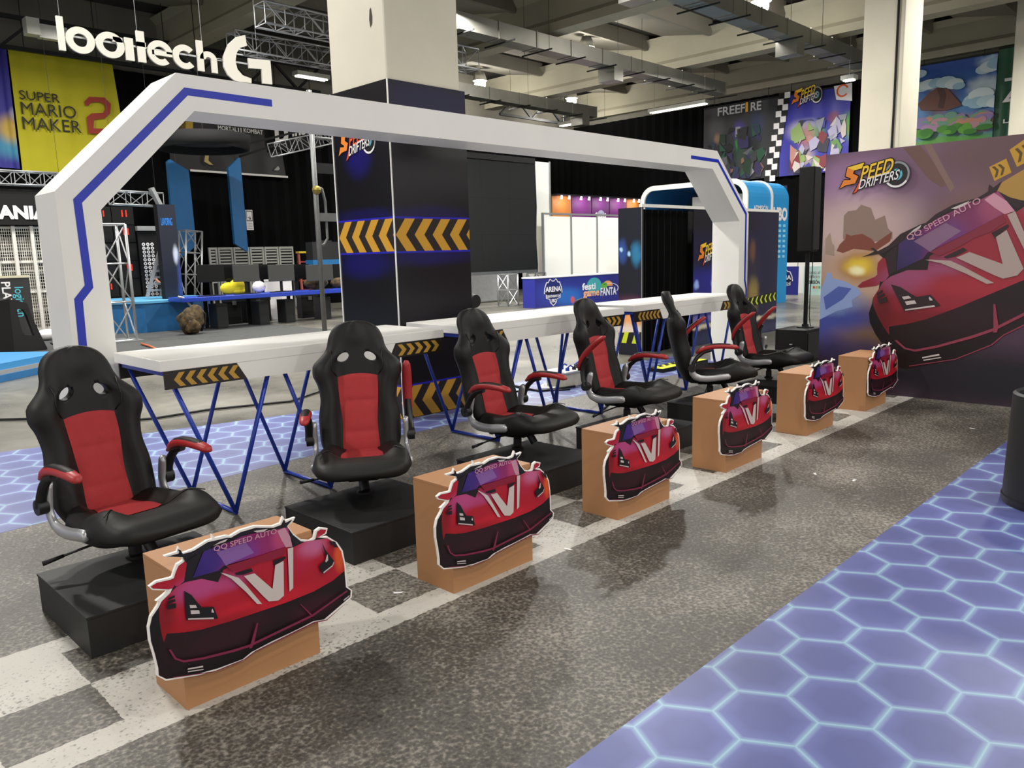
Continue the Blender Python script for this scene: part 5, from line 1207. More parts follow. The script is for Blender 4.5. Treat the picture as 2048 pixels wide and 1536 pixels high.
def lu(mb, m, pts, off=.02): mb.use(m).flat(pts, ((XB-.03, 0, 0), (0,-1,0), (0,0,1), (-1,0,0)), off)
mb = MB(); Q = [(-9.207,6.106),(-8.930,6.365),(-8.654,6.545),(-8.370,6.525),(-8.118,6.192),(-7.870,5.887),(-8.327,5.780),(-9.098,5.888)]
lu(mb, mat('mound_brown', '#6b463c', .6), Q, .02)
Q2 = [(-8.652,6.520),(-8.540,6.206),(-8.594,5.917),(-8.424,5.843),(-8.356,6.277),(-8.440,6.511)]; lu(mb, mat('mound_dark', '#4c332f', .6), Q2, .024)
C = [(-9.115,6.644),(-8.900,6.684),(-8.662,6.695),(-8.379,6.673),(-8.142,6.586),(-7.998,6.490),(-7.306,6.877),(-7.135,6.941),(-6.966,7.005),(-7.561,6.011),(-7.346,6.122),(-7.420,5.893),(-7.155,5.902),(-6.932,5.822),(-7.692,5.933),(-9.186,7.055)]
S = [.45,.45,.42,.5,.45,.3,.4,.5,.45,.45,.6,.5,.5,.4,.3,.35]
random.seed(3)
for k, (u, v) in enumerate(C): lu(mb, mat('cloud_%d' % (k % 3), ('#b9d3df','#d4e3e8','#9cc3d6')[k % 3], .6), clip(disc(u, v, S[k]*.62, S[k]*.36, 14), -a[1]-.28, -b[1], zs_, ze_), .026+.002*k)
T = [(-9.213,5.752),(-9.179,5.138),(-6.903,4.719),(-6.960,5.588),(-9.139,4.852)]
u0, u1 = T[0][0], T[3][0]; v1, v0 = T[3][1], T[1][1]
for k in range(70):
    t_ = k/70; v = v1-.05-(v1-v0)*t_*1.0+random.uniform(-.08,.08); u = random.uniform(u0+.1, u1-.15); cc = random.choice(('#a985a8','#b98a96','#c08a74','#8f7fb0','#6f9a86','#7f9f6a') if t_ < .75 else ('#4f8f3a','#5fa03e','#3f7d34'))
    lu(mb, mat('tree_'+cc[1:], cc, .7), disc(u, v, random.uniform(.12,.28), random.uniform(.07,.15), 10), .062+.0007*k)
pr = build('landscape_print', mb, None, le); pr['label'] = 'printed clouds, brown mound and pink and green treetops'
gr = wall_banner('green_banner', 'dark green banner strip with white letters beside the landscape banner', b[1]-.01, e[1]-.5, zs_, ze_+.1, mat('green_print', '#1c5236', .5))
q = [(-6.749,5.795),(-6.332,5.780),(-6.796,6.508),(-6.682,5.170),(-6.374,5.153),(-6.690,5.289)]
wl('Z', q[0], (q[0][0]+.6, 0), q[2][1]-q[0][1], M_WHT, gr, .0); wl('LANZ', q[3], (q[3][0]+.75, 0), q[5][1]-q[3][1], M_WHT, gr)

# ------------------------------------------------------------------ far right: gate, counters, partitions
gx, gy0, gy1, gz = 19.0, 9.995, 13.31, 3.33
gate = thing('entrance_gate', 'sky blue entrance gate with rounded white-edged opening beyond the booth', 'gate', (gx, gy0, 0))
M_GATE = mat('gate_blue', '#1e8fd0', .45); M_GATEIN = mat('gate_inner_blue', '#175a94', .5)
def rrect(y0, y1, z1, r, inset=0.0, n=7):
    P = [(y0+inset, .003)]
    for i in range(n+1): a = PI-PI/2*i/n; P.append((y0+inset+r+r*math.cos(a), z1-inset-r+r*math.sin(a)))
    for i in range(n+1): a = PI/2-PI/2*i/n; P.append((y1-inset-r+r*math.cos(a), z1-inset-r+r*math.sin(a)))
    P.append((y1-inset, .003)); return P
def portal_shell(nm, x0, x1, ins0, ins1, m, r0=.45):
    A = rrect(gy0, gy1, gz, r0, ins0); B = rrect(gy0, gy1, gz, max(.1, r0-(ins1-ins0)), ins1); mb = MB(); k = len(A); vs = []
    for x in (x0, x1):
        for P in (A, B): vs += [(x, p[0], p[1]) for p in P]
    fs = []
    for i in range(k-1):
        fs += [(i, i+1, k+i+1, k+i), (2*k+i, 3*k+i, 3*k+i+1, 2*k+i+1), (i, 2*k+i, 2*k+i+1, i+1), (k+i, k+i+1, 3*k+i+1, 3*k+i)]
    fs += [(0, k, 3*k, 2*k), (k-1, 3*k-1, 4*k-1, 2*k-1)]
    mb.add(vs, fs); return build(nm, mb, m, gate)
portal_shell('white_edge', gx-.06, gx+.0, 0, .13, M_WHITE); portal_shell('gate_shell', gx+.001, gx+1.28, .02, .06, M_GATE); portal_shell('white_edge', gx+1.281, gx+1.36, -.01, .10, M_WHITE); portal_shell('gate_shell', gx+1.361, gx+2.35, .02, .06, M_GATE)
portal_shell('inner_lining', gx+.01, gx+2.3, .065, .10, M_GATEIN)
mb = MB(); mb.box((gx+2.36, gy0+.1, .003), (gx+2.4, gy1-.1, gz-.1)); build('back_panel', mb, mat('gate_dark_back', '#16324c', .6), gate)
mb = MB(); mb.box((gx+.9, gy0+.35, 2.25), (gx+.96, gy0+2.2, 3.0)); build('sign_board', mb, M_WHITE, gate)
frg = ((0, gy0+.02, 0), (1,0,0), (0,0,1), (0,-1,0))
def gl(s, x0, x1, z, h, m, bold=.02):
    tv, tf = fit(s, x1-x0, h, 0, bold); mb = MB(); mb.mesh2d(([(x0+x, z+y) for x, y in tv], tf), frg, off=.012); return build('lettering', mb, m, gate)
gl('ADMISIÓN', gx+.30, gx+1.10, 2.52, .15, M_WHT); gl('UBO', gx+1.42, gx+2.25, 2.28, .34, M_WHT, .05)
fr2 = ((gx+.9, gy0+2.2, 0), (0,-1,0), (0,0,1), (-1,0,0)); tv, tf = fit('BCDMAR', 1.35, .12); mb = MB(); mb.mesh2d((tv, tf), fr2, .3, 2.45, .012); build('lettering', mb, M_DARKSTEEL, gate)
mb = MB()
for i in range(7):
    for j in range(3): mb.box((gx+1.5+.27*j, gy0+.004, 1.25+.14*i), (gx+1.62+.27*j, gy0+.0195, 1.32+.14*i))
build('icon_print', mb, mat('icon_blue', '#8fd0ee', .5), gate)
# long pale counter with printed boards behind the chairs on the right
bk = thing('white_counter', 'long white partition along the far floor right of the blue gate', 'partition', (22.884,9.683,0))
p = (24.349,9.992,0); p2 = (25.384,12.479,0)
wxx = 25.5
za = (25.500,11.509,1.018); ya = (25.500,12.189,0.4378); yb = (25.500,10.780,0.4428)
for i, (f0, f1) in enumerate(((0,.33),(.335,.66),(.665,1.0),(1.005,1.6))):
    build('wall_panel', MB().box((wxx, ya[1]+1-(ya[1]+1-yb[1])*f1, .003), (wxx+.05, ya[1]+1-(ya[1]+1-yb[1])*f0-.02, za[2])), M_WHITE, bk)
def arena_badge(mb, fr, cx, cz, s):
    """shield badge with stacked lettering"""
    S1 = [(-.75,.75),(-.55,.75),(-.40,.95),(-.30,1.0),(-.12,.85),(.12,.85),(.30,1.0),(.40,.95),(.55,.75),(.75,.75),(.95,.35),(1.02,-.05),(.80,-.15),(.80,-.42),(.42,-.5),(.36,-.75),(0,-1.0),(-.36,-.75),(-.42,-.5),(-.80,-.42),(-.80,-.15),(-1.02,-.05),(-.95,.35)]
    mb.use(M_WHT).flat([(cx+x*s, cz+y*s) for x, y in S1], fr, .003)
    mb.use(mat('badge_navy', '#1d2266', .45)).flat([(cx+x*s*.92, cz+y*s*.92) for x, y in S1], fr, .005)
    mb.use(mat('badge_black', '#14131c', .45)).flat([(cx-.92*s, cz-.12*s), (cx+.92*s, cz-.12*s), (cx+.90*s, cz+.02*s), (cx-.90*s, cz+.02*s)], fr, .007)
    for st_, w, h, z in (('ARENA', 1.72, .36, .06), ('DEATHMATCH', 1.45, .17, -.36), ('UBO', .62, .24, -.72)):
        tv, tf = fit(st_, w*s, h*s, 0, .03, True); mb.use(M_WHT).mesh2d((tv, tf), fr, cx, cz+z*s, .009)
ab = thing('arena_board', 'blue board with white shield badge before the far white partition', 'board', (24.500,11.664,0.07594))
y_l = (24.500,11.711,0.4814); y_r = (24.500,11.104,0.4836); z_t = (24.500,11.386,0.915); z_b = (24.500,11.358,0.08039)
frx = ((24.5, y_l[1]+.55, 0), (0,-1,0), (0,0,1), (-1,0,0)); w_ = y_l[1]+.55-y_r[1]; zt2 = z_t[2]
M_ARENA = mat('arena_blue', '#2a2f8e', .45)
build('board', MB().box((24.501, y_r[1], .003), (24.54, y_l[1]+.55, zt2)), M_ARENA, ab)
mb = MB(); arena_badge(mb, frx, w_*.52, zt2*.52, zt2*.42); build('badge', mb, None, ab)
ac = thing('access_board', 'pale green notice board with dark lettering at the far right floor', 'board', (24.500,10.533,0.04508))
y_l = (24.500,10.923,0.4842); y_r = (24.500,10.294,0.4864); frx = ((24.5, y_l[1], 0), (0,-1,0), (0,0,1), (-1,0,0)); w_ = y_l[1]-y_r[1]
build('board', MB().box((24.501, y_r[1], .003), (24.54, y_l[1], zt2)), mat('mint_print', '#bfe0da', .5), ac)
mb = MB()
for s_, z, h, m_ in (('acceso al', .74, .12, M_GREYP), ('edificio', .60, .10, M_GREYP), ('ADMISIÓN', .40, .15, M_TXK)):
    tv, tf = fit(s_, w_*.72, h*zt2, 0, .02); mb.use(m_).mesh2d((tv, tf), frx, w_*.12, z*zt2, .004)
for i, cc in enumerate(('#c8503c', '#d89a3a', '#3a9a8a')): mb.use(mat('tick_'+cc[1:], cc, .5)).flat([(w_*(.5+.14*i), .24*zt2), (w_*(.6+.14*i), .24*zt2), (w_*(.6+.14*i), .32*zt2), (w_*(.5+.14*i), .32*zt2)], frx, .004)
build('lettering', mb, None, ac)
# blue arena counter in the middle distance
ax0, ax1, ay, az = 16.42, 20.46, 15.15, .845
cn = thing('arena_counter', 'long blue counter front with white shield badge and planet graphics', 'counter', (ax0, ay, 0))
build('front_board', MB().box((ax0, ay+.001, .003), (ax1, ay+.04, az)), M_ARENA, cn)
build('counter_top', MB().box((ax0-.02, ay-.02, az), (ax1+.02, ay+.5, az+.035)), M_WHITE, cn)
build('end_board', MB().box((ax0, ay+.0405, .003), (ax0+.03, ay+.48, az)), M_ARENA, cn); build('end_board', MB().box((ax1-.03, ay+.0405, .003), (ax1, ay+.48, az)), M_ARENA, cn)
fr = FRY(ax0, ay, 0); w_ = ax1-ax0
CBL = print_mat('counter_print', '#2a2c86', [(.7,.4,.9,.5,'#33409c',.8), (1.5,.25,1.0,.4,'#2a6cc0',.8), (1.66,.15,.14,.14,'#d0564a',1.0), (2.75,.5,.42,.28,'#3f9aa0',.0), (3.6,.5,.6,.5,'#1f1f62',.6)], .4, .05, 4, 'XZ')
mb = MB(); mb.use(CBL).flat([(0,.003),(w_,.003),(w_,az),(0,az)], fr, 0); arena_badge(mb, fr, .78, .42, .40)
mb.use(mat('planet_teal', '#3fa0a2', .5)).flat(disc(2.70, .52, .36, .25), fr, .002); mb.use(mat('planet_orange', '#e09a5a', .5)).flat(disc(3.38, .48, .26, .17, 16, 0, PI), fr, .003); mb.use(mat('leaf_green', '#5fa83a', .5)).flat(disc(3.2, .50, .16, .10), fr, .004)
mb.use(M_WHT).mesh2d(ring(3.45, .40, .45, .49, 24, -.6, 2.2, .35), fr, off=.004)
for s_, x, z, w2, h2, m_ in (('festi', 2.10, .42, .66, .20, M_WHT), ('game', 2.15, .22, .80, .15, mat('peach_print', '#efb08a', .5)), ('FANTA', 3.0, .20, .82, .24, M_WHT)):
    tv, tf = fit(s_, w2, h2, 0, .03); mb.use(m_).mesh2d((tv, tf), fr, x, z, .008)
build('front_print', mb, None, cn)
# white modular partition behind it
pt = thing('white_partition', 'tall white modular partition panels behind the blue counter', 'partition', (19.4, 17.5, 0))
M_PANEL = mat('lit_white_panel', '#f4f4ee', .5)
for i in range(3):
    a = 19.42+1.42*i; build('panel', MB().box((a+.03, 17.5, .003), (a+1.39, 17.53, 2.75)), M_PANEL, pt)
for i in range(4): build('mullion', MB().box((19.39+1.42*i, 17.47, .003), (19.45+1.42*i-.001, 17.54, 2.8)), M_ALU, pt)
build('top_rail', MB().box((19.39, 17.47, 2.8), (23.7, 17.54, 2.86)), M_ALU, pt)
tw = thing('white_tower_panel', 'narrow tall white tower panel beside the dark screen', 'panel', (19.45, 18.0, 0))
build('front_panel', MB().box((19.62, 18.0, .003), (20.32, 18.03, 4.55)), M_PANEL, tw); build('end_panel', MB().box((19.55, 18.0, .003), (19.6195, 18.6, 4.5)), M_WHITE, tw)
for x in (19.55, 20.3205): build('mullion', MB().box((x, 17.97, .003), (x+.06, 17.9995, 4.58)), M_ALU, tw)
mb = MB(); mb.box((22.9, 16.6, .003), (23.5, 17.1, 1.25)); tag(build('white_cabinet', mb, M_WHITE, bevel=.01), 'low white cabinet in front of the white partition', 'cabinet')
# row of spot-lit coloured stands far behind
colrs = ['#b9762e', '#6a2270', '#5e1e66', '#681f6c', '#bf7a34']
ex = [23.3, 24.48, 25.75, 26.95, 28.15, 29.1]
M_SPOT = mat('spot_glow', '#ffe2ea', .4, emit=8)
for i in range(5):
    o = thing('expo_stand', ('orange spot-lit stand panel at the left end of the row', 'purple spot-lit stand panel next to the orange one', 'purple spot-lit stand panel in the middle with a planet disc', 'purple spot-lit stand panel right of the planet panel', 'orange spot-lit stand panel beside the blue gate')[i], 'stand', (ex[i], 20.5, 0), group='spot-lit stand panels')
    build('panel', MB().box((ex[i]+.03, 20.5, .003), (ex[i+1]-.03, 20.55, 3.74)), mat('stand_'+colrs[i][1:], colrs[i], .6), o)
    build('top_bar', MB().box((ex[i], 20.2, 3.745), (ex[i+1]-.001, 20.55, 3.80)), M_DARKSTEEL, o)
    for k in (.3, .7):
        x = ex[i]+(ex[i+1]-ex[i])*k
        mb = MB(); mb.tube([(x,20.3,3.744),(x,20.33,3.62)], [.03,.05], 8); build('spotlight', mb, M_SPOT, o)
    mb = MB()
    if i in (1, 2):
        s_ = ('PUNTO', 'festi')[i-1]; tv, tf = fit(s_, .75, .2, 0, .03)
        if i == 2: mb.use(mat('disc_grey', '#8f95a8', .5)).flat(disc(.62, 2.95, .30), ((ex[i],20.5,0),(1,0,0),(0,0,1),(0,-1,0)), .004)
        mb.use(M_WHT).mesh2d((tv, tf), ((ex[i],20.5,0),(1,0,0),(0,0,1),(0,-1,0)), .2, 2.62 if i == 1 else 2.95, .008)
        build('lettering', mb, None, o)
    ld = bpy.data.lights.new('stand_light', 'POINT'); ld.energy = 14; ld.color = (1, .85, .9); ld.shadow_soft_size = .06
    lo = bpy.data.objects.new('stand_light', ld); COL.objects.link(lo); lo.parent = o; lo.location = ((ex[i+1]-ex[i])/2, -.35, 3.5)
# dark LED screen on truss stands
led = thing('led_screen', 'big dark matt display wall on truss stands right of the cladding', 'screen', (15.4, 17.0, 0))
for i in range(3):
    for j in range(3):
        build('screen_tile', MB().box((15.0+1.17*i+.001, 16.98, 1.05+1.08*j+.001), (15.0+1.17*(i+1)-.001, 17.08, 1.05+1.08*(j+1)-.001)), mat('led_tile', '#121414', .65, spec=.25), led)
build('top_cover', MB().box((15.0, 16.95, 4.30), (18.51, 17.1, 4.46)), M_BLACK, led); build('bottom_rail', MB().box((15.0, 16.97, .96), (18.51, 17.1, 1.049)), M_STEEL, led)
build('cable_bundle', MB().tube([(18.56,17.05,4.4),(18.6,17.05,3),(18.54,17.05,2),(18.6,17.05,1.2),(18.55,17.05,.5)], .035, 6), M_KPLAST, led)
box_truss('screen_truss', (16.9, 16.7, .02), (16.9, 16.7, .95), .42, 'short silver truss stand under the dark display wall', None, r=.03, cell=.45)
box_truss('screen_truss', (18.2, 16.72, .02), (18.2, 16.72, .95), .40, 'second truss stand under the right end of the dark display', None, r=.03, cell=.45, m=M_STEEL)
gp = thing('grey_cloth_wall', 'pale grey cloth wall seen under the dark display', 'partition', (14.5, 18.6, 0))
build('cloth', MB().box((14.2, 18.6, .05), (19.3, 18.64, 1.6)), mat('grey_cloth', '#a7a8ab', .8, noise=.1), gp)
for x in (14.6, 15.7, 16.9): build('post', MB().box((x, 18.54, .003), (x+.1, 18.5995, 1.6)), M_STEEL, gp)
p = (10.080,10.900,0.6947)
mb = MB(); mb.lathe([(0,-.09),(.12,-.09),(.135,-.05),(.135,.05),(.12,.09),(0,.09)], (0,0,0), 20, Matrix.Rotation(PI/2, 4, 'X'))
mb.v = [(v[0]+p[0], v[1]+p[1], v[2]+p[2]) for v in mb.v]; sf = thing('stage_lamp', 'small round black stage lamp on a stand right of the cladding', 'lamp', (p[0], p[1], 0)); build('housing', mb, M_BLACK, sf, auto=.5)
build('stand', MB().tube([(p[0],p[1],.003),(p[0],p[1],p[2]-.13)], .03, 8), M_BLACK, sf)

# ------------------------------------------------------------------ back left stage area
box_truss('truss_tower', (5.790,17.001,0)[:2]+(.02,), (5.790,17.001,0)[:2]+(2.35,), .5, 'silver upright truss tower right of the arch post', 'upright truss towers', r=.03, cell=.6, legs=True)
box_truss('truss_tower', (9.435,22.000,-0.04762)[:2]+(.02,), (9.674,22.000,2.457)[:2]+((9.672,22.000,2.429)[2],), .45, 'second upright truss tower behind the dark pillar', 'upright truss towers', r=.028, cell=.6, legs=True)
p = (7.436,19.750,0.1967)
p = (p[0]-.2, 18.35, 0)
pl = thing('blue_plinth', 'eight-sided blue stage plinth behind the truss tower', 'plinth', (p[0]+.2, p[1]+1.4, 0))
def octa(r, cx, cy, a=PI/8): return [(cx+r*math.cos(a+i*PI/4), cy+r*math.sin(a+i*PI/4)) for i in range(8)]
mb = MB(); mb.prism(octa(1.45, p[0]+.2, p[1]+1.4), (0,0,.003), (1,0,0), (0,1,0), (0,0,.66)); build('plinth_body', mb, M_SKYBLUE, pl)
mb = MB(); mb.prism(octa(1.5, p[0]+.2, p[1]+1.4), (0,0,.664), (1,0,0), (0,1,0), (0,0,.05)); build('plinth_top', mb, mat('pale_blue_paint', '#5aa3cf', .5), pl)
sc = thing('light_cabinet', 'tall black cabinet stack with red standby lights behind the truss tower', 'cabinet', (7.688,21.500,0.4758)[:2]+(0,))
q = [(7.117,0.667),(8.078,0.543),(8.153,3.048),(7.263,3.076)]
x0, x1, zt_ = q[0][0]-.15, q[1][0], q[2][1]
M_RLED = mat('red_standby', '#e0281c', .4, emit=.9)
for i in range(5):
    za = .73+(zt_-.73)*i/5; zc_ = .73+(zt_-.73)*(i+1)/5-.02
    for k in range(2):
        xa = x0+(x1-x0)*k/2; b_ = build('cabinet_unit', MB().box((xa+.01, 21.72, za), (x0+(x1-x0)*(k+1)/2-.01, 22.3, zc_)), M_BLACK, sc)
        if (i, k) in ((4,0),(4,1),(3,1),(1,1),(0,0)):
            mb = MB()
            for s_ in range(2): mb.box((xa+.25+.1*s_, 21.71, zc_-.25), (xa+.28+.1*s_, 21.7195, zc_-.10+.02*k))
            build('standby_light', mb, M_RLED, b_)
build('stand', MB().box((x0, 21.74, .003), (x1, 22.28, .729)), M_BLACK, sc)
# black print with columns of white marks
q = [(8.074,2.415),(8.625,2.416),(8.513,0.452),(8.051,0.482)]
wp2 = thing('emblem_panel', 'black panel with columns of small white emblems behind the ladder', 'panel', (q[0][0], 21.6, 0))
build('board', MB().box((q[0][0], 21.6, .003), (q[1][0], 21.64, q[0][1])), M_BLACK, wp2)
build('top_bar', MB().box((q[0][0]-.02, 21.5, q[0][1]), (q[1][0]+.05, 21.65, q[0][1]+.12)), M_ALU, wp2)
mb = MB(); n = 15
for i in range(n):
    z = q[0][1]-.35-(q[0][1]-.9)*i/n; x = q[0][0]+.10
    for k in range(2):
        c0 = x+k*.42
        for d_ in (0, .11, .22): mb.mesh2d(ring(c0+d_+.03, z, .018, .045, 8), ((0,21.597,0),(1,0,0),(0,0,1),(0,-1,0)))
build('emblem_print', mb, M_WHT, wp2)
# leaning ladder
a0 = Vector((7.253,19.200,0.589)); a1 = Vector((7.697,19.200,1.988)); ldr = thing('step_ladder', 'aluminium A-frame ladder standing on the blue plinth', 'ladder', tuple(a0))
a0.z = .775
for s_ in (-.0, .32):
    o_ = Vector((s_, .0, 0)); build('rail', MB().bar(a0+o_, a1+o_*.7, .05, .07), M_ALU, ldr); 
for i in range(1, 8):
    p0 = a0.lerp(a1, i/8); p1 = (a0+Vector((.32,0,0))).lerp(a1+Vector((.22,0,0)), i/8); build('rung', MB().bar(p0, p1, .04, .05), M_ALU, ldr)
for s_ in (0, .3):
    b0 = Vector((a1.x+.55+s_*.3, a1.y+.9, .775)); build('rear_leg', MB().bar(b0, a1+Vector((s_*.7,.05,0)), .04, .05), M_ALU, ldr)
t0 = Vector((8.238,20.320,2.941)); t1 = Vector((8.039,20.320,3.411))
lt = box_truss('truss_bar', (7.170,20.600,3.172), (8.370,20.600,3.147), .32, 'thin horizontal truss bar above the black cabinets', None, r=.02)
build('ladder_top', MB().bar(t0+(t0-t1)*.6, t1, .20, .08), M_ALU, lt)  # top piece of a leaning ladder, attached to the truss bar
# dark printed pillar
q = [(7.543,0.696),(7.936,0.697),(8.034,2.945),(7.597,2.888)]
pil = thing('printed_pillar', 'dark navy freestanding pillar with a white swirl and small blue lettering', 'pillar', (q[0][0], 18.9, .715))
PIL = print_mat('pillar_print', '#1b2130', [(.33,1.75,.09,.30,'#cfd6e8',.95), (.40,1.2,.10,.7,'#3a4c8a',.8), (.45,.9,.2,.4,'#27448a',.7)], .35, .05, 4, 'XZ')
px0, px1, pzt = (q[0][0]+q[3][0])/2, (q[1][0]+q[2][0])/2, (q[2][1]+q[3][1])/2
build('body', MB().box((px0, 18.901, .716), (px1, 19.12, pzt)), M_BLACK, pil)
mb = MB(); mb.flat([(0,.72),(px1-px0,.72),(px1-px0,pzt),(0,pzt)], FRY(px0,18.9,0), 0); build('front_print', mb, PIL, pil, org=(px0,18.9,0))
tv, tf = fit('LAVORNG', (px1-px0)*.62, .17); mb = MB(); mb.mesh2d((tv, tf), FRY(px0,18.9,0), .06, pzt-.48, .004); build('lettering', mb, mat('blue_glow_letters', '#2a86e8', .4, emit=.6), pil)
# blue blades and the hanging ring
yw = 22.6
for pts, lb in (([(9.463,4.363),(9.542,4.428),(10.051,4.145),(10.069,2.045),(9.887,1.897),(9.520,1.655),(9.420,1.657)], 'wide blue hanging blade panel behind the dark pillar'), ([(11.247,4.286),(11.578,4.597),(11.648,4.602),(11.661,1.869),(11.630,1.843),(11.256,2.084)], 'narrow blue hanging blade panel beside the white notice')):
    mb = MB(); mb.prism(pts, (0,yw,0), (1,0,0), (0,0,1), (0,.12,0)); o = thing('hanging_fin', lb, 'panel', (pts[0][0], yw, pts[0][1]), group='blue hanging blade panels'); build('fin_board', mb, M_SKYBLUE, o)
    xs_ = [p_[0] for p_ in pts]; xm_ = sum(xs_)/len(xs_); zm_ = max(p_[1] for p_ in pts); build('hanging_cord', MB().tube([(xm_, yw+.06, zm_-.4), (xm_, yw+.06, 8.745)], .012, 5), M_DARKSTEEL, o)
p = (9.621,20.600,4.518); rg = thing('hanging_ring', 'dark round canopy hanging above the blue blades', 'canopy', (p[0], 20.6, p[2]))
mb = MB(); mb.lathe([(1.08,.36),(1.2,.36),(1.14,0),(1.04,0),(1.08,.36)], (p[0], 20.6, p[2]-.05), 36); build('ring_skirt', mb, M_BLACKCLOTH, rg, smooth=True)
mb = MB(); mb.lathe([(0,.2),(1.09,.2),(1.09,.24),(0,.24)], (p[0], 20.6, p[2]-.05), 36); build('ceiling_disc', mb, mat('grey_fabric', '#3a3a3a', .8), rg)
a = (10.813,21.000,4.704); b = (12.759,21.000,5.276)
for dz in (0, -.35): build('arm', MB().bar((a[0], 21., a[2]+dz*.8), (b[0], 21., b[2]+dz*.5), .06), M_BLACK, rg)
build('hanging_cord', MB().tube([(p[0], 20.6, p[2]+.19), (p[0], 20.6, 8.745)], .012, 5), M_DARKSTEEL, rg)
# notice on the wall
q = [(12.322,2.541),(12.632,2.542),(12.626,3.173),(12.348,3.173)]
nt_ = thing('wall_notice', 'white notice sheet with a black-framed pictogram on the dark back wall', 'sign', (q[0][0], 23.9, q[0][1]))
xa, xb, za, zc_ = q[3][0], q[1][0]-.05, q[0][1], q[2][1]; w_, h_2 = xb-xa, zc_-za
frn = ((xa, 23.9, za), (1,0,0), (0,0,1), (0,-1,0))
build('sheet', MB().box((xa, 23.9, za), (xb, 23.92, zc_)), M_WHT, nt_)
mb = MB()
for r_ in ([(0.06,.44),(.94,.44),(.94,.48),(.06,.48)], [(.06,.92),(.94,.92),(.94,.96),(.06,.96)], [(.86,.44),(.94,.44),(.94,.96),(.86,.96)], [(.06,.44),(.13,.44),(.13,.96),(.06,.96)], [(.45,.52),(.72,.52),(.55,.72)], [(.25,.60),(.40,.60),(.40,.64),(.25,.64)]): mb.flat([(x*w_, y*h_2) for x, y in r_], frn, .003)
for k in range(4): mb.flat([(.12*w_, (.08+.08*k)*h_2), (.85*w_, (.08+.08*k)*h_2), (.85*w_, (.10+.08*k)*h_2), (.12*w_, (.10+.08*k)*h_2)], frn, .003)
build('pictogram', mb, M_KPRINT, nt_)
# louvred white shutters at the foot of the back wall
M_SHUT = mat('shutter_white', '#a9aba6', .6)
sx = [(10.990,23.800,1.620)[0], (11.280,23.800,1.613)[0], (11.789,23.800,1.601)[0], (12.349,23.800,1.587)[0], (12.855,23.800,1.575)[0], (13.377,23.800,1.563)[0], (13.932,23.800,1.550)[0]]
sz = (12.350,23.800,2.000)[2]
for i in range(6):
    o = thing('louvre_shutter', ('louvred white shutter leftmost of the row behind the monitors', 'louvred white shutter second from the left behind the monitors', 'louvred white shutter third from the left, partly behind the blue blade', 'louvred white shutter fourth from the left, right of the blue blade', 'louvred white shutter fifth from the left behind the monitors', 'louvred white shutter rightmost, next to the red ladder')[i], 'shutter', (sx[i], 23.8, 0), group='louvred shutters on the back wall')
    build('backing', MB().box((sx[i]+.01, 23.9, .003), (sx[i+1]-.02, 23.94, sz)), M_DARKSTEEL, o)
    for xa_, xb_, za_, zb2 in ((sx[i]+.01, sx[i]+.06, .003, sz), (sx[i+1]-.07, sx[i+1]-.02, .003, sz), (sx[i]+.0605, sx[i+1]-.0705, sz-.07, sz)): build('shutter_frame', MB().box((xa_, 23.83, za_), (xb_, 23.899, zb2)), M_SHUT, o)
    sl_me = None; z = .9
    while z < sz-.12:
        mb = MB(); mb.box((sx[i]+.061, 23.85, z), (sx[i+1]-.071, 23.89, z+.05)); s_ = build('slat', mb, M_SHUT, o); z += .095
# white mesh fence with big-letter fascia on the far left
fy = 21.0
f0 = (4.310,21.000,0.3928); f1 = (5.818,21.000,0.2747); ft = (5.452,21.000,2.497); fa = (5.544,21.000,3.318)
fn = thing('mesh_fence', 'white wire mesh fence crowded with stacked goods left of the arch', 'fence', (f0[0], fy, 0))
M_FW = mat('fence_white', '#d2d0c8', .5)
for i in range(5):
    x = f0[0]+(f1[0]-f0[0])*i/4; build('fence_post', MB().box((x, fy, .003), (x+.07, fy+.07, ft[2])), M_FW, fn)
for z in (.06, ft[2]*.38, ft[2]*.66, ft[2]-.06): build('fence_rail', MB().box((f0[0], fy+.0705, z), (f1[0]+.1, fy+.10, z+.05)), M_FW, fn)
mb = MB(); n = 34
for i in range(n+1):
    x = f0[0]+(f1[0]-f0[0])*i/n; mb.box((x, fy+.102, .05), (x+.012, fy+.114, ft[2]-.05))
k = int(ft[2]/.075)
for j in range(k): mb.box((f0[0], fy+.115, .05+.075*j), (f1[0], fy+.127, .062+.075*j))
w = build('wire_mesh', mb, M_FW, fn); w['kind'] = 'stuff'
# goods behind the mesh
random.seed(11); gc = ['#8f8a7c', '#5d574a', '#2d2b28', '#b5b0a2', '#77705c', '#c9c6bc', '#3c3a36']
n_ = 0
for j in range(5):
    x = f0[0]; kk = 0
    while x < f1[0]-.35:
        w2 = random.uniform(.28, .6); h2 = random.uniform(.28, .42); z = .1+.46*j
        if random.random() < .9:
            mb = MB(); mb.box((x, fy+.35, z), (x+w2-.03, fy+.8, z+h2)); mb.box((x+.02, fy+.37, z+h2), (x+w2-.05, fy+.78, z+h2+.02))
            ci = random.randrange(7); kk += 1; tag(build('stacked_carton', mb, mat('goods_%d' % ci, gc[ci], .7)), ('tan','dark brown','black','pale','olive','off-white','charcoal')[ci]+' carton '+('first','second','third','fourth','fifth','sixth','seventh','eighth','ninth','tenth','eleventh','twelfth')[kk-1]+' from the left on the '+('lowest','second','middle','fourth','top')[j]+' shelf behind the mesh fence', 'carton', 'stacked goods behind the mesh fence')
        x += w2
rk = thing('goods_rack', 'white shelf rack holding cartons behind the mesh fence', 'rack', (f0[0], fy+.3, 0))
for j in range(5): build('shelf', MB().box((f0[0]-.1, fy+.3, .06+.46*j), (f1[0]+.3, fy+.9, .098+.46*j)), M_FW, rk)
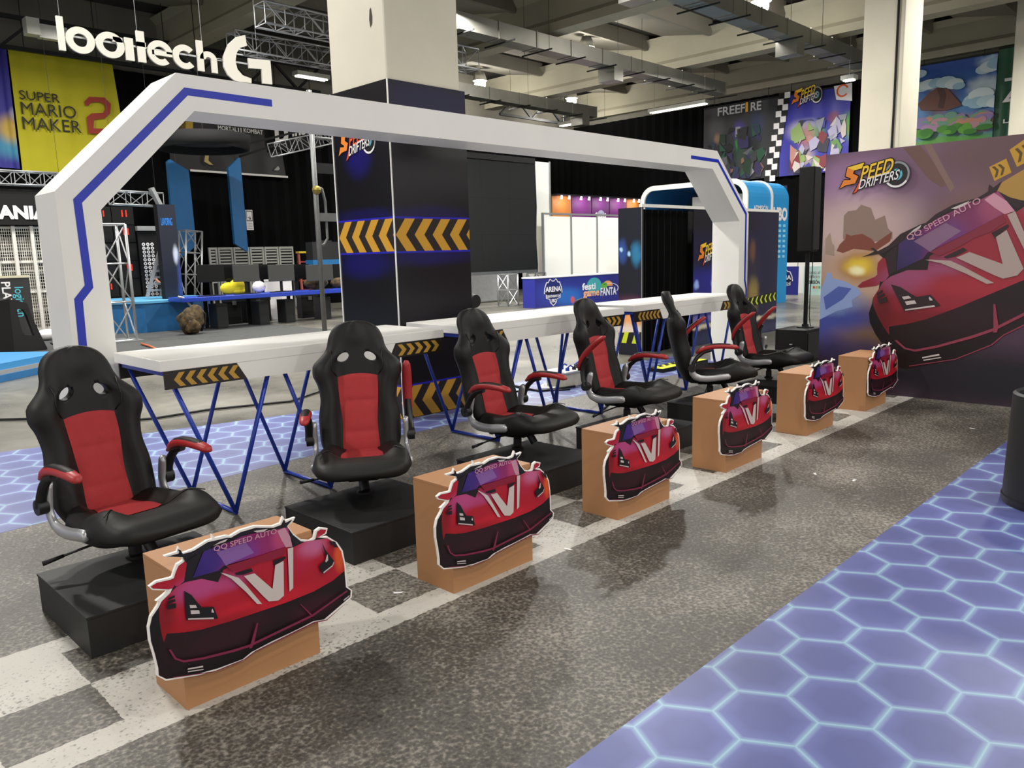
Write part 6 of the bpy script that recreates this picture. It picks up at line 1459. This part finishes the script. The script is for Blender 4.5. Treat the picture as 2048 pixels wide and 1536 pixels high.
for x in (f0[0]-.1, f1[0]+.3): build('upright', MB().box((x, fy+.3, .003), (x+.05, fy+.9, 2.6)), M_FW, rk)
fs_ = thing('letter_fascia', 'black fascia with chunky white letters above the mesh fence', 'sign', (f0[0], fy-.1, ft[2]))
build('fascia_board', MB().box((f0[0], fy-.1, ft[2]+.02), (f1[0]+.3, fy, fa[2])), M_BLACK, fs_)
c = [(4.531,2.662),(5.684,2.631),(4.560,2.903),(4.807,2.377)]
mb = MB(); tv, tf = fit('MANIA', c[1][0]-c[0][0]+.15, c[2][1]-c[0][1]+.05, 0, .05); mb.mesh2d((tv, tf), ((0,fy-.12,0),(1,0,0),(0,0,1),(0,-1,0)), c[0][0], c[0][1], 0); build('lettering', mb, M_WHT, fs_)
box_truss('truss_bar', (f0[0]-.3, fy-.05, fa[2]+.25), (f1[0]+.6, fy-.05, fa[2]+.25), .3, 'horizontal truss bar above the white-lettered fascia', None, r=.02)
# black totem with vertical lettering, racing rig, blue stage steps
q = [(3.813,0.510),(4.728,0.438),(4.737,1.337),(3.917,1.400)]
tt = thing('black_totem', 'black board with sideways white and cyan lettering left of the arch', 'board', (q[0][0], 19.0, 0))
build('board', MB().box((q[0][0]-.5, 19.0, .003), (q[2][0]+.05, 19.06, q[2][1])), mat('charcoal_print', '#2a2b2c', .5), tt); build('top_edge', MB().box((q[0][0]-.5, 18.99, q[2][1]), (q[2][0]+.06, 19.07, q[2][1]+.05)), mat('cream_edge', '#cfc9b0', .6), tt)
c = [(4.272,1.260),(4.499,1.145)]
mb = MB(); tv, tf = fit('PLAY TO WIN', 1.35, .16, 0, .02); mb.use(M_WHT).mesh2d((tv, tf), ((c[0][0], 19.0, c[0][1]), (0,0,-1), (1,0,0), (0,-1,0)), off=.004)
tv, tf = fit('logitech', .62, .16, 0, .01); mb.use(M_CYAN).mesh2d((tv, tf), ((c[1][0], 19.0, c[1][1]), (0,0,-1), (1,0,0), (0,-1,0)), off=.004); build('lettering', mb, None, tt)
q = [(3.609,0.955),(3.816,0.988),(3.971,0.946),(4.104,0.885),(4.141,0.696),(4.288,0.200),(4.346,0.017),(4.312,-0.020),(3.793,-0.005),(3.503,0.040)]; h = [(3.922,0.798),(4.022,0.784),(4.070,0.688),(4.154,0.287),(4.004,0.314),(3.964,0.377)]
q = [(u_, max(.005, v_)) for u_, v_ in q]
rig = thing('racing_rig', 'black moulded simulator seat frame with a slanted cut-out on the blue stage', 'rig', (q[0][0], 16.6, 0))
mb = MB(); outer = [Vector((p[0], 0, p[1])) for p in q]
# side shell as strips around the opening
ring_o = [q[1], q[2], q[3], q[4], q[5], q[6], q[7], q[8]]; 
def quadstrip(mb, A, B, y0, y1):
    for i in range(len(A)-1):
        P = [A[i], A[i+1], B[i+1], B[i]]; mb.prism(P, (0,y0,0), (1,0,0), (0,0,1), (0,y1-y0,0))
quadstrip(mb, [q[2], q[3], q[4], q[5], q[6]], [h[0], h[1], h[2], h[3], h[3]], 16.6, 16.75); quadstrip(mb, [q[6], q[7], q[8]], [h[3], h[4], h[5]], 16.6, 16.75); quadstrip(mb, [q[8], q[1], q[2]], [h[5], h[0], h[0]], 16.6, 16.75)
build('side_shell', mb, M_KPLAST, rig)
mb = MB(); mb.prism([q[0], q[1], q[8], q[9]], (0,16.58,0), (1,0,0), (0,0,1), (0,.9,0)); build('seat_shell', mb, M_BLACK, rig)
st_ = thing('blue_stage', 'low sky blue stage steps at the left edge of the hall', 'stage', (2.629,12.447,0))
p0 = (2.616,12.392,0); p1 = (3.399,13.008,0); 
ang = math.atan2(p1[1]-p0[1], p1[0]-p0[0]); d_ = Vector((math.cos(ang), math.sin(ang), 0)); n_ = Vector((-d_.y, d_.x, 0)); P0 = Vector(p0)
def step(a, b, c_, e, z0, z1, m, nm):
    pts = [P0+d_*a+n_*c_, P0+d_*b+n_*c_, P0+d_*b+n_*e, P0+d_*a+n_*e]; mb = MB(); mb.prism([(v.x, v.y) for v in pts], (0,0,z0), (1,0,0), (0,1,0), (0,0,z1-z0)); build(nm, mb, m, st_)
step(-2.5, 1.5, 0, 3.2, .003, .10, M_SKYBLUE, 'stage_deck'); step(-2.5, 1.5, .03, 3.17, .1005, .16, M_ALU, 'edge_trim'); step(-2.5, 1.5, .06, 3.1, .1605, .25, mat('bright_blue_paint', '#2f80bb', .45), 'stage_deck'); step(-2.4, .35, .7, 3.0, .2505, .34, mat('stage_carpet', '#4c4f52', .85, noise=.2, nscale=10), 'carpet_tread')
for px, lb in (((4.340,16.499,0), 'heap of black cable behind the simulator frame'),):
    mb = MB()
    random.seed(5)
    for i in range(12):
        c_ = Vector((px[0]+random.uniform(-.25,.25), px[1]+random.uniform(-.2,.2), .05+.025*i)); r_ = random.uniform(.15,.27)
        mb.tube([(c_.x+.55+r_*math.cos(a), c_.y+r_*math.sin(a)*.8, c_.z+.03*math.sin(2*a+i)) for a in [2*PI*k/14 for k in range(15)]], .025, 5)
    tag(build('cable_coil', mb, M_KPLAST), lb, 'cable')
mb = MB(); p = (5.706,21.900,0.1987); p = (6.408,24.702,0); mb.ball((p[0]-1.5, p[1]-6, .125), .19, 8, (1.2,.8,.6)); tag(build('white_sack', mb, M_WHT, smooth=True), 'crumpled white sack on the floor below the mesh fence', 'bag')

tag(build('stage_carpet', slab([(-6, 12.9), (2.55, 12.9), (3.6, 13.6), (9.6, 13.6), (9.6, 23.7), (-6, 23.7)], 0, .0012), mat('dark_stage_carpet', '#3d3f3f', .8, noise=.2, nscale=6), org=(0,0,0)), 'dark grey carpet under the blue stage and monitor table', 'carpet')
for i, (a, b) in enumerate((((8.975,18.700,0.4286), (9.333,18.700,-0.1643)), ((9.460,18.700,0.3582), (10.145,18.700,-0.2354)), ((11.054,18.700,0.2895), (11.558,18.700,-0.3591)))):  # black chests added to fill the dark, cluttered space under the table
    o = thing('filler_chest', ('added black chest filling the dark under the left half of the monitor table', 'added black chest filling the dark under the middle of the monitor table', 'added black chest filling the dark behind the scaffold pole')[i], 'chest', (a[0], 18.7, 0), group='filler chests under the monitor table')
    build('chest_body', MB().box((a[0], 18.7, .004), (b[0], 18.97, .55)), M_BLACK, o, bevel=.01); build('lid', MB().box((a[0]-.01, 18.69, .5505), (b[0]+.01, 18.975, .62)), M_DARKSTEEL, o); build('latch', MB().box(((a[0]+b[0])/2-.05, 18.67, .48), ((a[0]+b[0])/2+.05, 18.6895, .58)), M_STEEL, o)
# monitor table
ta = (7.385,17.600,0.8227); tb = (11.700,17.600,0.6055); zt_ = (9.036,17.600,0.7771)[2]
x0, x1 = ta[0], tb[0]+.6
tbl = thing('monitor_table', 'long blue gaming table carrying a row of monitors', 'table', (x0, 17.6, 0))
build('tabletop', MB().box((x0, 17.5, zt_-.10), (x1, 18.33, zt_)), M_BLUE, tbl, bevel=.01)
mb = MB(); mb.tube([(x0-.06+.32*math.sin(a), 17.62, zt_-.52-.5*math.cos(a)+.05) for a in [PI*k/10 for k in range(11)]], .03, 6); build('end_hoop', mb, M_ALU, tbl, smooth=True)
for x in (x0+.8, x0+1.9, x0+3.0, x0+4.1): build('leg', MB().box((x, 18.22, .003), (x+.07, 18.29, zt_-.1005)), M_BLACK, tbl)
M_SCR = mat('monitor_screen', '#26282a', .25); 
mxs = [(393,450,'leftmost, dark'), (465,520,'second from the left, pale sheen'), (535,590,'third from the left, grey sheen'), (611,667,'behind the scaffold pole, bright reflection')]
for i, (pa_, pb_) in enumerate((((7.891,17.800,1.497), (8.537,17.800,1.094)), ((8.757,17.800,1.473), (9.426,17.800,1.068)), ((9.671,17.800,1.447), (10.378,17.800,1.040)), ((10.722,17.800,1.417), (11.507,17.800,1.005)))):
    mo = thing('monitor', 'monitor on the blue table, '+mxs[i][2], 'monitor', ((pa_[0]+pb_[0])/2, 17.8, zt_), group='monitors on the blue table')
    build('screen_back', MB().box((pa_[0], 17.8, pb_[2]), (pb_[0], 17.84, pa_[2])), mat('monitor_dark' if i == 0 else 'monitor_painted_sheen', '#121315' if i == 0 else '#4a4b4a', .3, .3), mo, bevel=.006)  # lighter grey paints the sheen of the screen into the colour
    build('stand', MB().box(((pa_[0]+pb_[0])/2-.03, 17.841, zt_+.02), ((pa_[0]+pb_[0])/2+.03, 17.88, pb_[2]+.1)), M_BLACK, mo)
    build('foot', MB().box(((pa_[0]+pb_[0])/2-.14, 17.75, zt_+.001), ((pa_[0]+pb_[0])/2+.14, 17.93, zt_+.02)), M_BLACK, mo)
    build('keyboard_tray', MB().box(((pa_[0]+pb_[0])/2-.4, 17.64, zt_+.001), ((pa_[0]+pb_[0])/2+.25, 17.74, zt_+.02)), M_KPLAST, mo)
    m2 = thing('monitor', 'black monitor at the far side of the blue table, '+('next to the leftmost one', 'between the second and third', 'before the scaffold pole', 'beside the cladding')[i], 'monitor', (pb_[0]+.25, 18.2, zt_), group='monitors on the blue table')
    build('screen_back', MB().box((pb_[0]+.06, 18.25, pb_[2]+.02), (pb_[0]+.7, 18.28, pa_[2]-.01)), mat('monitor_dark', '#121315', .3, .3), m2); build('stand', MB().box((pb_[0]+.28, 18.2805, zt_+.001), (pb_[0]+.36, 18.32, pb_[2]+.2)), M_BLACK, m2)
    pc_ = thing('pc_tower', 'black computer tower under the blue table, '+('leftmost', 'second', 'third', 'next to the cladding')[i], 'computer', (pa_[0]+.4, 17.75, 0), group='computer towers under the blue table')
    build('case', MB().box((pa_[0]+.35+.2*(i == 1), 17.75, .003), (pa_[0]+.62+.2*(i == 1), 18.15, .58)), mat('pc_case', '#26282a', .45), pc_); build('front_panel', MB().box((pa_[0]+.36+.2*(i == 1), 17.735, .02), (pa_[0]+.61+.2*(i == 1), 17.7495, .56)), M_DARKSTEEL, pc_)
p = (8.851,17.750,0.9745); mb = MB(); mb.ball((p[0]-.1, 18.08, zt_+.145), .2, 8, (1.1,.5,.72)); mb.ball((p[0]+.12, 18.08, zt_+.185), .2, 8, (1.0,.5,.9)); mb.ball((p[0]+.12, 18.06, zt_+.07), .16, 8, (1.5,.4,.4)); tag(build('yellow_hat', mb, mat('yellow_fabric', '#d8c81c', .7), smooth=True), 'yellow soft hat lying on the blue table', 'hat')
p = (9.193,17.800,0.9458); mb = MB(); mb.ball((p[0]+.34, 18.08, zt_+.145), .19, 8, (.9,.6,.75)); tag(build('white_pillow', mb, M_WHT, smooth=True), 'round white bundle on the blue table beside the yellow hat', 'bundle')
p = (11.149,17.900,0.8255); mb = MB(); mb.ball((p[0], 18.08, zt_+.167), .22, 8, (1.7,.6,.75)); mb.ball((p[0]+.7, 18.08, zt_+.142), .2, 8, (1.3,.6,.7)); tag(build('camouflage_bag', mb, mat('camouflage', '#4a3b22', .9, noise=.9, nscale=13), smooth=True), 'brown camouflage bag on the blue table by the scaffold', 'bag')
p = (7.337,17.072,0); M_CAMO = mat('camouflage', '#4a3b22', .9, noise=.9, nscale=13)
def lumpy(c_, r, sq, seed, amp=.18):
    rnd = random.Random(seed); ph = [rnd.uniform(0, 6) for _ in range(6)]; mb = MB(); mb.ball((0,0,0), 1.0, 12)
    vs = []
    for x, y, z in mb.v:
        k_ = 1+amp*(math.sin(3*x+ph[0])*math.sin(3*z+ph[1])+.6*math.sin(5*y+ph[2])*math.sin(6*z+ph[3])+.4*math.sin(9*x+ph[4]))
        vs.append((c_[0]+x*k_*r*sq[0], c_[1]+y*k_*r*sq[1], max(.004, c_[2]+max(-.95, z*k_)*r*sq[2])))
    mb.v = vs; return mb
bp_ = thing('camouflage_pack', 'camouflage backpack slumped on the floor by the blue plinth', 'backpack', (p[0], p[1], 0))
build('pack_body', lumpy((p[0], p[1], .31), .31, (.92,.7,1.02), 2), M_CAMO, bp_, smooth=True); build('front_pocket', lumpy((p[0]-.06, p[1]-.2, .19), .17, (1.0,.6,.9), 4), M_CAMO, bp_, smooth=True)
build('strap', MB().tube([(p[0]+.15, p[1]-.1, .56), (p[0]+.3, p[1]-.05, .42), (p[0]+.29, p[1], .2), (p[0]+.2, p[1], .05)], .03, 6), M_KPLAST, bp_, smooth=True)
for i, (a, b) in enumerate((((10.132,19.000,1.032), (10.605,19.000,0.6692)), ((10.898,19.000,0.9995), (11.230,19.000,0.6351)), ((10.591,19.000,0.5111), (11.152,19.000,-0.338)), ((8.709,19.000,0.3509), (8.970,19.000,-0.2104)))):
    mb = MB(); z0 = max(.003, b[2]); mb.box((a[0], (19.0+.45*i if i < 3 else 18.7), z0 if i != 1 and i != 0 else .003), (b[0], (19.4+.45*i if i < 3 else 19.1), a[2])); mb.box((a[0]+.02, (18.99+.45*i if i < 3 else 18.69), a[2]), (b[0]-.02, (19.41+.45*i if i < 3 else 19.11), a[2]+.02))
    tag(build('storage_crate', mb, M_WHT if i < 3 else mat('brown_carton', '#6d5238', .7)), ('tall white crate behind the blue table with its top above it', 'white crate next to the tall one behind the blue table', 'white crate low behind the blue table legs', 'brown carton under the left part of the blue table')[i], 'crate')
# red step ladder and back shelf
p = (13.347,22.000,1.226)
rl = thing('red_ladder', 'small red step ladder with yellow top by the back wall', 'ladder', (p[0], 22.0, 0)); zt2 = (13.335,22.000,1.756)[2]
for s_ in (-.28, .28): build('rail', MB().bar((p[0]+s_, 22.0, .003), (p[0]+s_*.55, 22.3, zt2), .06), mat('ladder_red', '#8d3a34', .5), rl); build('rear_rail', MB().bar((p[0]+s_+.25, 22.8, .003), (p[0]+s_*.55, 22.35, zt2), .05), M_DARKSTEEL, rl)
build('top_cap', MB().box((p[0]-.18, 22.22, zt2), (p[0]+.18, 22.42, zt2+.06)), mat('ladder_yellow', '#c9b23a', .5), rl)
for k in range(1, 6): build('step', MB().box((p[0]-.28+.02*k, 22.0+.05*k, zt2*k/6), (p[0]+.28-.02*k, 22.12+.05*k, zt2*k/6+.04)), mat('ladder_red', '#8d3a34', .5), rl)
a = (12.286,20.000,1.536); b = (13.118,20.000,1.399)
bs = thing('blue_shelf', 'blue shelf with a black equipment case behind the scaffold', 'shelf', (a[0], 20., 0)); build('board', MB().box((a[0], 20., b[2]), (b[0]+.8, 20.4, a[2])), M_SKYBLUE, bs)
for x in (a[0]+.1, b[0]+.6): build('leg', MB().box((x, 20.1, .003), (x+.06, 20.16, b[2]-.001)), M_DARKSTEEL, bs)
a2 = (12.326,20.000,2.046); mb = MB(); mb.box((a[0]+.02, 20.02, a[2]), (b[0]+.3, 20.38, a2[2])); mb.box((a[0]+.3, 20.05, a2[2]), (a[0]+.7, 20.3, a2[2]+.04)); tag(build('equipment_case', mb, mat('case_black', '#1f2021', .5)), 'black equipment case standing on the blue shelf', 'case')
# scaffold beside the cladding
SY = 9.4
c = Vector((5.884,9.400,0.7223)); zs0 = (5.849,9.400,3.166)
scf = thing('scaffold_tower', 'galvanised scaffold frame standing left of the dark cladding', 'scaffold', (c.x, SY, 0))
sxx = c.x
for dx in (0, 1.05): build('standard', MB().tube([(sxx+dx, SY, .01), (sxx+dx, SY, 3.75)], .034, 10), M_STEEL, scf, smooth=True)
for z in (.55, 2.60+.55): build('ledger', MB().tube([(sxx, SY, z), (sxx+1.05, SY, z)], .022, 8), M_STEEL, scf, smooth=True)
zz = (5.865,9.400,2.108)[2]
build('ledger', MB().box((sxx, SY-.03, zz-.05), (sxx+1.05, SY+.03, zz+.06)), M_STEEL, scf)
zz2 = (5.899,9.400,2.745)[2]; build('brace_board', MB().box((sxx+.04, SY-.02, zz2-.05), (sxx+.7, SY+.02, zz2+.08)), M_DARKSTEEL, scf)
for s_, dx in ((1, 0), (-1, 1.05)): 
    mb = MB(); mb.tube([(sxx+dx, SY, zz+.42), (sxx+dx+s_*.10, SY, zz+.38), (sxx+dx+s_*.14, SY, zz+.22), (sxx+dx+s_*.14, SY, zz-.28), (sxx+dx+s_*.08, SY, zz-.36), (sxx+dx, SY, zz-.38)], .018, 8); build('step_hoop', mb, M_STEEL, scf, smooth=True)
mb = MB(); mb.ball((sxx, SY-.03, zz+.36), .06, 6, (1,1,1)); build('clamp', mb, mat('brass', '#8f8140', .4, .8), scf); mb = MB(); mb.ball((sxx, SY, .35), .07, 6, (1,1,.8)); build('clamp', mb, M_STEEL, scf)
for dx in (0, 1.05): build('base_plate', MB().box((sxx+dx-.07, SY-.07, .003), (sxx+dx+.07, SY+.07, .0099)), M_STEEL, scf)

# ------------------------------------------------------------------ worker half hidden behind the pillar
pp = (8.277,21.000,1.129)
def worker():
    o = thing('person', 'person in dark clothes standing behind the dark printed pillar, brown hair', 'person', (pp[0]+.25, 21.25, 0))
    J = {'pel':(0,0,.92,.15),'spi':(0,0,1.15,.145),'che':(0,0,1.36,.155),'nec':(0,-.02,1.52,.06),'hd0':(0,-.03,1.60,.09),'hd1':(0,-.04,1.72,.085)}
    for s_, k in ((-1,'l'),(1,'r')):
        J.update({'hip'+k:(s_*.10,0,.86,.095),'kne'+k:(s_*.11,-.02,.48,.062),'ank'+k:(s_*.11,.02,.10,.042),'toe'+k:(s_*.12,-.14,.045,.038),'sho'+k:(s_*.19,0,1.42,.065),'elb'+k:(s_*.25,-.04,1.14,.045),'wri'+k:(s_*.17,-.22,1.0,.032),'han'+k:(s_*.14,-.29,.98,.03)})
    E = [('pel','spi'),('spi','che'),('che','nec'),('nec','hd0'),('hd0','hd1')]
    for k in 'lr': E += [('pel','hip'+k),('hip'+k,'kne'+k),('kne'+k,'ank'+k),('ank'+k,'toe'+k),('che','sho'+k),('sho'+k,'elb'+k),('elb'+k,'wri'+k),('wri'+k,'han'+k)]
    ks = list(J); me = bpy.data.meshes.new('body'); me.from_pydata([J[k][:3] for k in ks], [(ks.index(a), ks.index(b)) for a, b in E], [])
    ob = bpy.data.objects.new('body', me); COL.objects.link(ob)
    sm = ob.modifiers.new('s', 'SKIN'); 
    for i, k in enumerate(ks): me.skin_vertices[0].data[i].radius = (J[k][3], J[k][3]*.85)
    me.skin_vertices[0].data[0].use_root = True
    ob.modifiers.new('u', 'SUBSURF').levels = 1
    dg = bpy.context.evaluated_depsgraph_get(); m2 = bpy.data.meshes.new_from_object(ob.evaluated_get(dg)); ob.modifiers.clear(); ob.data = m2
    sk = mat('skin', '#a9705c', .6); cl = mat('dark_shirt', '#1b1c22', .8); tr = mat('dark_trousers', '#1f2430', .8); ob.data.materials.clear()
    for q_ in (sk, cl, tr): ob.data.materials.append(q_)
    for p_ in ob.data.polygons:
        z = p_.center.z; x = abs(p_.center.x); p_.use_smooth = True
        p_.material_index = 0 if z > 1.5 or (p_.center.y < -.06 and .9 < z < 1.2 and x > .1) else (1 if z > .93 else 2)
    ob.parent = o
    mb = MB(); mb.ball((0,-.02,1.72), .105, 8, (.95,1.05,1.0)); mb.v = [v for v in mb.v]; build('hair', mb, mat('brown_hair', '#4a3524', .8), o, local=True, smooth=True)
    return o
worker()
